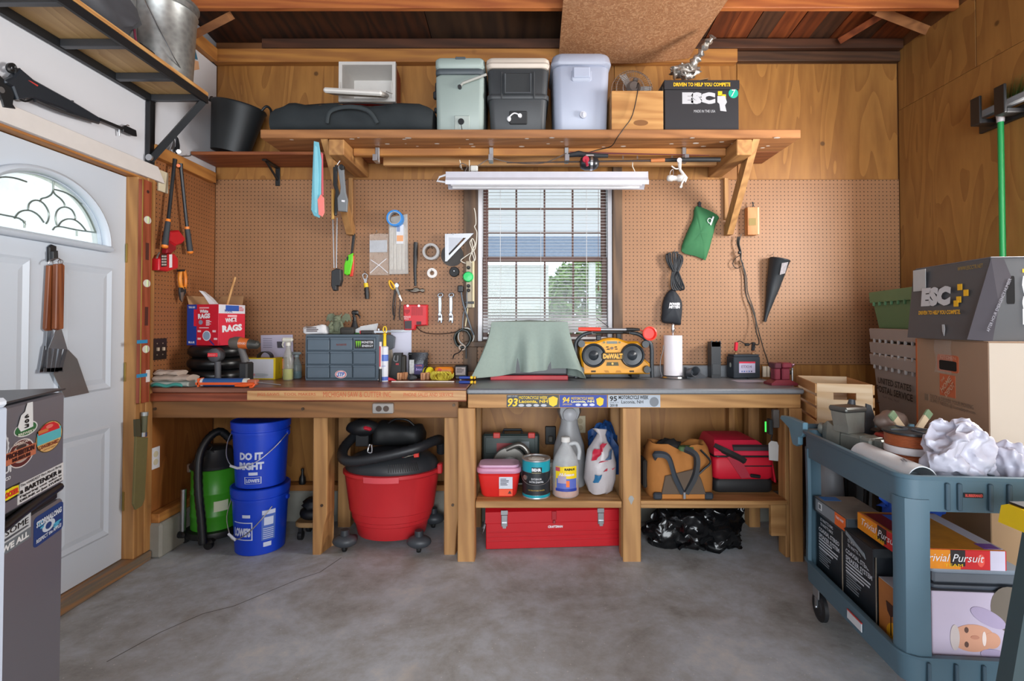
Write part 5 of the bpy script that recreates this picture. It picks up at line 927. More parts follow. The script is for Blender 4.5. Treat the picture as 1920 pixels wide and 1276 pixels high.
g = btop('power_adapter', 'black power adapter with silver label on the bench', 'adapter',864,702, Y=3.30); part('body', MB().bb((-.04,0,0),(.04,.07,.085),.006), M('#232325',.5), g); q = plate(g,(-.002,-.0005,.052),.062,.042, M('#a89a96',.5), name='label'); greek(q,(-.002,-.0005,.054),.05,.03,4, M('#3a3030',.6)); plate(g,(-.002,-.0005,.028),.062,.004, M('#e8ddd0',.5), name='white_strip'); part('knob', MB().cyl((-.0,0,.008),(0,-.006,.008),.006, n=10), STEEL, g)
for i,(py, lab, dz) in enumerate(((714, 'blue-handled bar clamp with yellow jaws, upper of the pair',.018),(718, 'blue-handled bar clamp with yellow jaws, lower of the pair',0))):
    p = on(872,716 + i * 3); g = thing('bar_clamp', lab, 'clamp',(p.x, p.y, ZT + dz),3 - 4 * i); part('grip', MB().tube([V(-.035,0,.009), V(-.01,0,.009),(.03,0,.009)], [.008,.0095,.008],10), M('#1d3f96',.4), g, smooth=50); part('jaw', MB().bb((.03,-.012,.0005),(.048,.012,.0175),.004), YEL, g); part('jaw', MB().bb((.052,-.014,.0005),(.064,.014,.0175),.004), M('#e0a818',.45), g); part('bar', MB().bb((-.055,-.003,.004),(.07,.003,.014),.001), DARK, g)
a, b = on(735,716), on(852,716); single('white_rod', MB().cyl(a + V(0,-.01,.004), b + V(0,-.01,.004),.004, n=8), M('#e8e0d6',.5), 'long thin white stick lying along the bench edge', 'stick',(a + b) / 2, W=True)
# ---------------------------------------------------------------- left end of the bench
CX, CY = -1.905,3.19; TU = M('#121416',.32, var=.2)
for i, lab in enumerate(('black inner tube at the bottom of the stack', 'black inner tube in the middle of the stack', 'black inner tube on top of the stack under the rags box')):
    g = single('inner_tube', MB().loft([[V((.125 + .037 * math.cos(t)) * math.cos(a),(.105 + .037 * math.cos(t)) * math.sin(a),.037 + .037 * math.sin(t)) for t in [2 * PI * k / 14 for k in range(14)]] for a in [2 * PI * j / 36 for j in range(36)]], closed=True), TU, lab, 'inner tube',(CX + .004 * i, CY, ZT + i * .0735), smooth=60, group='stacked inner tubes'); part('valve', MB().cyl((.09,-.05,.03),(.07,-.04,.03),.004, n=8), STEEL, g)
ZR = ZT + 3 * .0735 + .001; g = thing('rag_box', 'red and blue printed box of white rags on the inner tubes', 'box',(-1.812,3.055, ZR),-15); w, d, h = .232,.2,.245
part('carton', MB().bb((-w,0,0),(0, d, h),.002), M('#c8172e',.5), g); q = plate(g,(-w + .036,0, h / 2),.072, h - .002, M('#123a94',.5), name='blue_panel')
pf = part('front_print', MB().bb((-.0005,.0,.0),(.0,.0,.0)), REDP, g) if False else g
def rtext(s, x, z, hh, ww, m, **k): text(g, s,(x,0, z), hh, m, w=ww, **k)
rtext('White',-.105,.204,.02,.062, WHITE, bold=.05, shear=.15); rtext('RAGS',-.105,.175,.03,.09, WHITE, bold=.06, roll=3); plate(g,(-.105,-.0003,.224),.07,.008, M('#e6a8ae',.5), name='print_bar'); text(q, 'TOOL BOX',(-w + .036,0,.228),.012, WHITE, w=.05, bold=.03); text(q, 'BLUE',(-w + .036,0,.018),.012, WHITE, w=.045, bold=.03)
plate(g,(-w + .062,-.0012,.165),.02,.1, M('#d81c34',.5), name='red_tab'); greek(g,(-.07,0,.135),.04,.035,5, WHITE, seed=8); plate(g,(-.13,0,.138),.03,.028, M('#8a90a8',.5), name='badge', shape='o'); greek(g,(-.095,0,.105),.09,.008,1, WHITE, seed=9)
q2 = plate(g,(-.085,0,.058),.06,.06, M('#e0e0e6',.5), name='lens_ring', shape='o'); plate(q2,(-.085,-.001,.058),.05,.05, M('#8aa0b8',.5), name='rag_picture', shape='o'); plate(g,(-.047,-.0005,.018),.045,.008, M('#2c2a80',.5), name='lens_handle', roll=-40)
for x, z in ((-.14,.085),(-.03,.085),(-.14,.04),(-.02,.04)): plate(g,(x,0, z),.024,.012, M('#e8c4c8',.5), name='icon')
S = lambda y, z: (0.0, y, z)
part('side_face', MB().bb((.0,.001,.001),(.0008, d - .001, h * .78)), M('#d3263c',.5), g); part('side_top', MB().bb((.0,.001, h * .78),(.0008, d - .001, h - .001)), M('#d8d8e0',.5), g); part('side_blue', MB().bb((.0008,.05, h * .84),(.0014,.15, h * .98)), M('#2a55ac',.5), g)
text(g, 'TOOL', S(.07, h * .84),.016, M('#2a4f9c',.5), ax='X', w=.06, bold=.03, lift=.002); text(g, 'WHITE', S(.09, h * .62),.026, WHITE, ax='X', w=.085, bold=.05, lift=.002, roll=4); text(g, 'RAGS', S(.1, h * .42),.042, WHITE, ax='X', w=.15, bold=.06, lift=.002, roll=4); plate(g,(.0009,.1, h * .72),.07,.012, M('#f0b8c0',.5), ax='X', name='print_bar'); plate(g,(.0009,.16, h * .12),.06,.02, M('#e8c4c8',.5), ax='X', name='print_bar'); greek(g, S(.17, h * .9),.04,.03,3, M('#c83a48',.6), ax='X', lift=.002)
part('flap', MB().add([(-w, d, h),(-.02, d, h),(-.04, d + .03, h + .06),(-w + .02, d + .03, h + .06)], [(0,1,2,3)]), CARD, g); part('flap', MB().add([(-w,0.01, h),(-w, d - .01, h),(-w - .04, d - .02, h + .055),(-w - .04,.03, h + .055)], [(0,1,2,3)]), CARD, g)
single('rag', MB().loft([[V(x, y * k, z) for x, y, z in ((-.02,-1,0),(.02,-1,0),(.02,1,0),(-.02,1,0))] for k in (.015,)] + [[V(x - .03, y * .02, z + .05) for x, y, z in ((-.02,-1,0),(.012,-1,-.01),(.012,1,-.01),(-.02,1,0))], [V(x - .075, y * .012, z + .085) for x, y, z in ((-.012,-1,0),(.01,-1,-.005),(.01,1,-.005),(-.012,1,0))]]), M('#d8d8da',.8, bmp=.4), 'corner of white cloth poking out of the rags box', 'rag',(-1.895,3.15, ZR + .246), smooth=50)
a, b = BY(422,575,3.15), BY(441,519,3.17); single('wooden_stick', MB().tube([a - V(.02,0,.1), b],.0075,4), wood('#a8743c', '#d4a468', 'Z'), 'thin wooden stick standing up out of the rags box', 'stick', a, W=True)
# flashlight-like impact tool
p = V(BY(405,700,3.005).x,3.005, ZT); g = thing('work_light', 'grey cordless work light with red face standing on the bench', 'flashlight',(p.x, p.y, ZT)); k = p.y / F; GB = M('#4a4b50',.5)
part('base', RB(MB(),(0,0,0),.078,.06,.026,.01), GB, g, smooth=40); part('base_trim', MB().bb((.02,-.032,.006),(.042,-.03,.024),.001), M('#d23a40',.5), g); part('handle', MB().tube([V(.01,0,.024), V(.01,0,.06), V(.008,0,.115)], [.016,.015,.016],14), GB, g, smooth=50); part('head', MB().lathe([(.0,-.03),(.03,-.03),(.036,-.022),(.034,.02),(.02,.03)],24,(.0,0,.148), rot=Matrix.Rotation(R(90),3, 'X')), GB, g, smooth=40); f_ = part('face_plate', MB().box((.0,-.0325,.15),(.052,.005,.02),.002), M('#d8323c',.4), g); g.o.scale = (1.1,1.1,1.15); text(f_, 'DDD',(.0,-.035,.15),.008, M('#f0a0a0',.5), w=.035)
# orange drill lying against the box
g = thing('cordless_drill', 'orange and grey cordless drill propped against the rags box', 'drill',(-1.63,3.0, ZT + .149))
part('motor', MB().tube([V(-.075,-.0,.09), V(-.05,0,.092), V(-.02,0,.09)], [.03,.036,.036],16), M('#5a544e',.5), g, smooth=40); part('housing', MB().tube([V(-.022,0,.09), V(.03,0,.085)], [.034,.03],16), M('#c8642a',.45), g, smooth=40); part('chuck', MB().tube([V(.03,0,.085), V(.05,0,.083), V(.078,0,.08), V(.09,0,.078)], [.03,.026,.024,.012],16), M('#3a3a36',.45), g, smooth=40); part('grip', MB().tube([V(-.02,0,.07), V(-.012,.01,.03), V(.0,.02,-.02)], [.02,.018,.022],12), M('#5c5a5a',.5), g, smooth=50); text(g, 'RIDGID',(.005,-.035,.09),.012, M('#e8d8d0',.5), w=.045)
part('battery', MB().box((.004,.02,-.085),(.05,.08,.127),.008), DARK, g)
# folded towels
g = btop('folded_towel', 'folded beige and teal-edged towels at the left end of the bench', 'towel',327,724); TW = M('#b9a99c',.95, var=.1, bmp=.5, scale=30)
for i,(w_, d_, z_, h_, x_) in enumerate(((.2,.13,.0,.035,0.01),(.19,.12,.03,.035,.01),(.13,.1,.062,.03,-.02))):
    m_ = MB().loft([[V(x_ + w_ * (u - .5), y, max(0, z_ + (h_ / 2) * (1 + math.sin(t)) + .008 * mnoise.noise(V(u * 5, t, i)) * (1 if z_ else 0))) for t, y in [(2 * PI * k / 16,-d_ / 2 * math.cos(2 * PI * k / 16) ) for k in range(16)]] for u in [j / 14 for j in range(15)]]); part('fold', m_, TW if i else M('#a8b4ae',.95, var=.1, bmp=.5), g, smooth=60)
part('teal_edge', MB().tube(smoothpts([V(-.085,-.055,.012), V(-.05,-.068,.02), V(.0,-.066,.01), V(.05,-.068,.02), V(.085,-.058,.012)],4),.009,8), M('#3f8f86',.9), g, smooth=60)
# caulk gun
g = btop('caulk_gun', 'orange caulk gun loaded with a blue tube lying on the bench edge', 'caulk gun',424,725); k = g.o.location.y / F
part('cartridge', MB().tube([V(-.12,0,.026), V(.10,0,.026)],.023,18), M('#22548e',.4), g, smooth=40); part('cartridge_end', MB().tube([V(-.135,0,.026), V(-.12,0,.026)],.0225,18), M('#d8d8d8',.5), g, smooth=40); part('cartridge_end', MB().tube([V(.10,0,.026), V(.125,0,.026)],.0225,18), M('#cfd0c8',.5), g, smooth=40); part('nozzle', MB().tube([V(-.136,0,.026), V(-.15,0,.026), V(-.17,0,.024)], [.014,.009,.004],10), M('#d2cfc8',.5), g, smooth=40)
OC = M('#e25a20',.4); part('cradle', MB().bb((-.155,-.028,.014),(.16,-.0245,.028),.001), OC, g); part('front_plate', MB().bb((-.145,-.028,.003),(-.138,.026,.05),.001), OC, g); part('grip', MB().tube([V(.07,-.034,.012), V(.12,-.036,.014), V(.17,-.034,.02)], [.007,.011,.009],10), OC, g, smooth=50); part('trigger', MB().tube(smoothpts([V(.175,-.03,.02), V(.165,-.034,.005), V(.15,-.034,.004)],3),.006,8), OC, g, smooth=50); part('head', MB().bb((.127,-.02,.01),(.175,.02,.042),.005), M('#b8654a',.45), g); part('rod', MB().cyl((.17,0,.026),(.30,.01,.01),.004, n=8), STEEL, g)
# yellow-edged carton, booklet, glasses, bottles
g = btop('lamp_carton', 'white carton with yellow edges and lamp pictures', 'box',480,711,0); k = g.o.location.y / F; w, h = 72 * k,40 * k; YC_ = M('#e0c41e',.5); part('carton', MB().bb((-w / 2,0,0),(w / 2,.1, h),.001), YC_, g); q = plate(g,(-.004,0, h / 2), w - .016, h - .014, M('#c9ccd4',.45), name='front_print'); plate(q,(.02,-.001,.028),.12,.022, M('#aeb6bc',.4), name='lamp_picture', shape='o'); plate(q,(-.02,-.0012,.03),.03,.014, M('#c88a94',.5), name='red_badge'); text(g, '27 WATT',(w / 2,.05, h / 2),.01, INK, ax='X', w=.07, roll=90)
g = btop('small_carton', 'narrow red and black carton standing beside the lamp carton', 'box',528,708); part('carton', MB().bb((-.018,0,0),(.018,.055,.13),.001), M('#3a2a22',.5), g); plate(g,(.004,0,.09),.026,.07, M('#d84a2c',.5), name='red_print'); text(g, 'RED',(.004,-.001,.095),.02, YEL, w=.06, roll=80); plate(g,(.004,0,.03),.026,.04, M('#c86a3c',.5), name='photo_print')
g = thing('booklet', 'pale printed booklet leaning on the pegboard', 'booklet', V(BY(520,660,3.42).x,3.42, ZT)); part('cover', MB().add([BY(489,628,3.445), BY(549,627,3.445), V(BY(551,690,3.43).x,3.434, ZT + .001), V(BY(489,690,3.43).x,3.434, ZT + .001), BY(489,628,3.449), BY(549,627,3.449), V(BY(551,690,3.43).x,3.438, ZT + .001), V(BY(489,690,3.43).x,3.438, ZT + .001)], [(0,1,2,3),(4,7,6,5),(0,4,5,1),(1,5,6,2),(3,2,6,7),(0,3,7,4)]), M('#bdb8cc',.6, var=.05), g, W=True)
part('dark_picture', slab([(519,640),(530,640),(532,652),(520,652)],3.437,.0015), M('#4a4850',.6), g, W=True); 
for i in range(5): part('text_line', slab([(493,634 + i * 4),(510,634 + i * 4),(510,635.3 + i * 4),(493,635.3 + i * 4)],3.441 - .0012 * i,.001), M('#8a8698',.6), g, W=True)
g = thing('headband', 'black curved headband resting on the lamp carton', 'headband', V(BY(493,668,3.24).x,3.27, ZT + 40 * k + .001)); part('band', MB().loft([[V(.045 * math.cos(t) * q, y,.04 * math.sin(t) * q + .001) for q, y in ((1,-.02),(1,.02),(.86,.02),(.86,-.02))] for t in [PI * j / 14 for j in range(15)]]), M('#17181a',.35), g, smooth=40)
def clearspray(px, py, lab, liquid, head, hgt, col):
    p = on(px, py); g = thing('spray_bottle', lab, 'spray bottle', p); k = p.y / F; H_ = hgt * k
    part('bottle', MB().lathe([(.028,0),(.032,.006),(.032, H_ * .45),(.024, H_ * .6),(.014, H_ * .74),(.013, H_ * .8)],22), film(col,.4,.15), g, smooth=40); part('liquid', MB().lathe([(.027,.003),(.0305,.008),(.0305, H_ * .26),(.0, H_ * .26)],22), M(liquid,.3), g, smooth=40); part('trigger_head', MB().lathe([(.016, H_ * .8),(.016, H_ * .88)],14).box((-.004,0, H_ * .94),(.07,.024, H_ * .1),.008).tube([V(-.03,0, H_ * .9), V(-.036,0, H_ * .82), V(-.03,0, H_ * .76)], [.006,.005,.004],6), head, g)
clearspray(540,712, 'clear spray bottle with yellow liquid and white trigger', '#b8c01e', M('#d6d4c8',.45),80, '#b8b8ac'); clearspray(556,709, 'pale blue spray bottle behind the yellow-liquid one', '#5a7880', M('#8a9698',.45),50, '#8aa0a4')
p = on(567,704); single('work_glove', MB().ball((0,.02,.055),(.035,.035,.06),18,12,.45,8,6, flatz=-.055), M('#8d8a80',.9, var=.2, bmp=.4), 'crumpled grey work glove beside the drawer cabinet', 'glove', p, smooth=60)
# ---------------------------------------------------------------- right bench: draped machine
p = on(993,712); g = thing('draped_toaster_oven', 'boxy machine on a red base draped with a sage green towel', 'appliance', p); k = p.y / F; W2, HH, DD = 75 * k,107 * k,.17
part('base', MB().bb((-W2 + .005,-.005,0),(W2 - .01, DD,.028),.003), M('#c01e2c',.4), g); part('body', MB().bb((-W2 + .012,.01,.029),(W2 - .012, DD - .01, HH),.01), M('#4a4c50',.45), g)
def drape(t, v):
    # t round the box (0..1), v from the top (0) to the hem (1)
    P = [(-1,0),(1,0),(1,1),(-1,1)]; q = (t * 4) % 4; i = int(q); f = q - i; a, b = P[i], P[(i + 1) % 4]; X = a[0] + (b[0] - a[0]) * f; Yv = a[1] + (b[1] - a[1]) * f
    corner = 1 - min(f,1 - f) * 2; side = (.0,.02,.0,.05)[i]
    hem = {0: .95 - .16 * f + .012 * math.sin(f * 12),1: .80 + .12 * math.sin(f * PI),2: .7,3: .86}[i]
    if i == 0 and f > .9: hem += .1 * (f - .9) * 10
    if i == 1 and f < .25: hem = .97 - (.12 * f)
    if i == 3 and f > .75: hem = .98
    fl = (corner ** 3) * .055 + .012; wav = (.02 * math.sin(t * 4 * PI * 4.4 + 1) + .013 * math.sin(t * 4 * PI * 9.1 + .6)) * (.25 + .75 * v)
    k1 = v ** 1.5 * fl + v * wav * 1.5; hx = W2 - .018 + .006; x = X * (hx + k1 * 1.15 + (side * v)); y = (Yv * (DD) if Yv else 0) + (Yv * 2 - 1) * k1 * 1.1
    return V(x, y, HH + .006 - v * HH * hem)
mb = MB().grid(drape,96,16, closed=True); top = [drape(i / 96,0) for i in range(96)]; n0 = len(mb.v)
c = V(0, DD / 2, HH + .018); mb.add([c] + [p_ for p_ in top], [(0, i + 1,(i + 1) % 96 + 1) for i in range(96)]); bmw = mb
part('towel', mb, M('#8c9b93',.95, var=.08, bmp=.35, scale=60), g, smooth=70)
# jobsite radio
OR, KR = (1060,590),9.8167
def zr(*p): return Zp(p, OR, KR)
p = BY(1152,706,3.27); g = thing('jobsite_radio', 'yellow jobsite radio with black roll bars and two round speakers', 'radio',(p.x,3.27, ZT)); RY = M('#e39b12',.42, var=.06); YR = 3.27
part('body', slab(zr((360,500),(560,498),(640,470),(740,438),(860,425),(980,435),(1080,470),(1160,498),(1340,490),(1420,560),(1440,800),(1560,900),(1555,1090),(330,1100),(300,900),(265,700),(290,560)), YR,.15,.012), RY, g, W=True, smooth=30)
for i, x in enumerate((522,1232)):
    c = BY(*zr((x,745))[0], YR); rr = 205 / KR * YR / F; sp = part('speaker', MB().lathe([(rr * 1.08,.0),(rr * 1.08,.012),(rr,.02),(rr * .93,.018),(rr * .86,.004),(rr * .45,-.0),(rr * .3,.008),(.0,.014)],36, c, rot=Matrix.Rotation(R(90),3, 'X')), M('#2c3238',.35), g, W=True, smooth=40)
lgp = part('name_plate', slab(zr((690,700),(1060,695),(1075,720),(1075,800),(1055,822),(695,825),(672,800),(672,725)), YR - .026,.02,.004), M('#4a3c1c',.5), g, W=True); pxtext(lgp, 'DeWALT',1060 + 698 / KR,590 + 712 / KR,1060 + 1052 / KR,590 + 806 / KR, M('#f0a81c',.4), val=-.026, bold=.05)
part('display', slab(zr((765,485),(955,485),(955,530),(765,530)), YR - .003,.006), M('#4a5244',.3), g, W=True)
for (a, b) in ((715,505),(1000,505)): part('button', MB().cyl(BY(*zr((a, b))[0], YR), BY(*zr((a, b))[0], YR - .006),.007, n=12), M('#6b6a30',.4), g, W=True)
for (a, b) in ((775,590),(790,630),(930,590),(940,628)): part('button', MB().box(BY(*zr((a, b))[0], YR - .002),(.016,.008,.006),.002), DARK, g, W=True)
part('knob', MB().cyl(BY(*zr((860,612))[0], YR), BY(*zr((860,612))[0], YR - .01),.009, n=14), M('#6a4a1c',.4), g, W=True); part('input_panel', slab(zr((770,870),(970,870),(985,935),(755,935)), YR - .003,.005), M('#4b4724',.5), g, W=True)
part('knob', MB().cyl(BY(*zr((868,898))[0], YR), BY(*zr((868,898))[0], YR - .012),.007, n=12), M('#e8b43c',.4), g, W=True)
for x in (475,1180): part('slot', slab(zr((x,1022),(x + 85,1022),(x + 85,1055),(x,1055)), YR - .001,.004), M('#3a2c10',.6), g, W=True)
for x in (640,1000): parts('vent', slab(zr((710,1020),(790,1020),(815,1060),(740,1060)) if x == 640 else zr((940,1020),(1010,1020),(1040,1060),(925,1060)), YR - .001,.004), M('#b87c10',.5), g, W=True)
RBK = M('#2f353a',.4)
part('roll_bar', MB().tube(cpts(zr((1200,330),(1330,350),(1450,420),(1560,520),(1590,650),(1590,900),(1600,1150)), YR - .02), [.010,.011,.012,.0125,.0125,.0125,.013, ] + [.013] * 18,10), RBK, g, W=True, smooth=50); part('roll_bar', MB().tube(cpts(zr((480,325),(380,345),(280,400),(200,500),(190,650),(190,900),(190,1160)), YR - .02),.012,10), RBK, g, W=True, smooth=50)
for (a, b) in ((1460,535),(1490,1000),(275,1010),(290,530)): part('bar_joint', MB().lathe([(.022,-.01),(.024,.0),(.022,.03)],16, BY(*zr((a, b))[0], YR - .008), rot=Matrix.Rotation(R(90),3, 'X')), RBK, g, W=True, smooth=40)
part('back_bar', MB().tube([BY(*zr((480,325))[0], YR - .02), BY(*zr((480,325))[0], YR + .0) + V(.02,.12,0), BY(*zr((1200,330))[0], YR) + V(-.02,.12,0), BY(*zr((1200,330))[0], YR - .02)],.010,8), RBK, g, W=True, smooth=50)
for x in (400,1290): part('foot', slab(zr((x - 80,1090),(x + 80,1090),(x + 70,1150),(x - 70,1150)), YR + .01,.1,.003), RUBBER, g, W=True)
part('latch', MB().box(BY(*zr((610,420))[0], YR + .03),(.03,.03,.035),.004), DARK, g, W=True); part('latch', MB().box(BY(*zr((980,390))[0], YR + .06),(.03,.03,.035),.004), DARK, g, W=True); part('antenna', wire(zr((580,60),(800,225)), YR + .1,.0022), INK, g, W=True)
g = thing('telescoping_mirror', 'telescoping inspection tool with red grip and red ring resting on the radio', 'inspection tool', BY(1140,618,3.222)); part('grip', MB().tube([BY(*zr((240,262))[0],3.222), BY(*zr((300,262))[0],3.222), BY(*zr((650,266))[0],3.222)], [.011,.0125,.0125],14), M('#e2402c',.4), g, W=True, smooth=40); part('tube', MB().cyl(BY(*zr((650,267))[0],3.222), BY(*zr((1130,270))[0],3.222),.0095, n=14), M('#9a9ea6',.3,.7), g, W=True, smooth=40); part('collar', MB().tube([BY(*zr((1120,270))[0],3.222), BY(*zr((1250,268))[0],3.222), BY(*zr((1370,270))[0],3.222)], [.012,.0115,.007],12), BLACK, g, W=True, smooth=40)
c = BY(*zr((1550,342))[0],3.217); part('ring', MB().loft([[c + V(r_ * math.cos(2 * PI * q / 28), y, r_ * math.sin(2 * PI * q / 28)) for q in range(28)] for r_, y in ((.044,-.012),(.037,-.015),(.034,.018),(.041,.02))], closed=True), M('#ef4434',.4), g, W=True, smooth=40); part('cup', MB().lathe([(.034,0),(.03,.02),(.0,.022)],24, c + V(0,.018,0), rot=Matrix.Rotation(R(-90),3, 'X')), M('#ef4434',.4), g, W=True, smooth=40); part('neck', MB().cyl(BY(*zr((1365,270))[0],3.222), c + V(-.038,0,.012),.003, n=8), M('#c83a30',.4), g, W=True)
# paper towel, nozzle, bin, battery, vise
p = V(BY(1262,704,3.34).x,3.34, ZT); g = thing('paper_towel_holder', 'paper towel roll on a chrome stand', 'paper towel', p); k = p.y / F; part('base', MB().lathe([(.075,0),(.078,.004),(.074,.014),(.02,.018)],30), STEEL, g, smooth=40); part('roll', MB().lathe([(.018,.02),(.0585,.02),(.0585,.02 + 74 * k),(.018,.02 + 74 * k)],32), M('#e4e2e8',.9, bmp=.15, var=.03), g, smooth=40); part('rod', MB().cyl((0,0,.018),(0,0,88 * k),.005, n=10), STEEL, g); part('finial', MB().lathe([(.004,84 * k),(.011,88 * k),(.013,92 * k),(.008,96 * k),(.011,99 * k),(.004,102 * k)],14), STEEL, g, smooth=50); part('side_arm', MB().tube(smoothpts([V(-.068,-.0,.008), V(-.082,0,.05), V(-.08,0,.12), V(-.066,0,.17), V(-.062,0,.21)],4),.003,6), M('#6a6a6c',.35,.8), g, smooth=50)
p = V(BY(1301,701,3.27).x,3.27, ZT); g = thing('vacuum_nozzle', 'dark grey vacuum nozzle lying on the counter', 'nozzle', p,10); part('neck', MB().loft([[V(r_ * math.cos(t), y, z + r_ * math.sin(t)) for t in [2 * PI * q / 20 for q in range(20)]] for r_, y, z in ((.031,-.02,.05),(.033,-.022,.05),(.028,.05,.036),(.022,.05,.036),(.026,-.015,.05))], closed=True), M('#4a4e54',.45), g, smooth=40); part('head', MB().loft([[V(x,.05 + y, z) for y, z in ((0,0),(.04,0),(.04, hz),(0, hz))] for x, hz in ((-.02,.07),(.03,.06),(.11,.012))]), M('#4a4e54',.45), g)
p = V(BY(1343,702,3.35).x,3.35, ZT); g = thing('narrow_bin', 'tall narrow black plastic bin on the counter', 'bin', p); k = p.y / F; w_ = 9 * k; H_ = 67 * k; part('body', MB().loft([[V(x, y, z) for x, y in ((-w_ * q,0 - .0),(w_ * q,0),(w_ * q,.07),(-w_ * q,.07))] for q, z in ((.95,0),(1, H_),(.92, H_),(.88, H_ - .03))]), M('#2d3135',.45), g); part('rib', MB().bb((-w_ + .006,-.003,.02),(w_ - .006,-.0003,.09),.001), M('#383c40',.45), g); parts('tooth', MB().bb((-w_,.0, H_ + .0005),(-w_ + .01,.01, H_ + .008)).bb((0,.0, H_ + .0005),(.01,.01, H_ + .008)).bb((w_ - .01,.0, H_ + .0005),(w_,.01, H_ + .008)), M('#2d3135',.45), g)
p = V(BY(1401,708,3.31).x,3.31, ZT); g = thing('battery', 'black sealed motorcycle battery with clamps on its posts', 'battery', p,6); k = p.y / F; w_, H_ = 26 * k,45 * k; BB = M('#2f363e',.42); part('case', MB().bb((-w_,0,.003),(w_,.095, H_ - .015),.004), BB, g); part('lid', MB().bb((-w_ + .004,.005, H_ - .0145),(w_ - .004,.09, H_),.003), BB, g)
q = plate(g,(.0,0, H_ * .47), w_ * 1.22, H_ * .46, M('#b9b4cc',.5), name='label'); plate(q,(0,-.001, H_ * .67), w_ * 1.22, H_ * .07, M('#d0304a',.5), name='red_bar'); text(q, 'ETX14',(-.005,-.001, H_ * .5),.018, M('#8a7a90',.5), w=.07, bold=.03)
for i in range(5): plate(q,(-.035 + i * .016,-.001, H_ * .3),.009,.009, M(('#4a6a9a', '#2a5aa8', '#7a7a8a', '#2a5aa8', '#3a3a4a')[i],.5), name='symbol', shape='o')
plate(g,(-w_,.045, H_ * .55),.022,.03, M('#a9b0a8',.5), ax='x', name='side_sticker', shape='o')
for x, cm in ((-.055, M('#d8203a',.4)),(.062, M('#1d2126',.4))): part('post', MB().bb((x - .008,.03, H_),(x + .008,.045, H_ + .012),.001), M('#d8b088',.3,.8), g); part('clamp', MB().box((x,.035, H_ + .05),(.018,.022,.055),.004,(R(6), 'Y')), cm, g); part('clamp_jaw', MB().box((x + .002,.035, H_ + .02),(.008,.014,.02),.002), M('#d09878',.3,.9), g)
part('jumper', MB().tube(smoothpts([V(-.05,.035, H_ + .075), V(-.03,.035, H_ + .085), V(.0,.035, H_ + .07), V(.03,.035, H_ + .06), V(.055,.035, H_ + .075)],4),.003,6), INK, g); part('fuse_holder', MB().box((.02,.035, H_ + .062),(.03,.016,.018),.004), BLACK, g); part('bolt', MB().cyl((.0,-.004,.004),(0,-.016,.004),.004, n=8), INK, g)
single('paper_sheet', MB().bb((-.09,-.05,0),(.09,.05,.0006)), M('#b8b6c8',.6), 'pale sheet of paper under the battery', 'paper', on(1404,714) + V(0,0,0),4)
for i,(px, lab) in enumerate(((1431, 'pale wood offcut leaning by the battery'),(1438, 'narrow pale wood offcut next to the vise'))): p = BY(px,708,3.43); single('wood_offcut', MB().bb((-.012 + .004 * i,-.008,0),(.012 - .004 * i,.008,.07),.001), M('#d8cdb8',.7), lab, 'offcut',(p.x,3.415, ZT), group='offcuts by the battery')
p = on(1470,722); g = thing('bench_vise', 'maroon cast-iron bench vise bolted to the counter end', 'vise',(p.x, p.y + .04, ZT)); VM = M('#7a2a38',.4,.2, var=.15); k = p.y / F
part('base', MB().loft([[V(x * q, y * q2, z) for x, y in ((-1,-1),(1,-1),(1,1),(-1,1))] for q, q2, z in ((.075,.05,0),(.075,.05,.012),(.04,.035,.03))]), VM, g); part('column', MB().bb((-.045,-.03,.028),(-.012,.03,.098),.006), VM, g); part('column', MB().bb((-.004,-.03,.028),(.042,.03,.098),.006), VM, g); part('jaw', MB().bb((-.05,-.04,.095),(-.012,.04,.128),.004), M('#6a3a44',.35,.6), g); part('jaw', MB().bb((-.006,-.04,.097),(.05,.04,.128),.006), VM, g); part('anvil_horn', MB().tube([V(.045,0,.115), V(.07,0,.11), V(.08,0,.118)], [.014,.01,.006],10), M('#8a6a78',.3,.7), g, smooth=50)
part('screw', MB().cyl((.03,-.0,.07),(.066,-.0,.07),.013, n=14), M('#5a5448',.4,.8), g, smooth=40); part('handle', MB().cyl((.058,-.02,.09),(.058,-.022,-.012),.0055, n=10).ball((.058,-.02,.092),.008,8,6).ball((.058,-.022,-.014),.008,8,6), M('#8c8c8a',.35,.8), g, smooth=50)
# ================================================================ under the benches
BLU = M('#0f3fc4',.38, var=.06); LBL = M('#c9d2ea',.5)
def bucket(label, z0, c, tilt_=0):
    g = thing('bucket', label, 'bucket',(c[0], c[1], z0)); H = .365
    part('body', MB().lathe([(.126,.0),(.131,.004),(.146,.28),(.1465,.30),(.154,.30),(.154,.312),(.149,.314),(.149,.345),(.153,.347),(.153,.36),(.142,.36),(.138,.30),(.125,.02),(0,.018)],44), BLU, g, smooth=35)
    part('lid', MB().lathe([(.157,.328),(.158,.365),(.15,.368),(.146,.362),(0,.361)],44), BLU, g, smooth=35)
    for s in (-1,1): part('ear', MB().cyl((s * .15,0,.29),(s * .162,0,.29),.014, n=12), BLU, g, smooth=40)
    return g
BC = (-1.535,3.02); g = bucket('blue lidded bucket at the bottom of the stack with a paper information label',0, BC)
part('bail', MB().tube(smoothpts([V(-.16,-.01,.29), V(-.15,-.08,.20), V(-.10,-.135,.12), V(-.07,-.15,.10), V(0,-.156,.13), V(.07,-.145,.20), V(.12,-.11,.27)],5),.0028,6), M('#b8b4a8',.35,.8), g, smooth=60); part('grip', MB().tube([V(-.11,-.132,.125), V(-.06,-.153,.10)],.007,8), M('#d0d4e0',.4), g, smooth=60)
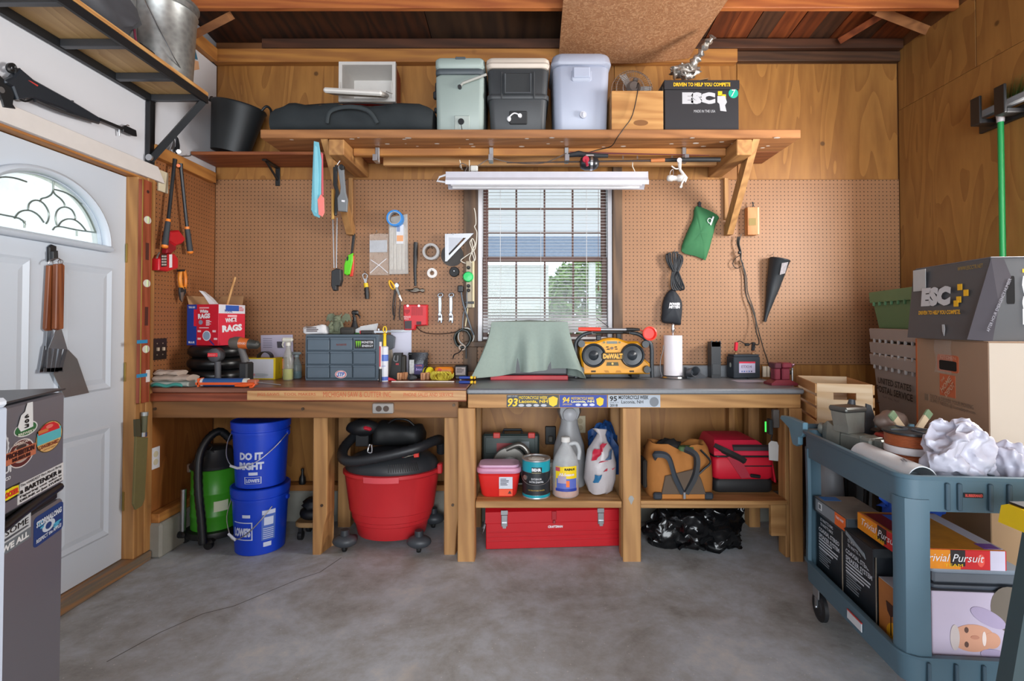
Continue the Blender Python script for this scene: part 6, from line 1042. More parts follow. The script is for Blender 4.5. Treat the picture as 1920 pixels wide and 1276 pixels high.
wrap(g, 'info_label', M('#4a6cc0',.5), R(29), R(59),.08,.25,.1345,.1435); wrap(g, 'info_header', LBL, R(30), R(58),.225,.248,.1425,.1437, lift=.0016); wrap(g, 'info_drawing', LBL, R(34), R(54),.165,.21,.139,.1415, lift=.0016, n=6); wrap(g, 'barcode', LBL, R(33), R(51),.045,.07,.1325,.134)
for i in range(6): wrap(g, 'text_line', LBL, R(32), R(55),.09 + i * .011,.094 + i * .011,.1355 + i * .0006,.1358 + i * .0006, lift=.0018, n=6)
for a, b, c, d in ((-37,10,.185,.19),(-37,10,.09,.095),(8,10.5,.09,.19)): wrap(g, 'logo_frame', LBL, R(a), R(b), c, d,.136 + .05 * (c - .09),.136 + .05 * (d - .09), lift=.002)
text(g, "LOWE'S",(0,0,.135),.05, LBL, ax=(R(-15),.139), w=.105, bold=.06, lift=.003); wrap(g, 'print_bar', LBL, R(-12), R(6),.215,.232,.142,.143, lift=.002)
g = bucket('blue lidded bucket on top of the stack reading DO IT RIGHT',.3695, BC)
part('bail', MB().tube(smoothpts([V(-.162,-.02,.29), V(-.168,-.05,.24), V(-.15,-.09,.18), V(-.11,-.125,.14), V(-.06,-.15,.125), V(0,-.162,.135), V(.07,-.152,.17), V(.13,-.10,.23), V(.162,-.02,.29)],5),.0028,6), M('#c4c8d0',.35,.8), g, smooth=60); part('grip', MB().tube([V(-.10,-.137,.132), V(-.05,-.155,.124), V(-.0,-.164,.134)],.007,8), M('#d0d4e0',.4), g, smooth=60)
text(g, 'DO IT',(0,0,.185),.042, LBL, ax=(R(5),.141), w=.125, bold=.06, lift=.002); text(g, 'RIGHT',(0,0,.13),.042, LBL, ax=(R(5),.138), w=.135, bold=.06, lift=.002); wrap(g, 'print_bar', LBL, R(0), R(20),.078,.095,.135,.136, lift=.002); text(g, "LOWE'S",(0,0,.048),.02, LBL, ax=(R(9),.1335), w=.07, bold=.05, lift=.002)
for a, b, c, d in ((-9,27,.03,.033),(-9,27,.066,.069),(-10,-8,.03,.069),(26,28,.03,.069)): wrap(g, 'logo_frame', LBL, R(a), R(b), c, d,.1325,.1345, lift=.002)
# green drum vacuum
g = thing('drum_vacuum', 'green drum vacuum with black hose and castored base', 'vacuum',(-1.86,3.12,0)); GV = M('#3f9a24',.35, var=.06)
part('drum', MB().lathe([(.118,.085),(.125,.09),(.125,.16),(.128,.165),(.128,.175),(.125,.18),(.125,.29),(.128,.295),(.128,.305),(.125,.31),(.125,.43),(.128,.435),(.12,.44)],36), GV, g, smooth=35); part('base', MB().lathe([(.15,.05),(.155,.06),(.15,.085),(.12,.09)],28), BLACK, g, smooth=40); part('lid', MB().lathe([(.132,.44),(.135,.455),(.12,.475),(.1,.50),(.085,.545),(.06,.56),(0,.565)],30), M('#26282a',.4), g, smooth=40)
for a in (200,290,20,110): part('caster', MB().lathe([(.0,-.012),(.024,-.012),(.026,0),(.024,.012),(0,.012)],16,(.15 * math.cos(R(a)),.15 * math.sin(R(a)),.0265), rot=Matrix.Rotation(R(90),3, 'X')).box((.15 * math.cos(R(a)),.15 * math.sin(R(a)),.05),(.06,.05,.03),.01), BLACK, g)
mb = MB(); P = smoothpts([V(.10,-.02,.60), V(.06,-.06,.655), V(.02,-.11,.62), V(.0,-.155,.52), V(.01,-.175,.35), V(.03,-.18,.2), V(.045,-.185,.05)],8); part('hose', mb.tube(P, [.024 if i % 2 else .0215 for i in range(len(P))],12), M('#121416',.4), g, smooth=50)
part('wand', MB().tube([V(-.125,-.1,.085), V(-.125,-.1,.2), V(-.123,-.1,.33)], [.015,.0155,.0155],14), STEEL, g, smooth=50); part('wand_holder', MB().bb((-.15,-.13,.055),(-.1,-.07,.09),.01), BLACK, g)
part('buckle', MB().box((-.118,-.06,.44),(.02,.02,.05),.004), STEEL, g); parts('cord', MB().tube(smoothpts([V(-.08,-.08,.48), V(-.03,-.1,.54), V(.02,-.09,.55), V(.05,-.06,.52)],4),.004,6).tube(smoothpts([V(-.06,-.09,.5), V(-.02,-.1,.52), V(.03,-.085,.57), V(-.02,-.06,.6)],4),.004,6), INK, g); wrap(g, 'brand_plate', M('#cfd6b8',.5), R(28), R(62),.20,.26,.128); wrap(g, 'side_badge', M('#b9c99a',.5), R(-80), R(-66),.2,.27,.128)
# red wet-dry vacuum
g = thing('wet_dry_vacuum', 'large red wet-dry vacuum with black motor head between the bench legs', 'vacuum',(-.80,3.13,0)); VR = M('#c42a30',.35, var=.05)
part('tank', MB().lathe([(.185,.045),(.19,.05),(.205,.12),(.212,.125),(.215,.145),(.222,.15),(.228,.19),(.236,.195),(.262,.40),(.272,.41),(.272,.428),(.255,.432)],48, sx=1.06, sy=.8), VR, g, smooth=35); part('front_grip', wrap(g, 'x', VR, R(-24), R(20),.40,.43,.276,.276,1.06,.83).data, None, g) if False else wrap(g, 'front_grip', M('#d8525a',.35), R(-22), R(18),.395,.428,.275,.277,1.06,.82)
part('motor_head', MB().lathe([(.262,.432),(.265,.445),(.255,.475),(.22,.505),(.16,.53),(.09,.54),(0,.542)],40, sx=1.04, sy=.8), M('#2f3236',.45), g, smooth=40)
for i in range(14): a = R(6 + i * 2.8); r0, r1 = .262,.24; part('vent', MB().add([V(1.045 * (r0 + .002) * math.sin(a),-.805 * (r0 + .002) * math.cos(a),.452), V(1.045 * (r0 + .002) * math.sin(a + .022),-.805 * (r0 + .002) * math.cos(a + .022),.452), V(1.045 * (r1 + .004) * math.sin(a + .022),-.805 * (r1 + .004) * math.cos(a + .022),.493), V(1.045 * (r1 + .004) * math.sin(a),-.805 * (r1 + .004) * math.cos(a),.493)], [(0,1,2,3)]), INK, g)
for x, y in ((-.222,-.18),(.20,-.19),(-.22,.16),(.22,.16)):
    cf = part('caster_foot', MB().ball((x, y,.062),(.07,.05,.036),18,10,0).bb((x - .03 if x > 0 else x - .02, y + .02,.03),(x + .03 if x > 0 else x + .05, y + .08,.07),.008), M('#3d4248',.45), g, smooth=50); part('peg', MB().cyl((x, y,.095),(x, y,.125),.026,.024, n=16), M('#33383e',.45), cf, smooth=40); part('wheel', MB().lathe([(0,-.01),(.022,-.01),(.024,0),(.022,.01),(0,.01)],14,(x, y,.0245), rot=Matrix.Rotation(R(90),3, 'Y')), RUBBER, cf)
P = smoothpts([V(-.25,.06,.60), V(-.272,-.06,.555), V(-.235,-.17,.52), V(-.15,-.20,.515), V(.02,-.20,.545), V(.18,-.17,.58), V(.26,-.08,.60), V(.285,.02,.58), V(.285,.06,.50)],9); part('hose', MB().tube(P, [.03 if i % 2 else .0265 for i in range(len(P))],12), M('#24262a',.45), g, smooth=50); part('side_latch', MB().box((.292,-.03,.43),(.03,.05,.06),.006), VR, g)
part('clip', MB().tube(smoothpts([V(-.09,-.16,.60), V(-.095,-.18,.565), V(-.07,-.185,.56), V(-.075,-.17,.60)],4),.004,6), STEEL, g)
g = thing('power_tool_case', 'black soft tool case lying on top of the red vacuum', 'case',(-.79,3.20,.548)); part('case', MB().loft(bagrings(V(-.14,0,0), V(.17,0,0),.13,.2,14,6,.6)), M('#191b1d',.6, var=.2), g, smooth=60); part('handle', MB().tube(smoothpts([V(-.05,-.03,.13), V(.0,-.04,.16), V(.07,-.04,.155), V(.11,-.03,.12)],4),.007,8), BLACK, g, smooth=60)
g = thing('reciprocating_saw', 'black tool with red trigger beside the red vacuum hose', 'power tool',(-.985,3.15,.60)); part('body', MB().ball((0,0,.06),(.10,.06,.05),18,12,.12,8,3), M('#1c1d20',.5), g, smooth=50); part('red_trim', MB().box((.045,-.058,.065),(.05,.02,.022),.008,(R(15), 'Y')), M('#c8283a',.4), g); part('prop', MB().bb((-.04,-.02,-.052),(.04,.06,.02),.004), M('#1c1d20',.5), g)
g = thing('scraper', 'red and silver pull saw lying on the black tool case', 'saw', BY(730,860,3.0)); part('blade', slab([(734,858),(748,855),(775,848),(776,853),(750,860),(735,864)],3.0,.004), M('#8a8578',.4,.7), g, W=True); part('handle', slab([(774,850),(779,846),(785,848),(785,857),(776,858)],2.995,.02,.004), M('#d83a30',.4), g, W=True); part('red_back', slab([(738,861),(756,856),(757,860),(740,866)],2.998,.008), M('#c83a34',.4), g, W=True)
# dolly with black pump in the shadow behind the buckets
g = thing('furniture_dolly', 'wooden furniture dolly in the shadow behind the bucket stack', 'dolly',(-1.285,3.17,0)); part('deck', RB(MB(),(0,0,.085),.175,.2,.028,.05), wood('#8a6a44', '#b08c5c', 'X'), g, smooth=40)
for x in (-.055,.055):
    for y in (-.06,.06): part('caster', MB().lathe([(0,-.012),(.026,-.012),(.027,.0),(.026,.012),(0,.012)],14,(x, y,.0275), rot=Matrix.Rotation(R(90),3, 'Y')).bb((x - .01, y - .012,.04),(x + .01, y + .012,.085)), BLACK, g)
g = thing('bundle', 'black hose bundle heaped on the furniture dolly', 'hose',(-1.285,3.17,.1135)); part('coil', MB().loft([[V((.07 + .032 * math.cos(t)) * math.cos(a),(.06 + .032 * math.cos(t)) * math.sin(a),.034 + .034 * math.sin(t)) for t in [2 * PI * k / 10 for k in range(10)]] for a in [2 * PI * j / 24 for j in range(24)]], closed=True), M('#15161a',.5), g, smooth=60); part('lump', MB().ball((.01,0,.085),(.09,.07,.05),16,10,.4,8,4), M('#1c1e22',.5), g, smooth=50); g.o.scale = (.82,.85,.9)
g = thing('oil_bottle', 'small dark bottle standing on the sill plate below the bench', 'bottle',(-1.44,3.41,.2385)); g.o.location.x = BY(567,900,3.41).x; part('bottle', MB().lathe([(.02,0),(.022,.01),(.02,.04),(.009,.06),(.007,.085)],16), BLACK, g, smooth=40); part('cap', MB().lathe([(.01,.0852),(.009,.1)],12), BLACK, g)
# ---------------------------------------------------------------- low shelf between the right bench legs
ZL = .3205
g = thing('tool_case', 'dark green hard tool case with red latches at the back of the low shelf', 'case',(BY(955,830,3.28).x + .02,3.28, ZL)); part('shell', MB().bb((-.19,0,0),(.17,.08,.27),.012), M('#2f3a38',.45), g); part('handle', MB().tube([V(-.06,.03,.272), V(-.055,.03,.292), V(.055,.03,.292), V(.06,.03,.272)],.009,8), BLACK, g); part('panel', MB().bb((-.17,-.004,.15),(.14,-.0003,.25),.003), M('#3a4644',.45), g); plate(g,(-.05,-.0043,.17),.1,.09, M('#8a2c30',.5), name='red_label'); plate(g,(.08,-.0043,.2),.05,.05, M('#7a8286',.5), name='grey_label')
for x in (-.1,.12): part('latch', MB().bb((x - .022,-.008,.245),(x + .022,.02,.28),.004), M('#c4342c',.4), g)
g = thing('circular_saw', 'grey circular saw behind the red plastic tub', 'saw',(BY(955,880,3.13).x,3.168, ZL)); ME = M('#8d8a84',.35,.75)
part('stand', MB().bb((-.12,-.04,0),(.12,.06,.012),.002), ME, g); part('blade_guard', MB().prism([(.105 * math.cos(t),.105 * math.sin(t)) for t in [R(-10 + 200 * q / 20) for q in range(21)]],.03,(0,.0,.11), b=.004), ME, g, smooth=30); part('motor', MB().lathe([(.0,.05),(.058,.05),(.062,.04),(.062,-.05),(.05,-.06),(.0,-.06)],24,(.0,-.045,.10), rot=Matrix.Rotation(R(-90),3, 'X')), M('#2a2d33',.4), g, smooth=40)
fp = part('fan_grille', MB().lathe([(.05,0),(.052,.004),(.0,.006)],24,(0,-.107,.10), rot=Matrix.Rotation(R(90),3, 'X')), M('#a9a9a6',.35,.6), g, smooth=40)
for i in range(7): part('slit', MB().bb((-.036 + i * .011,-.1145,.10 - .035 + abs(i - 3) * .006),(-.032 + i * .011,-.1125,.10 + .035 - abs(i - 3) * .006)), INK, fp)
part('handle', MB().tube(smoothpts([V(-.02,.01,.2), V(.06,.0,.23), V(.11,-.01,.19), V(.12,-.01,.12), V(.1,0,.06)],5),.016,10), ME, g, smooth=50); part('knob', MB().cyl((-.12,-.06,.1),(-.09,-.06,.1),.022, n=14), M('#4a4038',.4,.5), g)
g = thing('plastic_tub', 'red plastic tub with pink-lilac lid and warning label', 'tub',(BY(935,932,2.9).x,2.965, ZL)); part('tub', RB(MB(),(0,0,0),.235,.15,.135,.035,.018), M('#d62a28',.35), g, smooth=40); part('lid', RB(MB(),(0,0,.136),.25,.165,.03,.04), M('#c48aa6',.4), g, smooth=40); part('lid_top', RB(MB(),(0,0,.166),.225,.14,.014,.035), M('#c9a0bc',.4), g, smooth=40); q = plate(g,(.04,-.0735,.085),.075,.065, M('#c9ccd6',.5), name='white_label'); greek(q,(.035,-.0745,.09),.05,.04,5, M('#5a5c68',.6)); q = plate(g,(.04,-.073,.032),.075,.038, M('#e8502a',.5), name='orange_label'); plate(q,(.062,-.0738,.032),.022,.022, M('#4a2018',.5), name='symbol', shape=[(0,.5),(.25,.1),(.5,-.4),(.1,-.25),(0,-.5),(-.1,-.25),(-.5,-.4),(-.25,.1)])
g = thing('paint_can', 'black and teal paint can with wire bail', 'paint can',(BY(1006,940,2.86).x,2.945, ZL)); r_ = .078; part('can', MB().lathe([(r_,0),(r_ + .002,.003),(r_,.007),(r_,.205),(r_ + .003,.207),(r_ + .003,.213),(r_ - .008,.213),(r_ - .01,.208),(r_ - .02,.206),(0,.206)],40), M('#b9bcbe',.3,.7), g, smooth=35); part('label', MB().lathe([(r_ + .0008,.022),(r_ + .0008,.145)],40, cap=False), M('#23272b',.4), g, smooth=60); part('teal_band', MB().lathe([(r_ + .0008,.146),(r_ + .0008,.204)],40, cap=False), M('#1593a4',.4), g, smooth=60); part('teal_band', MB().lathe([(r_ + .0008,.008),(r_ + .0008,.0215)],40, cap=False), M('#1593a4',.4), g, smooth=60)
wrap(g, 'logo_box', BLACK, R(-20), R(22),.14,.176, r_ + .001, lift=.001); text(g, 'BEHR',(0,0,.163),.017, WHITE, ax=(R(0), r_), w=.05, bold=.04, lift=.0035); text(g, 'PREMIUM PLUS',(0,0,.146),.005, M('#d0c89a',.5), ax=(R(0), r_), w=.05, lift=.0035); text(g, 'EXTERIOR',(0,0,.112),.01, WHITE, ax=(R(0), r_), w=.056, lift=.003); text(g, 'SATIN ENAMEL',(0,0,.096),.01, WHITE, ax=(R(0), r_), w=.08, lift=.003); text(g, 'ULTRA-PURE WHITE',(0,0,.05),.006, M('#d8b44a',.5), ax=(R(0), r_), w=.09, lift=.003)
part('bail', MB().tube(smoothpts([V(-.08,0,.15), V(-.078,-.05,.11), V(-.04,-.082,.085), V(.03,-.084,.085), V(.07,-.058,.105), V(.08,0,.15)],5),.002,6), STEEL, g); part('bail_ear', MB().cyl((-.058,-.056,.118),(-.064,-.062,.118),.014, n=14), STEEL, g); parts('paint_residue', MB().ball((0,-.01,.207),(.045,.04,.004),14,6,.5,6,2), M('#d8d4cc',.6), g)
g = thing('washer_fluid_jug', 'clear plastic jug part filled with orange washer fluid', 'jug',(BY(1063,942,2.86).x,2.95, ZL)); prof = [(.068,0),(.075,.008),(.075,.17),(.066,.21),(.04,.262),(.022,.29),(.021,.30)]
part('jug', MB().lathe(prof,30, sx=1, sy=.95), film('#cfd2d4',.5,.3), g, smooth=50); part('fluid', MB().lathe([(.066,.003),(.073,.009),(.073,.06),(0,.06)],30, sy=.95), M('#e88a4a',.35), g, smooth=50); part('cap', MB().lathe([(.026,.3),(.026,.325),(.022,.328)],20), M('#d8d6d2',.45), g, smooth=40); part('handle', MB().tube(smoothpts([V(.018,0,.285), V(.06,0,.29), V(.078,0,.25), V(.072,0,.2)],5),.012,10), film('#cfd2d4',.6,.3), g, smooth=50)
wrap(g, 'label_yellow', M('#e8c81c',.45), R(-50), R(48),.05,.175,.0755, sy=.95); wrap(g, 'label_blue', M('#5a6ab8',.45), R(-46), R(46),.05,.11,.0762, sy=.95); wrap(g, 'label_bottom', M('#2a3f98',.45), R(-50), R(48),.04,.056,.0764, sy=.95); wrap(g, 'label_car', M('#a89ab0',.45), R(-38), R(-2),.085,.125,.0768, sy=.95); wrap(g, 'logo_plate', M('#f0d020',.45), R(-14), R(46),.15,.178,.0762, sy=.95); wrap(g, 'red_corner', M('#b84a5a',.45), R(-50), R(-28),.15,.172,.0764, sy=.95); text(g, 'RAIN-X',(0,0,.163),.013, INK, ax=(R(14),.0755), w=.06, bold=.05, lift=.003); text(g, 'All-Season',(0,0,.135),.016, M('#e8e4f0',.5), ax=(R(0),.0755), w=.085, bold=.03, lift=.003); wrap(g, 'cone_print', M('#e8702a',.45), R(-2), R(12),.065,.1,.0768, sy=.95)
g = thing('gas_can', 'grey plastic trigger jug standing behind the washer fluid', 'jug',(BY(1068,870,3.1).x,3.13, ZL)); GG = M('#8f9092',.4); part('body', MB().lathe([(.09,0),(.098,.012),(.098,.16),(.09,.24),(.07,.30),(.052,.37),(.05,.42)],28, sx=1, sy=.8), GG, g, smooth=50); part('head', MB().loft([[V(x * q, y * q - .01, z) for x, y in ((-.05,-.035),(.05,-.035),(.062,.0),(.05,.04),(-.05,.04),(-.062,.0))] for q, z in ((.9,.40),(1.15,.44),(1.1,.475),(.75,.487))]), GG, g, smooth=40); part('nozzle', MB().lathe([(.04,0),(.04,.02),(.02,.035)],18,(.0,-.045,.43), rot=Matrix.Rotation(R(90),3, 'X')), M('#a9aaae',.4), g, smooth=40)
g = thing('jar', 'clear jar of brass fittings behind the paint can', 'jar',(BY(1030,855,3.06).x,3.06, ZL)); part('glass', MB().lathe([(.04,0),(.045,.006),(.045,.12),(.038,.135)],22), film('#c8bca8',.4,.1), g, smooth=40); part('contents', MB().lathe([(.04,.003),(.042,.008),(.042,.085),(0,.09)],18), M('#a8683c',.4,.4, var=.6, scale=50), g); part('lid', MB().lathe([(.04,.1355),(.041,.16),(.036,.163)],22), M('#b9b6b0',.35,.5), g, smooth=40)
p = BY(1032,815,3.46); g = thing('wall_outlet', 'black outlet box on the wall behind the low shelf', 'outlet',(p.x,3.463, p.z)); part('box', MB().bb((-.035,-.02,-.06),(.035,0,.06),.004), BLACK, g); part('plug', MB().box((0,-.035,-.02),(.03,.03,.04),.006), M('#5a5650',.5), g)
p = BY(1088,795,3.46); g = thing('wall_outlet', 'beige duplex outlet half hidden behind the blue bag', 'outlet',(p.x,3.463, p.z)); part('plate', MB().bb((-.035,-.006,-.057),(.035,0,.057),.002), M('#cfc0a0',.5), g); part('receptacle', MB().cyl((0,-.009,.022),(0,-.006,.022),.017, n=16), M('#b8a684',.5), g); part('receptacle', MB().cyl((0,-.009,-.022),(0,-.006,-.022),.017, n=16), M('#b8a684',.5), g)
mb = MB().ball((0,0,.17),(.10,.085,.18),30,20,.35,9,5, flatz=-.17); mb.crumple(.03,12,4,0); single('blue_tarp', mb, M('#1f4f8f',.5, var=.2, scale=8, bmp=.3), 'crumpled blue tarp bag standing behind the sand bag', 'bag',(BY(1132,860,3.2).x,3.2, ZL), smooth=50)
g = thing('ice_melt_bag', 'rumpled clear and white plastic bag with red printing', 'bag',(BY(1129,940,2.92).x,2.99, ZL)); mb = MB().loft([[V(.085 * q * math.cos(t),.07 * q2 * math.sin(t), z) for t in [2 * PI * k / 30 for k in range(30)]] for q, q2, z in ((.55,.5,0),(.85,.9,.015),(1.0,1,.08),(1,.95,.17),(.85,.8,.24),(.5,.5,.29),(.25,.4,.33),(.45,.2,.36))]); mb.crumple(.016,22,8,0); part('bag', mb, M('#b4aeb0',.3, var=.2, scale=12, bmp=.5), g, smooth=50)
for (a0, a1, z0, z1, c_) in ((-45,-18,.20,.265, '#b8203a'),(-40,-15,.075,.125, '#2a6a94'),(5,40,.14,.152, '#b8404e'),(12,45,.20,.25, '#4a6484'),(-14,2,.25,.30, '#a82038'),(-12,10,.185,.195, '#a82038')):
    m_ = MB().grid(lambda u, v: V((.0895 - .05 * max(0, z0 + (z1 - z0) * v - .17)) * math.sin(R(a0 + (a1 - a0) * u + 16 * v)),-.0735 * math.cos(R(a0 + (a1 - a0) * u + 16 * v)), z0 + (z1 - z0) * v),8,5); m_.crumple(.016,22,8,0); part('print_patch', m_, M(c_,.4), g, smooth=60)
# long red toolbox on the floor
a, b = BZ(911,1031,0), BZ(1163,1024,0); L_ = (b - a).length; ang = math.degrees(math.atan2(b.y - a.y, b.x - a.x)); g = thing('toolbox', 'long red steel toolbox on the floor under the low shelf', 'toolbox', a, ang); RT = M('#bb1420',.32, var=.06)
part('body', MB().bb((0,0,.003),(L_,.21,.152),.004), RT, g); part('lid', MB().loft([[V(x, y, z) for y, z in ((-.004,.152),(-.004,.215),(.07,.256),(.15,.256),(.214,.215),(.214,.152))] for x in (-.003, L_ + .003)]), RT, g)
for z in (.05,.075,.10): part('bead', MB().tube([V(.01,-.001, z), V(L_ - .01,-.001, z)],.0035,6), RT, g)
for x in (.105, L_ - .115): q = part('latch', MB().bb((x - .018,-.012,.135),(x + .018,-.0045,.2),.002), STEEL, g); part('latch_lever', MB().prism([(-.014,.0),(.014,0),(.009,-.03),(-.009,-.03)],.008,(x,-.02,.158)), STEEL, q); part('latch_plate', MB().bb((x - .02,-.008,.2),(x + .02,-.0045,.225),.001), STEEL, q)
part('hasp', MB().bb((L_ / 2 - .012,-.01,.165),(L_ / 2 + .016,-.0045,.215),.002), M('#a01420',.4), g); part('staple', MB().box((L_ / 2 + .002,-.012,.155),(.014,.012,.018),.003), M('#9a3a3e',.4), g); text(g, 'CRAFTSMAN',(L_ / 2 + .01,0,.125),.014, WHITE, w=.085, bold=.04, shear=.1, lift=.003); part('side_handle', MB().tube(smoothpts([V(-.004,.07,.12), V(-.018,.075,.07), V(-.018,.13,.07), V(-.004,.135,.12)],4),.005,6), STEEL, g)
# ---------------------------------------------------------------- bags on the second low shelf
g = thing('tool_bag', 'tan and brown canvas tool bag with black handles, open on top', 'bag',(BY(1278,940,2.9).x,3.0, ZL)); TAN = M('#a56a30',.85, var=.1, bmp=.3, scale=20); w_, d_ = .185,.125
rings = []
for q, q2, z, s_ in ((.96,.96,0,0),(1,1,.02,0),(1.02,1,.1,.006),(1.0,.9,.18,.01),(.93,.75,.24,.012),(.85,.55,.275,.012),(.78,.42,.27,.012),(.7,.3,.22,.0)):
    ring = []
    for k in range(32):
        t = 2 * PI * k / 32; x, y = math.cos(t), math.sin(t); sq = (abs(x) ** 4 + abs(y) ** 4) ** (-.25); p_ = V(x * sq * w_ * q, y * sq * d_ * q2, z); ring.append(p_ + V(0, mnoise.noise(p_ * 18) * s_ * 2, mnoise.noise(p_ * 13 + V(3,0,0)) * s_ * 2 + (.03 * (x ** 2) * (z > .2) * 1)))
    rings.append(ring)
part('body', MB().loft(rings), TAN, g, smooth=60); part('front_pocket', MB().prism([(-.12,.03),(.125,.03),(.10,.11),(.07,.17),(-.10,.13)],.012,(0,-d_ - .012,0), b=.004), M('#5a4a3c',.8, var=.1), g); part('base_band', MB().bb((-w_ + .03,-d_ - .010,.002),(w_ - .03,-d_ + .02,.034),.006), M('#b07030',.8), g)
for x in (-.14,.14): part('corner_patch', MB().box((x,-d_ - .004,.02),(.05,.024,.038),.008), M('#2a3038',.7), g)
for s in ((-.155,-.065),(.05,.0)): pass
part('strap', MB().tube(smoothpts([V(-.14,-.09,.22), V(-.16,-.14,.25), V(-.09,-.155,.24), V(-.05,-.15,.13), V(-.005,-.142,.04)],6),.0095,4, flat=2.0), M('#2c333c',.7), g, smooth=40); part('strap', MB().tube(smoothpts([V(.02,-.1,.27), V(.07,-.14,.24), V(.06,-.15,.14), V(.01,-.142,.04)],6),.0095,4, flat=2.0), M('#2a2c30',.7), g, smooth=40); part('buckle', MB().box((.0,-.152,.03),(.016,.01,.04),.003), STEEL, g)
part('dark_flap', MB().ball((-.04,.0,.255),(.075,.06,.05),16,10,.35,8,2), M('#1d1c1c',.8), g, smooth=60); part('side_pocket', MB().bb((-w_ - .02,-.07,.04),(-w_ + .004,.05,.2),.01), M('#26221e',.8), g); part('webbing', MB().tube(smoothpts([V(.10,-.12,.27), V(.15,-.135,.21), V(.11,-.142,.17), V(.08,-.14,.14)],4),.006,6), BLACK, g)
single('canteen', MB().loft([[V(.05 * q * math.cos(t),.035 * q * math.sin(t), z) for t in [2 * PI * k / 18 for k in range(18)]] for q, z in ((.8,0),(1,.01),(1,.06),(.85,.075),(.4,.078))]), M('#4d6a40',.5), 'green plastic bottle poking out of the tan tool bag', 'bottle',(BY(1290,865,2.92).x,2.945, ZL + .2), smooth=50)
g = thing('cooler_bag', 'bright red and black soft cooler bag at the right end of the low shelf', 'bag',(BY(1388,930,3.0).x + .016,3.12, ZL)); RDB = M('#c8102c',.55, var=.08, scale=10)
part('base', RB(MB(),(0,0,0),.34,.27,.075,.03), M('#1d1e20',.6), g, smooth=50); part('body', RB(MB(),(0,0,.076),.345,.275,.125,.03), RDB, g, smooth=50); part('zip_band', RB(MB(),(0,0,.202),.348,.278,.01,.03), BLACK, g); part('top', MB().loft([[V(x * q + dx, y * q2 + dy, z) for x, y in ((-.17,-.135),(.17,-.135),(.17,.135),(-.17,.135))] for q, q2, dx, dy, z in ((1,1,0,0,.2125),(.99,1,-.003,0,.235),(.72,.8,-.03,.02,.29),(.6,.65,-.04,.03,.30))]), M('#cf1f3e',.55), g, smooth=30); part('opening', MB().loft([[V(x,-.139 + dy, z) for dy, z in ((0,.24),(-.002,.262),(.02,.27))] for x in (-.06,.05,.16)], cap=False), M('#3a3236',.7), g)
part('strap', MB().prism([(-.10,.205),(-.04,.225),(.035,.09),(-.02,.085)],.006,(0,-.148,0)), M('#a82438',.6), g); part('carry_strap', MB().tube(smoothpts([V(-.16,-.11,.26), V(-.10,-.15,.235), V(-.03,-.15,.20), V(.0,-.149,.18)],4),.012,4, flat=1.6), M('#1f1c1c',.7), g, smooth=40); part('pull', MB().box((.06,-.148,.098),(.06,.012,.02),.005,(R(8), 'Y')), BLACK, g); part('front_zip', MB().bb((-.0,-.1405,.15),(.16,-.1376,.156)), BLACK, g); part('side_tag', MB().box((.178,-.09,.12),(.012,.06,.14),.004,(R(-10), 'Y')), RDB, g)
# black refuse bag on the floor
def rbag(u, v):
    prof = ((.0,.0,0),(.92,.0,.0),(1.02,.03,.0),(1.0,.09,-.02),(.95,.15,-.01),(.9,.2,.0),(.8,.235,.02),(.5,.255,.03),(.0,.258,.03)); q = v * 8; i = min(int(q),7); f = q - i; a, b = prof[i], prof[i + 1]; r, z, dx = (a[j] + (b[j] - a[j]) * f for j in range(3)); t = 2 * PI * u
    return V(math.cos(t) * .31 * r + dx, math.sin(t) * .15 * r, z)
mb = MB().grid(rbag,110,48, closed=True); mb.crumple(.05,8,3,0); mb.crumple(.026,20,7,0); mb.crumple(.011,48,5,0); single('refuse_bag', mb, M('#0d0e10',.16, var=.3), 'glossy black refuse bag slumped on the floor under the low shelf', 'bag',(1.01,3.07,0), smooth=50).o.scale = (.93,.9,.9)
# adapter, cord and paper tag hanging on the right leg
g = thing('plug_adapter', 'black plug-in adapter with green light hanging at the right bench leg', 'adapter',(1.40,2.86,.70)); part('socket_box', MB().bb(V(*BY(1446,800,2.868)), V(*BY(1462,768,2.838)),.004), M('#5c5854',.5), g, W=True); part('adapter', MB().bb(V(*BY(1437,812,2.84)), V(*BY(1450,786,2.80)),.004), M('#22282a',.5), g, W=True); part('light', MB().bb(V(*BY(1434,809,2.815)), V(*BY(1437,790,2.812)),0), M('#38c848',.4, emit=1.2), g, W=True); part('cord', MB().tube(cpts(((1449,812),(1446,822),(1449,830)),2.81),.003,6), BLACK, g, W=True)
g = single('paper_tag', slab([(1441,831),(1446,826),(1457,828),(1460,835),(1459,864),(1442,862)],2.806,.0015), M('#b9b6b2',.7), 'grey paper tag hanging from the adapter', 'tag', BY(1450,830,2.806), W=True)
# ================================================================ utility cart and the corner behind it
CT = M('#4a6472',.48, var=.06, scale=6); CTD = M('#3f5563',.5, var=.06, scale=6)
cart = thing('utility_cart', 'blue-grey two-tray plastic utility cart at the right', 'cart',(1.185,1.63,0),-4.4); CL, CW = .70,.47
def trayring(z, o, r=.05, n=5):
    P = []; x0, x1, y0, y1 = -o, CW + o,-o, CL + o; r = max(.01, r + o)
    for cx, cy, a0 in ((x1 - r, y1 - r,0),(x0 + r, y1 - r,90),(x0 + r, y0 + r,180),(x1 - r, y0 + r,270)):
        for k in range(n + 1): a = R(a0 + 90 * k / n); P.append(V(cx + r * math.cos(a), cy + r * math.sin(a), z))
    return P
tt = part('top_tray', MB().loft([trayring(.705,-.012), trayring(.708,-.002), trayring(.805,.0), trayring(.808,.01), trayring(.82,.012), trayring(.822,.004), trayring(.818,-.012), trayring(.775,-.02), trayring(.772,-.03)]), CT, cart, smooth=35)
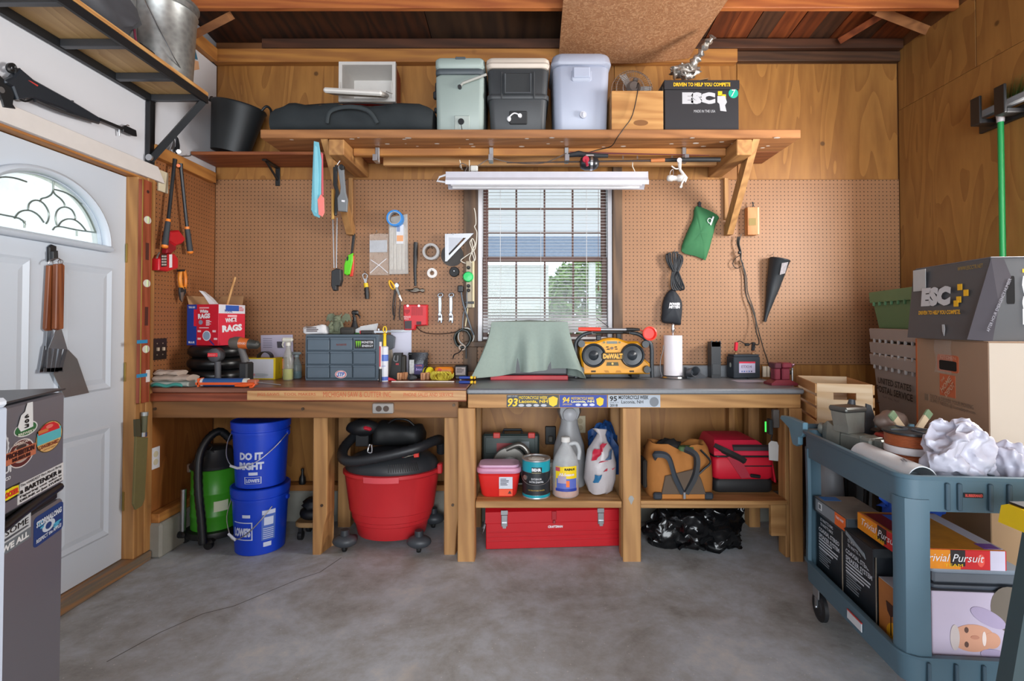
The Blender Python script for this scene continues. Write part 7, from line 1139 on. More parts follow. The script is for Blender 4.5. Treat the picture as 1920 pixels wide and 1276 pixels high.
bt = part('bottom_tray', MB().loft([trayring(.165,-.02), trayring(.17,-.004), trayring(.25,.0), trayring(.253,.008), trayring(.262,.010), trayring(.263,.0), trayring(.26,-.012), trayring(.19,-.02), trayring(.188,-.03)]), CT, cart, smooth=35)
def post(mx, my, name='post'):
    o = [(0,.06),(0,.04),(.012,.014),(.042,.0),(.078,.0)]; i_ = [(.078,.014),(.046,.014),(.024,.026),(.014,.046),(.014,.06)]; poly = o + i_
    f = lambda x, y: (CW - x if mx else x, CL - y if my else y)
    rings = [[V(*f(x * k + dx, y * k + dx), z) for x, y in poly] for k, dx, z in ((1,.0,.25),(1,-.003,.27),(.97,.0,.5),(1,-.003,.735),(1,-.003,.745))]
    return part(name, MB().loft(rings), CT, cart, smooth=30)
for mx in (0,1):
    for my in (0,1): post(mx, my)
for x in (.12,.155,.245,.30): part('front_rib', MB().bb((x,-.012,.715),(x + .012,-.001,.80),.003), CTD, tt)
bp = part('badge', MB().bb((.175,-.004,.755),(.232,-.0015,.770),.001), M('#2a2226',.5), tt); text(bp, 'RUBBERMAID',(.2035,-.004,.7625),.009, M('#e05a54',.5), w=.05, bold=.03)
for x in (.06,.14,.22,.30): part('front_rib', MB().bb((x,-.01,.175),(x + .01,-.0005,.245),.002), CTD, bt)
lb_ = part('white_label', MB().bb((-.0045,.235,.192),(-.001,.33,.222),.001), M('#c9cdd2',.5), bt); part('red_edge', MB().bb((-.005,.235,.2222),(-.001,.33,.226)), M('#c04040',.5), lb_)
hp = [cart.hit(x, y, 'x',0) for x, y in ((1506,792),(1500,790),(1480,781),(1464,778),(1462,784),(1470,793),(1479,803),(1483,822),(1486,833),(1492,836),(1497,833),(1497,820),(1503,818),(1506,812))]
for x in (0, CW - .02): part('handle', MB().prism([(p.y, p.z) for p in hp],.022,(x,0,0),(0,1,0),(0,0,1),(1,0,0),.004), M('#5f8496',.45), cart, smooth=30)
part('handle_bar', MB().bb((.0225, CL + .055,.80),(CW - .0205, CL + .09,.83),.01), CT, cart)
for x in (.05, CW - .05):
    for y in (.07, CL - .05): q = part('caster_fork', MB().bb((x - .02, y - .025,.10),(x - .014, y + .025,.165),.002).bb((x + .014, y - .025,.10),(x + .02, y + .025,.165),.002).bb((x - .02, y - .02,.148),(x + .02, y + .02,.166),.002).cyl((x - .022, y,.06),(x + .022, y,.06),.006, n=8).bb((x - .02, y - .01,.06),(x - .014, y + .01,.10)).bb((x + .014, y - .01,.06),(x + .02, y + .01,.10)), STEEL, cart); part('wheel', MB().lathe([(0,-.013),(.03,-.013),(.034,-.009),(.05,-.011),(.06,-.008),(.06,.008),(.05,.011),(.034,.009),(.03,.013),(0,.013)],26,(x, y,.0605), rot=Matrix.Rotation(R(90),3, 'Y')), M('#1e1f22',.55), q, smooth=40)
def oncart(px, py, z): p = BZ(px, py, z); return p
ZF = .7725
# old vise lying in the top tray
g = thing('vise', 'old grey steel vise lying in the top cart tray', 'vise', V(1.35,2.158, ZF),106); VG = M('#8e918a',.4,.55, var=.3, scale=16, bmp=.3)
part('bed', MB().bb((-.13,-.045,0),(.02,.045,.055),.008), VG, g); part('slide', MB().bb((-.165,-.028,.004),(-.13,.028,.055),.005), VG, g); part('bore', MB().cyl((-.1655,0,.03),(-.1645,0,.03),.018, n=16), INK, g); part('jaw_block', MB().loft([[V(x, y, z) for x, y in ((-.03,-.05),(.045,-.05),(.045,.05),(-.03,.05))] for z in (.0555,.075)] + [[V(x, y,.12) for x, y in ((-.025,-.06),(.05,-.06),(.05,.06),(-.025,.06))]]), VG, g); part('jaw', MB().bb((-.035,-.065,.1205),(.06,.065,.138),.006), M('#6f706c',.35,.7, var=.3), g); part('fixed_body', MB().loft([[V(.021, y, z) for y, z in ((-.05,0),(.05,0),(.04,.055),(-.04,.055))], [V(.09, y, z) for y, z in ((-.045,0),(.045,0),(.035,.08),(-.035,.08))], [V(.13, y, z) for y, z in ((-.02,.02),(.02,.02),(.02,.06),(-.02,.06))]]), VG, g); part('screw_knob', MB().lathe([(.012,0),(.02,.01),(.02,.025),(.01,.035)],14,(.131,0,.045), rot=Matrix.Rotation(R(90),3, 'Y')), VG, g, smooth=40); part('seam', MB().bb((-.085,-.047,.002),(-.08,.047,.0565)), M('#6f716b',.5), g); g.o.scale = (.95,.85,1.28)
g = thing('ratchet_clamp', 'blue and black handled clamp standing in the top cart tray', 'clamp', V(1.432,2.258, ZF),0); part('handle', MB().tube([V(-.02,0,.0), V(-.02,0,.1), V(-.015,0,.15), V(-.01,0,.19)], [.014,.016,.019,.012],12), M('#3c4249',.45), g, smooth=50); part('blue_band', MB().tube([V(-.0205,-.001,.1), V(-.017,-.001,.135)], [.0172,.0195],12), M('#2a5ac0',.4), g, smooth=50); part('jaw', MB().loft([[V(x, y, z) for y, z in ((-.012,0),(.012,0),(.012,.01),(-.012,.01))] for x in (-.05,.05)]), DARK, g); part('fin', MB().prism([(.04,.0),(.085,.0),(.085,.12),(.07,.165),(.05,.172),(.045,.1)],.012,(0,-.006,0), b=.002), M('#4c5054',.45), g)
g = thing('corner_clamp', 'red and green clamp with crossed pale wooden strips in the top cart tray', 'clamp', V(1.49,2.09, ZF),10); part('base', MB().bb((-.06,-.05,0),(.04,.05,.07),.008), M('#b23a30',.45, var=.15), g); part('housing', MB().ball((.01,.03,.11),(.07,.045,.04),18,12,.1,8,3), M('#8d7d74',.45,.3), g, smooth=50); part('bracket', MB().box((.06,.02,.06),(.12,.05,.03),.006,(R(30), 'Y')), M('#8d7d74',.45), g)
for i,(a, x) in enumerate(((48,-.03),(-48,.02))): part('wood_strip', MB().box((x + .005,-.06 - .012 * i,.095),(.15,.011,.026),.002,(R(a), 'Y')), M('#d8c4a4',.7), g)
parts('green_tip', MB().box((-.075,-.062,.148),(.03,.014,.03),.004,(R(48), 'Y')).box((.075,-.072,.15),(.03,.014,.03),.004,(R(-48), 'Y')), M('#7a9070',.5), g); g.o.scale = (1,1,1.1)
g = thing('anvil_block', 'black metal block behind the vise in the top cart tray', 'block', V(1.53,2.2, ZF)); part('block', MB().bb((-.05,-.03,0),(.05,.04,.075),.01), M('#2a2c30',.45), g); part('lever', MB().tube([V(-.04,-.02,.08), V(.03,-.0,.12)],.007,8), M('#5a3a3c',.4), g)
p = V(1.415,1.912, ZF); g = thing('wire_spool', 'spool of copper wire with a white band', 'spool', p); CU = M('#b5653f',.35,.6, var=.2, scale=60)
part('flange', MB().lathe([(.02,0),(.085,0),(.085,.006),(.02,.006)],36), BLACK, g); part('winding', MB().lathe([(.074,.0065)] + [(.078 + (.0012 if i % 2 else 0),.007 + i * .0022) for i in range(14)] + [(.074,.039)],36), CU, g, smooth=20); part('band', MB().lathe([(.078,.0395),(.0805,.042),(.0805,.058),(.078,.0605)],36), M('#d8d4d6',.5), g, smooth=40); part('winding', MB().lathe([(.074,.061)] + [(.078 + (.0012 if i % 2 else 0),.062 + i * .0022) for i in range(15)] + [(.074,.096)],36), CU, g, smooth=20); part('flange', MB().lathe([(.015,.097),(.086,.097),(.086,.103),(.06,.105),(.015,.103)],36), M('#23262b',.35), g, smooth=30); g.o.scale = (1,1,1.25); parts('rib', MB().box((.04,0,.106),(.06,.006,.003)).box((-.04,0,.106),(.06,.006,.003)).box((0,.04,.106),(.006,.06,.003)).box((0,-.04,.106),(.006,.06,.003)), M('#5a6068',.35), g)
g = thing('cable_reel', 'small red cable reel beside the copper wire spool', 'reel', V(1.325,1.93, ZF)); g.o.location = (1.525,1.972, ZF); g = Th(g.o); part('reel', MB().lathe([(.0,0),(.035,0),(.035,.004),(.028,.006),(.028,.03),(.035,.032),(.035,.036),(0,.036)],22,(-.0,.02,0)), M('#c03a30',.45), g, smooth=30); part('red_wire', MB().lathe([(.0285,.008),(.031,.012),(.031,.026),(.0285,.03)],22,(0,.02,0)), M('#a82c26',.5), g, smooth=40)
# white gutter offcut along the left edge of the tray
a, b = cart.hit(1640,842, 'z',.80), cart.hit(1738,893, 'z',.80); g = thing('gutter_offcut', 'curved white plastic strip lying along the cart tray edge', 'strip', cart.m @ V(.076,.03, ZF),-4.4)
part('strip', MB().loft([[V(.05 * math.cos(t) * k, y,.056 * math.sin(t) * k + .012) for t in [R(10 + 160 * q / 12) for q in range(13)] for k in (1,)] + [V(.048 * math.cos(t), y,.054 * math.sin(t) + .011) for t in [R(170 - 160 * q / 12) for q in range(13)]] for y in (.0,.12,.24,.33)]), M('#d3dae0',.35), g, smooth=50); greek(g,(-.015,.07,.0690),.05,.02,2, M('#5a6068',.6), ax='z', lift=.001, roll=70)
# plastic carrier bags
def carrier(label, c, r, seed, amp):
    def f(u, v):
        t = 2 * PI * u; a = -PI / 2 + PI * v; d = V(math.cos(a) * math.cos(t), math.cos(a) * math.sin(t), math.sin(a)); k = 1 + .3 * mnoise.noise(d * 2.2 + V(seed,0,0)); p = V(d.x * r[0] * k, d.y * r[1] * k, max(-r[2] * .7, d.z * r[2] * k)); return p + V(0,0, r[2] * .7)
    mb = MB().grid(f,90,50, closed=True); mb.crumple(amp,11, seed,0); mb.crumple(amp * .55,26, seed + 3,0); mb.crumple(amp * .25,60, seed + 1,0)
    return single('carrier_bag', mb, M('#bdbdcb',.35, var=.03), label, 'bag', c, smooth=60)
cb = carrier('crumpled white plastic carrier bag in the near end of the cart tray', cart.m @ V(.24,.115, ZF + .001),(.10,.075,.11),3,.034); part('handle_loop', MB().tube(smoothpts([V(-.02,-.02,.14), V(-.0,-.02,.178), V(.04,-.01,.185), V(.06,0,.15)],5),.011,5, flat=.3), film('#dcdce6',.7,.3), cb, smooth=60)
cb2 = carrier('smaller white plastic carrier bag with pointed corner right of the crumpled one', cart.m @ V(.408,.12, ZF + .001),(.034,.06,.075),9,.012); part('corner', MB().tube([V(.0,-.01,.09), V(.028,-.02,.112), V(.04,-.02,.118)], [.03,.014,.003],8), M('#bdbdcb',.35), cb2, smooth=60)
# ---------------------------------------------------------------- bottom tray
ZL2 = .1885
BKB = M('#1b242b',.45); def_w = M('#b9c0c8',.6)
def spk(label, y0, y1):
    w_ = y1 - y0; g = thing('speaker_carton', label, 'box', cart.m @ V(.045, y1, ZL2),-4.4, 'speaker cartons in the cart'); h_ = .285
    part('carton', MB().bb((0,-w_,0),(.2,0, h_),.002), BKB, g); L2 = lambda fy, fz: (0,-w_ * fy, h_ * fz)
    text(g, '15 WATTS RMS', L2(.42,.91),.013, def_w, ax='x', w=w_ * .5, bold=.02); text(g, '70 WATTS MAX', L2(.42,.84),.013, def_w, ax='x', w=w_ * .5, bold=.02); text(g, 'COAXIAL STEREO', L2(.5,.75),.018, def_w, ax='x', w=w_ * .8, bold=.03); text(g, 'SPEAKER SYSTEM', L2(.5,.66),.018, def_w, ax='x', w=w_ * .8, bold=.03); greek(g, L2(.5,.54), w_ * .8,.05,4, def_w, ax='x'); greek(g, L2(.36,.36), w_ * .5,.06,6, M('#7a848c',.6), ax='x'); greek(g, L2(.25,.12), w_ * .25,.02,2, M('#6a747c',.6), ax='x'); part('worn_edge', MB().bb((-.001,-w_ + .0,.02),(.003,-w_ + .003, h_ - .01)), M('#8a7f70',.7), g); return g
spk('black speaker carton at the far end of the lower cart tray',.455,.665); spk('black speaker carton in the middle of the lower cart tray',.23,.45)
g = thing('ceiling_speaker_carton', 'black carton with red patch and gold lettering deep in the lower tray', 'box', cart.m @ V(.262,.30, ZL2),-4.4); part('carton', MB().bb((-.0,.0,0),(.16,.34,.275),.002), BLACK, g); plate(g,(0,.17,.2),.12,.1, M('#b8182c',.5), ax='x', name='red_patch')
g = thing('picture_carton', 'narrow carton with a wineglass sunset picture in the lower tray', 'box', cart.m @ V(.038,.205, ZL2),-4.4); part('carton', MB().bb((0,-.175,0),(.055,0,.218),.002), M('#a86a34',.5, var=.35, scale=9), g); part('white_top', MB().bb((.001,-.174,.2182),(.054,-.001,.2195)), M('#b9bcc2',.6), g); plate(g,(0,-.1,.06),.11,.09, M('#e8a81c',.5, var=.3), ax='x', name='sun_glow', shape='o'); plate(g,(-.0012,-.07,.135),.05,.05, M('#3a1c0e',.5), ax='x', name='wineglass_bowl', shape=[(-.5,.5),(.5,.5),(.35,-.1),(0,-.4),(-.35,-.1)]); plate(g,(-.0012,-.07,.085),.004,.06, M('#3a1c0e',.5), ax='x', name='wineglass_stem'); plate(g,(-.0012,-.09,.018),.16,.03, M('#4a2410',.5), ax='x', name='dark_grass')
g = thing('massager_carton', 'pale carton printed with a smiling man wearing a neck massager', 'box', cart.m @ V(.098,.028, ZL2),-4.4); w_, h_, d_ = .30,.262,.185
part('carton', MB().bb((0,0,0),(w_, d_, h_),.002), M('#b9aec2',.5, var=.04), g); part('dark_top', MB().bb((.001,.001, h_),(w_ - .001, d_ - .001, h_ + .0008)), M('#5a5c66',.5), g); greek(g,(.17,.08, h_ + .0008),.14,.1,8, M('#c8ccd4',.6), ax='z', roll=0); plate(g,(.255,.12, h_ + .0009),.03,.012, M('#3a9ad0',.5), ax='z', name='blue_title')
SKIN = M('#c8947a',.5, var=.05); pp = lambda x, z, w, h, m, nm, lift, roll=0, sh_='o': plate(g,(x,-lift, z), w, h, m, name=nm, roll=roll, shape=sh_)
pp(.235,0.210,.12,.15, M('#6b6258',.5), 'printed_shirt',.0003,20); pp(.12,0.120,.13,.085, SKIN, 'printed_face',.0008); pp(.066,0.120,.028,.08, M('#c2b6b4',.5), 'printed_hair',.0011); pp(.175,0.115,.05,.05, SKIN, 'printed_neck',.0012); pp(.165,0.185,.115,.045, M('#a598b4',.5), 'printed_massager',.0016,-28); pp(.185,0.067,.09,.04, M('#a598b4',.5), 'printed_massager',.0016,-12); pp(.10,0.145,.012,.018, M('#5a4038',.5), 'printed_eye',.0018); pp(.10,0.100,.012,.018, M('#5a4038',.5), 'printed_eye',.0018); pp(.125,0.123,.026,.012, M('#b57d66',.5), 'printed_nose',.0018); pp(.152,0.120,.012,.045, M('#e0cfc8',.5), 'printed_smile',.0018)
g = thing('binder', 'grey zip binder lying under the board game', 'binder', cart.m @ V(.105,.03, ZL2 + h_ + .002),-4.4); part('cover', RB(MB(),(.14,.088,0),.28,.158,.012,.02), M('#3f4650',.5), g, smooth=40); part('pages', MB().bb((.012,.02,.0125),(.27,.16,.05),.006), M('#5a6068',.6, var=.15), g); part('cover', RB(MB(),(.14,.088,.0505),.285,.16,.014,.02), M('#7a8490',.45), g, smooth=40)
ZG = ZL2 + h_ + .0015 + .066
g = thing('board_game', 'board game box with orange and red lid lettering', 'game', cart.m @ V(.05,.032, ZG),-4.4); part('box', MB().bb((0,0,0),(.275,.32,.062),.002), M('#c8282c',.4), g)
for ax_, fn in (('y', lambda u, v: (.275 * u,0, v)),('x', lambda u, v: (0,.32 * (1 - u), v))):
    W_ = .275 if ax_ == 'y' else .32; q = plate(g, fn(.25,.031), W_ * .5,.06, M('#e08a1c',.45, var=.25, scale=20), ax=ax_, name='orange_panel'); plate(g, fn(.9,.031), W_ * .16,.061, M('#c9c4d8',.45), ax=ax_, name='side_panel') if ax_ == 'y' else None
    plate(g, fn(.72,.03), W_ * .08,.04, M('#e8584a',.45), ax=ax_, name='berry_print', shape='o'); pl = plate(g, fn(.47,.036), W_ * .16,.05, M('#2a2224',.45), ax=ax_, name='black_panel', th=.0012); text(g, 'Trivial Pursuit', fn(.42,.037),.024, WHITE, ax=ax_, w=W_ * .66, shear=.3, lift=.0025); text(g, 'TEAM', fn(.42,.014),.009, YEL, ax=ax_, w=W_ * .2, lift=.0025)
part('lid_print', MB().bb((.002,.002,.062),(.273,.318,.0627)), M('#c8862c',.45, var=.5, scale=14), g); plate(g,(.06,.22,.0627),.1,.16, M('#7a1c20',.45), ax='z', name='red_lid_panel'); plate(g,(.25,.16,.0627),.045,.3, M('#c9c8dc',.45), ax='z', name='white_lid_border'); plate(g,(.12,.26,.0628),.1,.06, M('#3a62c0',.45), ax='z', name='blue_lid_panel'); plate(g,(.24,.03,.063),.05,.04, M('#7a4ab0',.45), ax='z', name='purple_mark')
ZK = ZL2 + .285 + .001
g = thing('gadget_carton', 'small grey and orange printed carton on the speaker cartons', 'box', cart.m @ V(.03,.66, ZK + .0),-4.4); part('carton', MB().bb((0,-.27,0),(.17,0,.062),.002), M('#3a4248',.5), g); plate(g,(0,-.1,.034),.16,.048, M('#7c858c',.5), ax='x', name='grey_panel'); plate(g,(0,-.22,.034),.08,.05, M('#e0672a',.5), ax='x', name='orange_panel'); text(g, 'TWO WAY',(0,-.22,.042),.011, WHITE, ax='x', w=.06, bold=.02, lift=.002); plate(g,(-.0012,-.06,.036),.03,.028, M('#c8ced2',.5), ax='x', name='device_print'); plate(g,(-.0014,-.06,.036),.018,.018, M('#5a646a',.5), ax='x', name='device_screen'); part('top_print', MB().bb((.002,-.268,.062),(.168,-.002,.0627)), M('#8a8078',.5, var=.4, scale=12), g); plate(g,(.05,-.04,.063),.07,.05, M('#2a78c4',.5), ax='z', name='blue_lid_mark')
g = thing('folder_pouch', 'black nylon pouch with grey strip hanging over the speaker cartons', 'pouch', cart.m @ V(.022,.39, ZK),-4.4); part('pouch', MB().loft([[V(x, y, z) for x, y in ((0.0,-.19),(.2,-.19),(.2,.0),(.0,.0))] for z in (.0,.02,.03)]), M('#23292e',.6), g); part('flap', MB().prism([(0,.0),(-.19,.0),(-.19,-.10),(-.12,-.06)],.004,(-.0045,0,.028),(0,1,0),(0,0,1),(1,0,0)), M('#1d2227',.6), g); part('grey_strip', MB().prism([(-.02,-.008),(-.15,-.045),(-.14,-.028),(-.02,.006)],.002,(-.0075,0,.02),(0,1,0),(0,0,1),(1,0,0)), M('#7d878d',.5), g)
# things glimpsed through the cart: grey hood, chair frame, blue cloth
g = thing('chair_frame', 'black tubular chair frame standing behind the cart', 'chair',(1.64,2.46,0)); 
for x, y, x2 in ((-.07,-.02,-.03),(.03,-.02,.03),(-.07,.09,-.07),(.03,.09,.03)): part('leg', MB().tube([V(x, y,0), V(x2, y,.68)],.011,8), BLACK, g, smooth=50)
part('rail', MB().tube([V(-.03,-.02,.60), V(.03,-.02,.60)],.009,8), BLACK, g); part('rail', MB().tube([V(-.07,.09,.62), V(-.03,-.02,.62)],.009,8), BLACK, g); part('seat', MB().bb((-.1,-.04,.68),(.07,.11,.712),.008), M('#2a2c30',.6), g)
g = thing('grey_hood', 'grey plastic hood standing on the floor behind the cart', 'hood',(1.50,2.58,0)); part('shell', MB().loft([[V(.06 * q * math.cos(t),.07 * q * math.sin(t), z) for t in [2 * PI * k / 24 for k in range(24)]] for q, z in ((.9,0),(1,.02),(1,.45),(.9,.56),(.55,.64),(.1,.66))]), M('#7c7f84',.45), g, smooth=50); g.o.location = (1.475,2.52,0)
mb = MB().ball((0,0,.07),(.11,.06,.09),30,18,.4,8,3, flatz=-.07); mb.crumple(.02,20,2,0); single('blue_cloth', mb, M('#1c4fb8',.7, var=.2), 'bright blue cloth bundle lying in the cart above the cartons', 'cloth', cart.m @ V(.335,.50, ZL2 + .288), smooth=60)
# ---------------------------------------------------------------- boxes stacked in the corner
HDC = (1.788,2.0); RZB = -13.9
yt = thing('yellow_crate', 'yellow plastic crate under the cardboard boxes', 'crate',(HDC[0] + .01, HDC[1] + .02,0), RZB); YC2 = M('#d8b414',.42); part('shell', MB().loft([[V(x, y, z) for x, y in ((e, e),(.46 - e, e),(.46 - e,.55 - e),(e,.55 - e))] for e, z in ((.03,0),(0,.30),(-.012,.301),(-.012,.322),(.01,.322),(.04,.02))]), YC2, yt)
for x in (.06,.17,.28,.39): part('rib', MB().bb((x,-.004,.05),(x + .02,.012,.298),.003), YC2, yt)
for y in (.06,.2,.34,.48): part('rib', MB().bb((-.004, y,.05),(.012, y + .02,.298),.003), YC2, yt)
def carton(name, label, c, rz, w, d, z0, h, mat):
    g = thing(name, label, 'box',(c[0], c[1], z0), rz); part('carton', MB().bb((0,0,0),(w, d, h),.003), mat, g); parts('flap', MB().bb((.001,.001, h + .0003),(w - .001, d / 2 - .001, h + .0035)).bb((.001, d / 2 + .001, h + .0003),(w - .001, d - .001, h + .0035)), mat, g); return g
CB = M('#b89874',.8, var=.07, scale=5); CBP = M('#a98c74',.8, var=.07, scale=5)
g = carton('cardboard_box', 'plain cardboard box with a tape patch on the yellow crate', HDC, RZB,.46,.57,.3235,.468, CB); plate(g,(.02,0,.3),.09,.07, M('#8d7658',.6), name='tape_patch'); plate(g,(0,.2,.3),.16,.06, M('#9a6a50',.7), ax='x', name='brown_patch')
g = carton('moving_box', 'cardboard moving box with orange square logo and hand hole', HDC, RZB,.46,.57,.796,.424, CBP); OH = M('#cc6a44',.6); part('lit_side', MB().bb((.002,-.0012,.002),(.458,-.0002,.422)), M('#cdbfae',.8, var=.05, scale=5), g)  # front face plate is paler card: the strong front light is painted in
part('orange_edge', MB().bb((-.0008,.555,.0),(0,.57,.42)), M('#c46a3c',.6), g)
def hx(px, py): return g.hit(px, py, 'x',0)
pxplate(g,1762,702,1791,743, OH, ax='x', val=0, name='logo_square'); HL = M('#d6b498',.6); text(g, 'THE', hx(1769,711) + V(-.002,0,0),.012, HL, ax='x', w=.035, roll=40, bold=.02); text(g, 'HOME', hx(1775,720) + V(-.002,0,0),.026, HL, ax='x', w=.10, roll=40, bold=.02); text(g, 'DEPOT', hx(1782,730) + V(-.002,0,0),.024, HL, ax='x', w=.09, roll=40, bold=.02)
pxplate(g,1757,665,1797,697, OH, ax='x', val=0, name='handle_outline', shape='r'); pxplate(g,1761,676,1793,694, M('#141210',.9), ax='x', val=-.001, name='hand_hole', shape='r'); pxtext(g, 'KITCHEN',1763,667,1792,673, M('#d8a890',.6), ax='x', val=-.001)
pxtext(g, 'DOCK & DELIVER YOUR MOVING',1743,748,1822,756, M('#7a6a5c',.6), ax='x', val=0); pxtext(g, 'SUPPLY NEEDS @ homedepot.com',1743,757,1825,766, M('#7a6a5c',.6), ax='x', val=0); pxplate(g,1734,738,1741,750, M('#8a7a6a',.6), ax='x', val=0, name='print_mark')
tp = part('tape', MB().grid(lambda u, v: V(-.0015,.25 + .14 * u + .01 * math.sin(v * 7),.424 - .15 * v),4,4), film('#e0d8d0',.25,.15), g)
# printed grey carton on top
e = thing('carton', 'grey printed carton with white lettering topmost in the corner stack', 'box',(1.80,2.035,1.2245),-6.5); EG = M('#55575a',.5, var=.04); w_, d_, h_ = .42,.46,.325
part('carton', MB().loft([[V(x, y, z) for x, y in ((0 + o1,0),(w_,0),(w_, d_),(0 + o2, d_))] for o1, o2, z in ((-.0,-.012,0),(.03,.02, h_))]), EG, e); part('lid', MB().bb((.028,-.004, h_ + .0005),(w_, d_, h_ + .006),.002), M('#6a6a70',.5), e)
part('flap', MB().add([(-.045,.02,.005),(.012,-.03,-.0),(.035,-.032,.14),(.085,-.025,.25),(.07,-.012,.32),(.03,-.004,.325)], [(0,1,2,3,4,5)]), M('#4c464c',.5), e)
E3 = SIL; ex = lambda px, py: e.hit(px, py, 'x',.008)
mE = dict(ax='x', lift=.014)
def et(s, x0, y0, x1, y1, m, **k): c, w, h = rect(e, x0, y0, x1, y1, 'x',.008); text(e, s, c, h, m, ax='x', w=w, lift=.018 + k.pop('l',0), **k)
part('left_print', MB().add([(-.0012,.002,.002),(-.0132 + .0, d_ - .002,.002),(.0188, d_ - .002, h_ - .002),(.0288,.002, h_ - .002)], [(0,1,2,3)]), M('#4e5054',.5), e)
def etx(s, fy, fz, h, w, m, **k):
    # lettering laid on the leaning left face
    y, z = d_ * fy, h_ * fz; x = -.0132 * (y / d_) + (.03 * z / h_) * 1.0 + .0; text(e, s,(x - .006, y, z), h, m, ax='x', w=w, lift=.004, **k)
etx('ESC',.60,.58,.085,.2, M('#c9ccd0',.5), bold=.08, shear=.1); etx('DRIVEN TO HELP YOU COMPETE.',.54,.36,.018,.27, GOLD, bold=.03, shear=.15); etx('WWW.ESCCTR.NET',.19,.92,.016,.14, M('#a88a2c',.5), shear=.15)
def epl(fy, fz, w, h, m, nm, sh_=None): y, z = d_ * fy, h_ * fz; plate(e,(-.0132 * (y / d_) + .03 * z / h_ - .006, y, z), w, h, m, ax='x', name=nm, shape=sh_, th=.002)
for fy, fz in ((.30,.68),(.22,.6),(.30,.52),(.33,.47)): epl(fy, fz,.026,.026, GOLD, 'logo_square')
epl(.86,.83,.09,.1, M('#b9bcbc',.6), 'shipping_label'); epl(.46,.12,.02,.05, M('#b5b9bc',.5), 'map_print', [(-.4,.5),(.3,.5),(.5,.1),(.2,-.5),(-.3,-.1)])
text(e, 'AFTER HOUR EMERGENCY NUMBER',(.03,-.036,.14),.011, M('#a09ea6',.5), w=.22, roll=68, lift=.003); plate(e,(.10,0,.20),.03,.11, M('#0c0c0e',.9), name='hand_hole', shape='r'); text(e, 'ESC',(.165,0,.16),.05, WHITE, w=.19, roll=90, bold=.08, lift=.002); text(e, 'DRIVEN TO HELP YOU COMPETE',(.20,0,.15),.012, GOLD, w=.2, roll=90, lift=.002)
for a, b in ((.15,.275),(.165,.29),(.18,.275)): plate(e,(a,0, b),.014,.014, GOLD, name='logo_square')
# postal totes
TOC = (1.945,2.565)
for i,(z0, h0, lab) in enumerate(((0,.365, 'black storage tote on the floor at the bottom of the postal tote stack'),(.367,.365, 'black storage tote with yellow print under the postal totes'))):
    g = thing('storage_tote', lab, 'tote',(TOC[0], TOC[1], z0), RZB); part('tub', MB().loft([[V(x, y, z) for x, y in ((e_, e_),(.33 - e_, e_),(.33 - e_,.58 - e_),(e_,.58 - e_))] for e_, z in ((.025,0),(.008,.30))]), M('#1f2022',.45), g); part('lid', MB().bb((0,0,.301),(.33,.58, h0 - .001),.008), M('#1a1a1c',.45), g)
    if i: text(g, 'TOUGH TOTE',(.008,.2,.27),.02, M('#d8a81c',.5), ax='x', w=.2, lift=.006, bold=.03)
PG = M('#a59f9c',.5, var=.04)
def tote(label, z0, zb, h0, mat, full):
    g = thing('postal_tote', label, 'tote',(TOC[0], TOC[1], z0), RZB, 'postal totes'); hb = h0 - .07; ins = .035 if full else .018
    def rg(e_, z): return [V(x, y, z) for x, y in ((e_, e_),(.33 - e_, e_),(.33 - e_,.58 - e_),(e_,.58 - e_))]
    part('tub', MB().loft([rg(ins,0.0 if full else h0 - .07), rg(.014, hb), rg(.012, h0 - .003), rg(.024, h0 - .003), rg(.024 + .004, h0 - .05), rg(ins + .012,.02 if full else h0 - .055)]), mat, g); part('rim', MB().loft([rg(.012, h0 - .068), rg(.0, h0 - .064), rg(-.004, h0 - .004), rg(.0, h0), rg(.02, h0), rg(.022, h0 - .01)]), mat, g, smooth=30)
    for k in range(7): part('rim_rib', MB().bb((-.006,.05 + k * .078, h0 - .085),(.008,.062 + k * .078, h0 - .06),.003), mat, g)
    return g
g = tote('grey postal tote printed with black lettering, lowest of the nested postal totes',.7335,.7335,.375, PG, True)
def ux(px, py): return g.hit(px, py, 'x',.02)
PGD = M('#2a2a2c',.6); 
for s_, x0, y0, x1, y1 in (('UNITED STATES',1649,712,1711,727),('POSTAL SERVICE',1646,728,1713,744)): c, w, h = rect(g, x0, y0, x1, y1, 'x',.02); text(g, s_, c, h * .8, PGD, ax='x', w=w, bold=.02, lift=.012)
c, w, h = rect(g,1661,746,1692,750, 'x',.02); text(g, 'FLAT MAIL TRAY', c, h, M('#6a6664',.6), ax='x', w=w, lift=.016); greek(g, ux(1651,752) + V(-.012,0,0),.05,.02,2, M('#5a5654',.6), ax='x')
tote('grey postal tote rim second up in the nested stack',1.1,0,.08, PG, False); tote('grey postal tote rim under the green tote',1.176,0,.085, PG, False)
g = tote('green postal tote open at the top of the stack',1.2625,0,.215, M('#5f8a62',.5, var=.04), True); part('red_cloth', MB().ball((.17,.25,.15),(.1,.2,.05),20,10,.3,6,2), M('#c22030',.7), g, smooth=60)
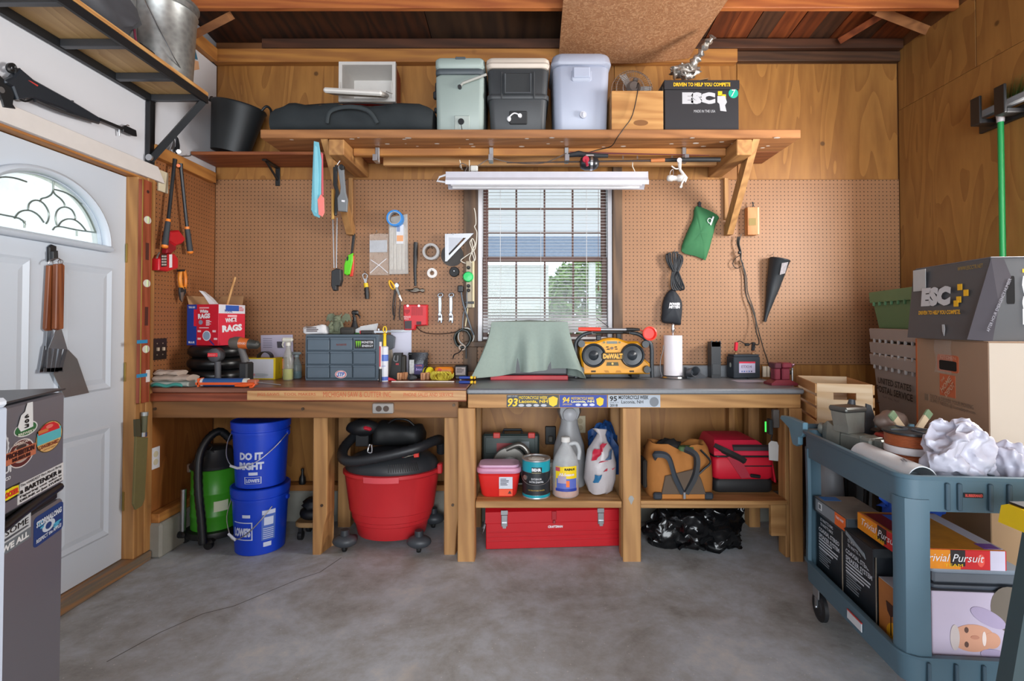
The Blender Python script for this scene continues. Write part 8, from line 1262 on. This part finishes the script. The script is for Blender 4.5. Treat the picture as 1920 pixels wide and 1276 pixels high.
# wooden fruit crate
cr = thing('wooden_crate', 'pale slatted wooden crate with slot handles beside the bench end', 'crate',(1.487,2.645,.742),-15.4); PW = wood('#d2ad80', '#ecd3b0', 'X',1,.6,.3); PWY = wood('#c08c54', '#dcae78', 'Y',1,.6,.3); cw, cdp, chh = .25,.40,.245  # end panel wood lighter than the slats: its lit look is in the colour
def endpanel(y):
    a, b = .075,.177; z0, z1 = .165,.20; part('end_panel', MB().bb((0, y,0),(cw, y + .012, z0),.001).bb((0, y, z1),(cw, y + .012, chh),.001).bb((0, y, z0),(a, y + .012, z1)).bb((b, y, z0),(cw, y + .012, z1)), PW, cr)
endpanel(0); endpanel(cdp - .012)
for s_ in (0,1):
    for z in (.005,.068,.131,.194): part('side_slat', MB().bb((-.008 if not s_ else cw + .0003,0, z),(-.0003 if not s_ else cw + .008, cdp, z + .048),.001), PWY, cr)
for x in (.01,.07,.13,.19): part('floor_slat', MB().bb((x,.013,.0),(x + .045, cdp - .013,.008),.001), PWY, cr)
g = thing('storage_bin', 'dark grey storage bin holding up the wooden crate', 'bin',(1.495,2.665,0),-15.4); part('tub', MB().loft([[V(x, y, z) for x, y in ((e_, e_),(.26 - e_, e_),(.26 - e_,.37 - e_),(e_,.37 - e_))] for e_, z in ((.02,0),(.005,.68))]), M('#3a3c40',.5), g); part('lid', MB().bb((0,0,.681),(.26,.37,.74),.008), M('#2f3136',.5), g)
# sawhorse in the near right corner
g = thing('sawhorse', 'plastic sawhorse with yellow top and dark green legs at the near right edge', 'sawhorse',(1.5,1.40,0)); SGN = M('#33454a',.5, var=.08); part('top_beam', MB().loft([[V(x, y, z) for y, z in ((1.36,.74),(1.46,.74),(1.45,.79),(1.43,.80),(1.39,.80),(1.37,.79))] for x in (1.325,1.75)]), M('#e0bc14',.4), g, W=True); part('grip_pad', MB().bb((1.33,1.385,.8005),(1.72,1.435,.806),.002), BLACK, g, W=True)
def sleg(x0, y0, x1, y1): part('leg', MB().loft([[V(x + a, y + b, z) for a, b in ((-.045,-.02),(.045,-.02),(.045,.02),(-.045,.02))] for x, y, z in ((x1, y1,0),(x0, y0,.739))]), SGN, g, W=True)
sleg(1.375,1.375,1.05,1.20); sleg(1.69,1.375,1.93,1.20); sleg(1.70,1.447,1.86,1.50); part('brace', MB().bb((1.17,1.235,.24),(1.88,1.255,.30),.004), SGN, g, W=True)
# broom on the right wall
g = thing('broom', 'green broom hung head up on the right plywood wall', 'broom',(2.46,2.66,1.0)); GN = M('#128a4a',.4); yh = 2.655; part('handle', MB().cyl((2.455, yh,.35),(2.455, yh,2.33),.0135, n=16), GN, g, W=True, smooth=50); part('socket', MB().lathe([(.016,0),(.019,.05),(.024,.06)],16,(2.455, yh,2.33)), M('#a8a8ac',.45), g, W=True, smooth=40); part('head', MB().bb((2.435, yh - .17,2.392),(2.48, yh + .13,2.43),.006), M('#8a8d90',.5), g, W=True); mb = MB(); rg_ = random.Random(3)
for i in range(420):
    x = rg_.uniform(2.437,2.478); y = yh + rg_.uniform(-.165,.125); q = V(x + rg_.uniform(-.012,.012), y + (y - yh) * .25,2.43 + rg_.uniform(.09,.11)); d_2 = V(.0022,.0022,0); mb.add([V(x, y,2.43) - d_2, V(x, y,2.43) + d_2, q], [(0,1,2)])
part('bristles', mb, M('#1fa05a',.5), g, W=True, kind='stuff')
g = thing('tool_rack', 'black U-shaped tool brackets on the right wall holding the broom', 'rack',(2.50,2.65,2.36)); part('rail', MB().bb((2.49, yh - .2,2.33),(2.511, yh + .17,2.39),.004), BLACK, g, W=True)
for y in (yh + .045, yh - .095):
    part('bracket', MB().bb((2.40, y,2.345),(2.49, y + .06,2.368),.003).bb((2.388, y,2.345),(2.402, y + .06,2.49),.003), BLACK, g, W=True)
# ================================================================ left wall, door and refrigerator
O1, K1 = (0,0),3.752
def z1(*p): return Zp(p, O1, K1)
def txb(pts, X, r, n=8, sm=3): return MB().tube(smoothpts([BX(x, y, X) for x, y in pts], sm), r, n)
g = thing('air_rifle', 'black air rifle hung on the white wall above the door', 'rifle', BX(140,190,-2.06),90); GM = M('#2a2f36',.4,.25); GD = M('#15171a',.4)
part('receiver', slabX(z1((100,540),(150,480),(245,560),(380,635),(520,712),(640,785),(705,825),(710,862),(640,850),(440,762),(240,690),(130,700),(95,610),(45,585),(42,565)),-2.035,.032,.006), GM, g, W=True); part('rear_sight', MB().tube([BX(*z1((80 + 24 * math.cos(t),478 + 24 * math.sin(t)))[0],-2.05) for t in [2 * PI * k / 14 for k in range(14)]],.008,6, True), GD, g, W=True, smooth=50); part('sight_block', slabX(z1((110,480),(148,478),(150,545),(110,548)),-2.04,.022,.004), GD, g, W=True)
part('barrel', txb(z1((700,838),(790,875),(880,912)),-2.05,.0085), GD, g, W=True, smooth=50); part('front_sight', slabX(z1((865,895),(885,880),(960,915),(966,960),(940,955),(870,925)),-2.042,.016,.003), GD, g, W=True); part('sight_ring', MB().tube([BX(*z1((897 + 14 * math.cos(t),893 + 14 * math.sin(t)))[0],-2.05) for t in [2 * PI * k / 10 for k in range(10)]],.003,5, True), STEEL, g, W=True); part('lever', txb(z1((245,705),(450,790),(690,862)),-2.045,.008), M('#5a5c60',.3,.7), g, W=True, smooth=50)
part('trigger_guard', txb(z1((128,650),(135,690),(175,712),(225,700),(245,685)),-2.05,.004), GD, g, W=True); part('trigger', txb(z1((165,660),(175,680),(170,698)),-2.05,.003), GD, g, W=True); part('safety', slabX(z1((200,565),(215,568),(270,600),(265,608)),-2.0335,.003), M('#c4403a',.4), g, W=True); parts('wall_pin', txb(z1((838,905),(842,955)),-2.06,.004, sm=1), STEEL, g, W=True); part('rail_notch', slabX(z1((505,705),(520,708),(520,722),(505,720)),-2.045,.012), GD, g, W=True)
g = thing('pistol', 'black pistol hung on the white wall behind the rifle stock', 'pistol', BX(15,170,-2.06),90); part('frame', slabX(z1((-60,470),(0,520),(40,560),(100,620),(112,660),(100,735),(118,768),(25,755),(8,700),(-20,640),(-60,600)),-2.045,.03,.006), GD, g, W=True); part('medallion', MB().cyl(BX(*z1((8,632))[0],-2.045), BX(*z1((8,632))[0],-2.045) + V(.003,0,0),.012, n=14), STEEL, g, W=True)
# loppers
g = thing('loppers', 'long black loppers with orange-tipped grips on the left wall', 'loppers', BX(330,290,-2.05),90); OL, KL = (260,230),3.8667
def zl(*p): return Zp(p, OL, KL)
part('blade', slabX(zl((270,88),(290,115),(300,165),(298,205),(280,225),(262,205),(275,170),(276,130)),-2.035,.008,.001), M('#3a3d42',.3,.6), g, W=True); part('hook_blade', slabX(zl((243,95),(258,110),(266,150),(262,200),(245,235),(225,205),(240,170),(250,130)),-2.042,.006,.001), STEEL, g, W=True); part('pivot', MB().cyl(BX(*zl((290,208))[0],-2.045), BX(*zl((290,208))[0],-2.025),.012, n=14), STEEL, g, W=True)
for nm, a, b, c, d in (('l',(262,265),(215,700),(188,905),1),('r',(303,295),(350,752),(375,945),2)):
    pa, pb, pc = (BX(*zl(q)[0],-2.035) for q in (a, b, c)); part('handle', MB().tube([pa, pa.lerp(pb,.1), pb], [.013,.0095,.0095],12), M('#24272b',.35,.3), g, W=True, smooth=50); part('orange_ring', MB().tube([pb, pb.lerp(pc,.09)],.013,14), M('#e8822c',.4), g, W=True, smooth=40); part('grip', MB().tube([pb.lerp(pc,.09), pb.lerp(pc,.92)], [.014,.0165],14), M('#33373c',.6), g, W=True, smooth=50); part('end_cap', MB().tube([pb.lerp(pc,.92), pb.lerp(pc,.98), pc.lerp(pb,-.02)], [.017,.017,.010],14), M('#e8822c',.4), g, W=True, smooth=50)
part('bumper', MB().cyl(BX(*zl((288,310))[0],-2.045), BX(*zl((288,310))[0],-2.02),.010, n=12), M('#e06a24',.4), g, W=True); part('wall_hook', txb(zl((285,245),(340,242),(370,240),(380,228)),-2.05,.004), STEEL, g, W=True)
g = thing('test_phone', 'red handheld test telephone with keypad on the left wall', 'telephone', BX(318,470,-2.06),90); TP = M('#c01a26',.35)
part('earpiece', slabX(zl((235,785),(300,778),(345,840),(325,875),(275,895),(225,860)),-2.03,.05,.01), TP, g, W=True); part('neck', slabX(zl((220,850),(275,890),(275,920),(240,950),(205,945)),-2.04,.035,.006), M('#8c1420',.4), g, W=True); part('body', slabX(zl((210,950),(265,950),(290,985),(288,1055),(215,1078),(148,1068),(150,985)),-2.02,.055,.006), TP, g, W=True)
kp = part('keypad', slabX(zl((165,955),(205,952),(205,1040),(163,1045)),-2.0185,.003), BLACK, g, W=True)
for i in range(3):
    for j in range(4): part('key', slabX(zl((170 + i * 12,962 + j * 20),(177 + i * 12,962 + j * 20),(177 + i * 12,974 + j * 20),(170 + i * 12,974 + j * 20)),-2.0165,.002), M('#c9b8b0',.5), kp, W=True)
part('white_strip', slabX(zl((224,955),(243,953),(243,1048),(224,1050)),-2.0185,.003), WHITE, g, W=True); part('clip', txb(zl((150,940),(135,970),(128,1000)),-2.04,.005), STEEL, g, W=True)
g = thing('pruners', 'orange-handled hand pruners hanging below the telephone', 'pruners', BX(341,530,-2.06),90); part('handle', txb(zl((305,1070),(300,1120),(305,1175),(318,1205)),-2.05,.011), M('#e08a28',.4), g, W=True, smooth=50); part('handle', txb(zl((328,1068),(338,1120),(338,1170),(328,1205)),-2.05,.011), M('#d67a1c',.4), g, W=True, smooth=50); part('jaw', slabX(zl((300,1195),(345,1190),(348,1230),(330,1260),(322,1300),(308,1280),(300,1235)),-2.04,.012,.003), M('#26282b',.4), g, W=True); part('tie', slabX(zl((302,1065),(336,1062),(336,1076),(302,1078)),-2.035,.02), BLACK, g, W=True); part('blade', slabX(zl((305,1230),(328,1225),(320,1300),(312,1290)),-2.0385,.003), STEEL, g, W=True)
# plates, level, machete
p = BX(298,654,-2.08); g = thing('switch_plate', 'dark double switch plate on the left pegboard', 'switch',(-2.0805, p.y, p.z),90); part('plate', MB().bb((-.058,-.006,-.06),(.058,0,.06),.002), M('#2c1f1a',.5), g)
for x in (-.023,.023): part('toggle', MB().box((x,-.012,.0),(.009,.014,.02),.002), M('#c9b49c',.5), g); parts('screw', MB().cyl((x,-.006,.032),(x,-.0075,.032),.004, n=8).cyl((x,-.006,-.032),(x,-.0075,-.032),.004, n=8), M('#b8a890',.4,.6), g)
p = BX(285,860,-2.083); g = thing('wall_outlet', 'white duplex outlet on the left wall below the bench', 'outlet',(-2.083, p.y + .02, p.z),90); part('plate', MB().bb((-.035,-.006,-.06),(.035,0,.06),.002), WHITE, g); 
for z in (-.022,.022): part('receptacle', MB().cyl((0,-.0085, z),(0,-.006, z),.017, n=18), M('#d8cfae',.5), g)
p = BX(297,338,-2.08); g = thing('blank_plate', 'cream blank cover plate beside the door trim', 'plate',(-2.08, p.y + .03, p.z),90); part('plate', MB().bb((-.04,-.012,-.06),(.035,0,.06),.002), M('#d8cdb0',.5), g); part('screw', MB().cyl((0,-.012,0),(0,-.0135,0),.004, n=8), M('#b8ab8c',.5), g)
lv = thing('spirit_level', 'tall red-brown wooden spirit level hung beside the door', 'level',(-2.045,2.775,.868)); LW = wood('#843c22', '#a8553a', 'Z',1.2,.35); part('stock', MB().bb((-2.060,2.742,.868),(-2.034,2.807,2.06),.002), LW, lv, W=True)
for y in (2.7415,2.8075): part('brass_edge', MB().bb((-2.038, y - .0012,.868),(-2.0332, y + .0012,2.06)), M('#b8964a',.35,.8), lv, W=True)
for py in (412,531,654): z = BX(276, py,-2.033).z; q = part('vial_window', MB().lathe([(.0,0),(.026,0),(.026,.002),(.02,.003),(0,.003)],20,(-2.034,2.776, z), sx=1.5 / 1.5, sy=.8, rot=Matrix.Rotation(R(90),3, 'Y') @ Matrix.Rotation(R(90),3, 'Z')), M('#cfcabf',.4), lv, W=True, smooth=30); part('vial', MB().cyl((-2.031,2.776, z - .018),(-2.031,2.776, z + .018),.005, n=10), M('#b8c890',.2), q, W=True)
for a, b in ((455,487),(575,610)): z0, z1_ = BX(276, b,-2.033).z, BX(276, a,-2.033).z; part('hand_slot', MB().bb((-2.0342,2.765, z0),(-2.033,2.788, z1_),.0), M('#4a2014',.7), lv, W=True)
part('peg_hole', MB().cyl((-2.034,2.776,2.0),(-2.0325,2.776,2.0),.009, n=12), M('#3a180e',.7), lv, W=True)
for py in (640,703): z = BX(270, py,-2.033).z; part('blue_tape', MB().bb((-2.033,2.71, z - .009),(-2.0318,2.785, z + .009)), M('#2f8ab8',.5), lv, W=True)
z = BX(272,706,-2.033).z; part('paper_tag', MB().bb((-2.0335,2.778, z - .03),(-2.0325,2.806, z + .035)), M('#d8d0cc',.6), lv, W=True)
g = thing('machete', 'machete in an olive canvas sheath hung on the post below the level', 'machete', BX(268,860,-2.05),90); OLV = M('#71683f',.85, var=.15, bmp=.3)
part('sheath', slabX([(256,818),(278,820),(277,842),(272,935),(267,948),(256,955),(251,945),(253,900)],-2.04,.014,.003), OLV, g, W=True); part('handle', MB().tube([BX(269,818,-2.045), BX(270,795,-2.045), BX(271,778,-2.045)], [.014,.0155,.015],12), M('#5b5c44',.6), g, W=True, smooth=50); part('pommel', MB().tube([BX(271,779,-2.045), BX(271.5,772,-2.045)],.017,12), M('#9aa0a0',.4,.5), g, W=True, smooth=40); part('strap', slabX([(254,786),(263,785),(264,818),(255,818)],-2.042,.012), M('#4b4630',.8), g, W=True); part('steel_guard', MB().tube([BX(269,818,-2.045), BX(269.5,810,-2.045)],.0165,12), STEEL, g, W=True)
p = BY(720,764,2.872); g = thing('outlet_box', 'grey twin outlet box on the front rail of the left bench', 'outlet',(p.x,2.8715, p.z)); part('box', MB().bb((-.057,-.03,-.028),(.057,0,.028),.005), M('#a09c98',.45,.3), g)
for x in (-.02,.02): part('receptacle', MB().cyl((x,-.03,0),(x,-.034,0),.016, n=18), M('#4a3a30',.5), g, smooth=40)
# grill tools on the door
O2, K2 = (0,300),3.038
def z2(*p): return Zp(p, O2, K2)
g = thing('grill_spatula', 'slotted steel grill spatula with wooden handle hanging on the door', 'spatula', BX(110,520,-2.11),90); WH = wood('#6a3418', '#9a5a34', 'Z',1.2,.4)
part('handle', slabX(z2((325,592),(360,588),(372,600),(365,960),(335,968),(318,960)),-2.075,.022,.004), WH, g, W=True); part('neck', slabX(z2((322,966),(352,964),(385,1078),(278,1070)),-2.085,.003), STEEL, g, W=True)
for a, b in (((278,1068),(300,1206)),((310,1072),(322,1206)),((340,1074),(345,1204)),((368,1076),(366,1200))): part('tine', slabX(z2((a[0], a[1]),(a[0] + 17, a[1] + 1),(b[0] - 30 + 17, b[1]),(b[0] - 30 - 4, b[1])),-2.0855,.003), M('#8a8c90',.3,.9), g, W=True)
part('tip', slabX(z2((252,1185),(356,1180),(360,1205),(250,1206)),-2.0855,.003), M('#77797c',.3,.9), g, W=True); part('ring', MB().tube([BX(*z2((345 + 14 * math.cos(t),580 + 14 * math.sin(t)))[0],-2.08) for t in [2 * PI * k / 12 for k in range(12)]],.002,5, True), STEEL, g, W=True)
g = thing('grill_turner', 'broad plain steel turner hanging behind the slotted spatula', 'spatula', BX(100,520,-2.11),90); part('handle', slabX(z2((282,600),(312,596),(322,612),(300,970),(275,972),(262,960)),-2.10,.018,.003), WH, g, W=True); part('neck', slabX(z2((270,968),(292,966),(290,1060),(262,1080)),-2.108,.003), STEEL, g, W=True); part('blade', slabX([(100,700),(128,655),(145,673),(167,736),(122,745)],-2.107,.003), M('#9a9b9a',.35,.8), g, W=True); part('fork', slabX(z2((250,1060),(285,1050),(262,1200),(225,1210)),-2.109,.003), STEEL, g, W=True)
g = thing('magnet_hook', 'black clip hook on the door holding the grill tools', 'hook', BX(100,475,-2.12),90); part('plate', slabX(z2((283,495),(300,480),(325,490),(325,560),(285,580)),-2.108,.016,.004), BLACK, g, W=True); part('clip', slabX(z2((303,520),(332,515),(335,560),(305,575)),-2.088,.018,.003), DARK, g, W=True); part('wire', txb(z2((275,590),(285,570),(335,560),(350,585)),-2.085,.0025), STEEL, g, W=True)
# refrigerator and freezer at the left edge
fr_ = thing('refrigerator', 'grey two-door refrigerator covered in stickers at the left edge', 'refrigerator',(-1.172,1.0,0),109.3); FG = M('#7f808b',.34,.4, var=.04, scale=3); FW, FH, FD = .56,1.105,.48
part('cabinet', MB().bb((0,.05,.03),(FW, FD, FH - .006),.006), M('#2b2c30',.45), fr_); zs_ = fr_.hit(70,945, 'y',0).z
dl_ = part('lower_door', MB().bb((0,0,.05),(FW,.048, zs_ - .025),.006), FG, fr_); du = part('freezer_door', MB().bb((0,0, zs_ + .018),(FW,.048, FH - .012),.006), FG, fr_); part('handle_recess', MB().bb((.004,.012, zs_ - .024),(FW - .004,.048, zs_ + .017),.002), BLACK, fr_); part('handle_lip', MB().tube(smoothpts([V(.02,.004, zs_ - .02), V(.2,-.006, zs_ - .01), V(.38,.0, zs_ + .004), V(FW - .01,.006, zs_ + .01)],5),.012,8), M('#141619',.3), fr_, smooth=50); part('handle_shine', MB().box((FW - .06,-.001, zs_ + .006),(.09,.006,.012),.002), STEEL, fr_); part('top', MB().bb((-.002,-.002, FH - .0055),(FW + .002, FD, FH),.002), M('#3a3b40',.35), fr_)
for x in (.05, FW - .05): part('foot', MB().cyl((x,.1,0),(x,.1,.03),.018, n=12), BLACK, fr_); part('foot', MB().cyl((x, FD - .08,0),(x, FD - .08,.03),.018, n=12), BLACK, fr_)
def fs(x0, y0, x1, y1, m, par=du, **k): return pxplate(par, x0, y0, x1, y1, m, val=k.pop('v',0), **k)
def ft(s, x0, y0, x1, y1, m, par=du, **k): pxtext(par, s, x0, y0, x1, y1, m, val=k.pop('v',-.0015), **k)
s = fs(27,790,70,817, M('#e0e4e6',.5), shape='o', label='white outlined green and white state sticker'); fs(29,792,68,815, M('#2a6a3c',.5), par=s, v=-.001, shape='o', name='green_field'); fs(34,756,62,806, M('#dfe6ea',.5), par=s, v=-.002, name='state_outline', shape=[(.45,.5),(.5,-.45),(-.3,-.5),(-.5,-.3),(-.3,.1),(-.05,.2),(.1,.5)])
for i, ch in enumerate('603'): ft(ch,46,776 + i * 9,54,783.5 + i * 9, INK, par=s, v=-.003, bold=.04)
ft('BREWERY',34,808,64,813, M('#d0dcc8',.5), par=s, v=-.003, bold=.03)
s = fs(68,789,117,846, M('#5a4a28',.5), shape='o', label='round beach scene sticker'); fs(69.5,790.5,115.5,844.5, M('#d8b070',.5), par=s, v=-.001, shape='o', name='sand'); fs(71,805,114,827, M('#58b8c4',.5), par=s, v=-.002, name='sea'); fs(73,792,112,809, M('#c8242c',.5), par=s, v=-.0028, name='red_sky', shape=[(-.5,-.5),(.5,-.5),(.42,.05),(.2,.45),(0,.5),(-.2,.45),(-.42,.05)]); fs(72,805,90,811, M('#c87a3c',.5), par=s, v=-.0035, name='headland'); ft('LONGBOARD',74,829,110,836, M('#7a2c1c',.5), par=s, v=-.004, bold=.03); fs(86,795,99,802, M('#e0786a',.5), par=s, v=-.0036, shape='o', name='crest'); ft('Island Lager',82,837,104,841, M('#7a3c2c',.5), par=s, v=-.004)
s = fs(16,823,64,875, M('#d8d4d4',.5), shape='o', label='round brown museum sticker with banner'); fs(18,825,62,873, M('#5a2422',.5), par=s, v=-.001, shape='o', name='dark_field'); fs(23,832,57,866, M('#b0a098',.5), par=s, v=-.0018, shape='o', name='inner_disc'); fs(11,840,67,862, M('#c07050',.5), par=s, v=-.003, name='banner'); ft('PROHIBITION',14,842,64,852, M('#3a1410',.5), par=s, v=-.004, bold=.05); ft('MUSEUM',24,853,56,860, M('#3a1410',.5), par=s, v=-.004, bold=.05); ft('AMERICAN',25,827,54,832, M('#e0d4cc',.5), par=s, v=-.003, bold=.03); fs(31,833,49,841, M('#3a2c2a',.5), par=s, v=-.0026, shape='o', name='crowd_print')
s = fs(38,886,119,921, M('#d6dade',.5), label='white bartender joke sticker'); 
for t_, y0, y1, b_ in (('The HARDEST Part About Being',888,894,.01),('a BARTENDER is',896,905,.04),('Figuring out who is',907,912.5,.02),('DRUNK or Just STUPID!',914,919.5,.03)): ft(t_,42, y0,115, y1, INK, par=s, v=-.001, bold=b_)
s = fs(3,912,36,937, M('#1c1c1c',.5), label='yellow and red lettered sticker'); fs(4,914,35,934, M('#e8d81c',.5), par=s, v=-.001, name='yellow_field', shape=[(-.5,-.4),(-.2,-.5),(.5,-.42),(.46,.4),(.1,.5),(-.5,.42)]); ft('ROCKER',6,919,34,930, M('#d83a24',.5), par=s, v=-.002, bold=.06)
s = fs(66,954,117,1008, M('#1d3c7a',.5), par=dl_, label='dark blue nautical sticker', shape='r'); ft('STORMALONG',70,963,114,974, M('#d0dcec',.5), par=s, v=-.001, bold=.05); fs(80,974,102,994, M('#c4d4e4',.5), par=s, v=-.001, shape='o', name='anchor_disc'); fs(86,978,96,990, M('#1d3c7a',.5), par=s, v=-.002, shape='o', name='anchor'); ft('RESPECT the APPLE!',70,995,113,1002, M('#d0dcec',.5), par=s, v=-.001, bold=.03)
for i in range(3): fs(69 + i * 3,976 + i * 5,82,980 + i * 5, M('#4aa8d0',.5), par=s, v=-.0012, shape='o', name='wave_print'); fs(100,976 + i * 5,114 - i * 3,980 + i * 5, M('#4aa8d0',.5), par=s, v=-.0012, shape='o', name='wave_print')
s = fs(-6,975,56,1027, M('#c4ccd2',.5), par=dl_, label='pale sticker reading SOME and WE ALL'); ft('SOME',12,981,52,992, INK, par=s, v=-.001); ft('WE ALL',4,1010,52,1022, M('#e8eef2',.5), par=s, v=-.0016, bold=.05); fs(0,1006,56,1026, M('#6d7880',.5), par=s, v=-.001, name='grey_band'); fs(6,997,54,1001, M('#4a5058',.5), par=s, v=-.001, name='paddle_print', shape=[(-.5,.5),(-.4,-.5),(.5,-.2),(.4,.5)])
s = fs(-12,812,17,868, M('#c8ccd2',.5), label='white cog outline sticker', shape=[((.5 if k % 2 else .44) * math.cos(2 * PI * k / 32),(.5 if k % 2 else .44) * math.sin(2 * PI * k / 32)) for k in range(32)]); fs(-9,817,13,863, M('#6a686c',.4), par=s, v=-.001, shape='o', name='cog_inner'); ft('UI',6,874,20,887, M('#d0d4da',.5), v=0, bold=.06); ft('CO',9,893,19,900, M('#d0d4da',.5), v=0, bold=.06)
fz = thing('freezer', 'white upright freezer at the extreme left edge', 'freezer',(-1.1,.5,0)); part('cabinet', MB().bb((-1.42,.18,.03),(-.7875,.79,1.17),.002), M('#b4bfd0',.4, var=.02), fz, W=True); part('top', MB().bb((-1.422,.178,1.1705),(-.786,.791,1.185),.005), M('#cfd8e4',.4), fz, W=True); part('door', MB().bb((-1.42,.13,.06),(-.789,.178,1.17),.01), M('#c9d4e2',.4), fz, W=True); parts('foot', MB().cyl((-1.36,.24,0),(-1.36,.24,.03),.02, n=10).cyl((-.87,.24,0),(-.87,.24,.03),.02, n=10).cyl((-1.36,.73,0),(-1.36,.73,.03),.02, n=10).cyl((-.87,.73,0),(-.87,.73,.03),.02, n=10), BLACK, fz, W=True)
flush_text()
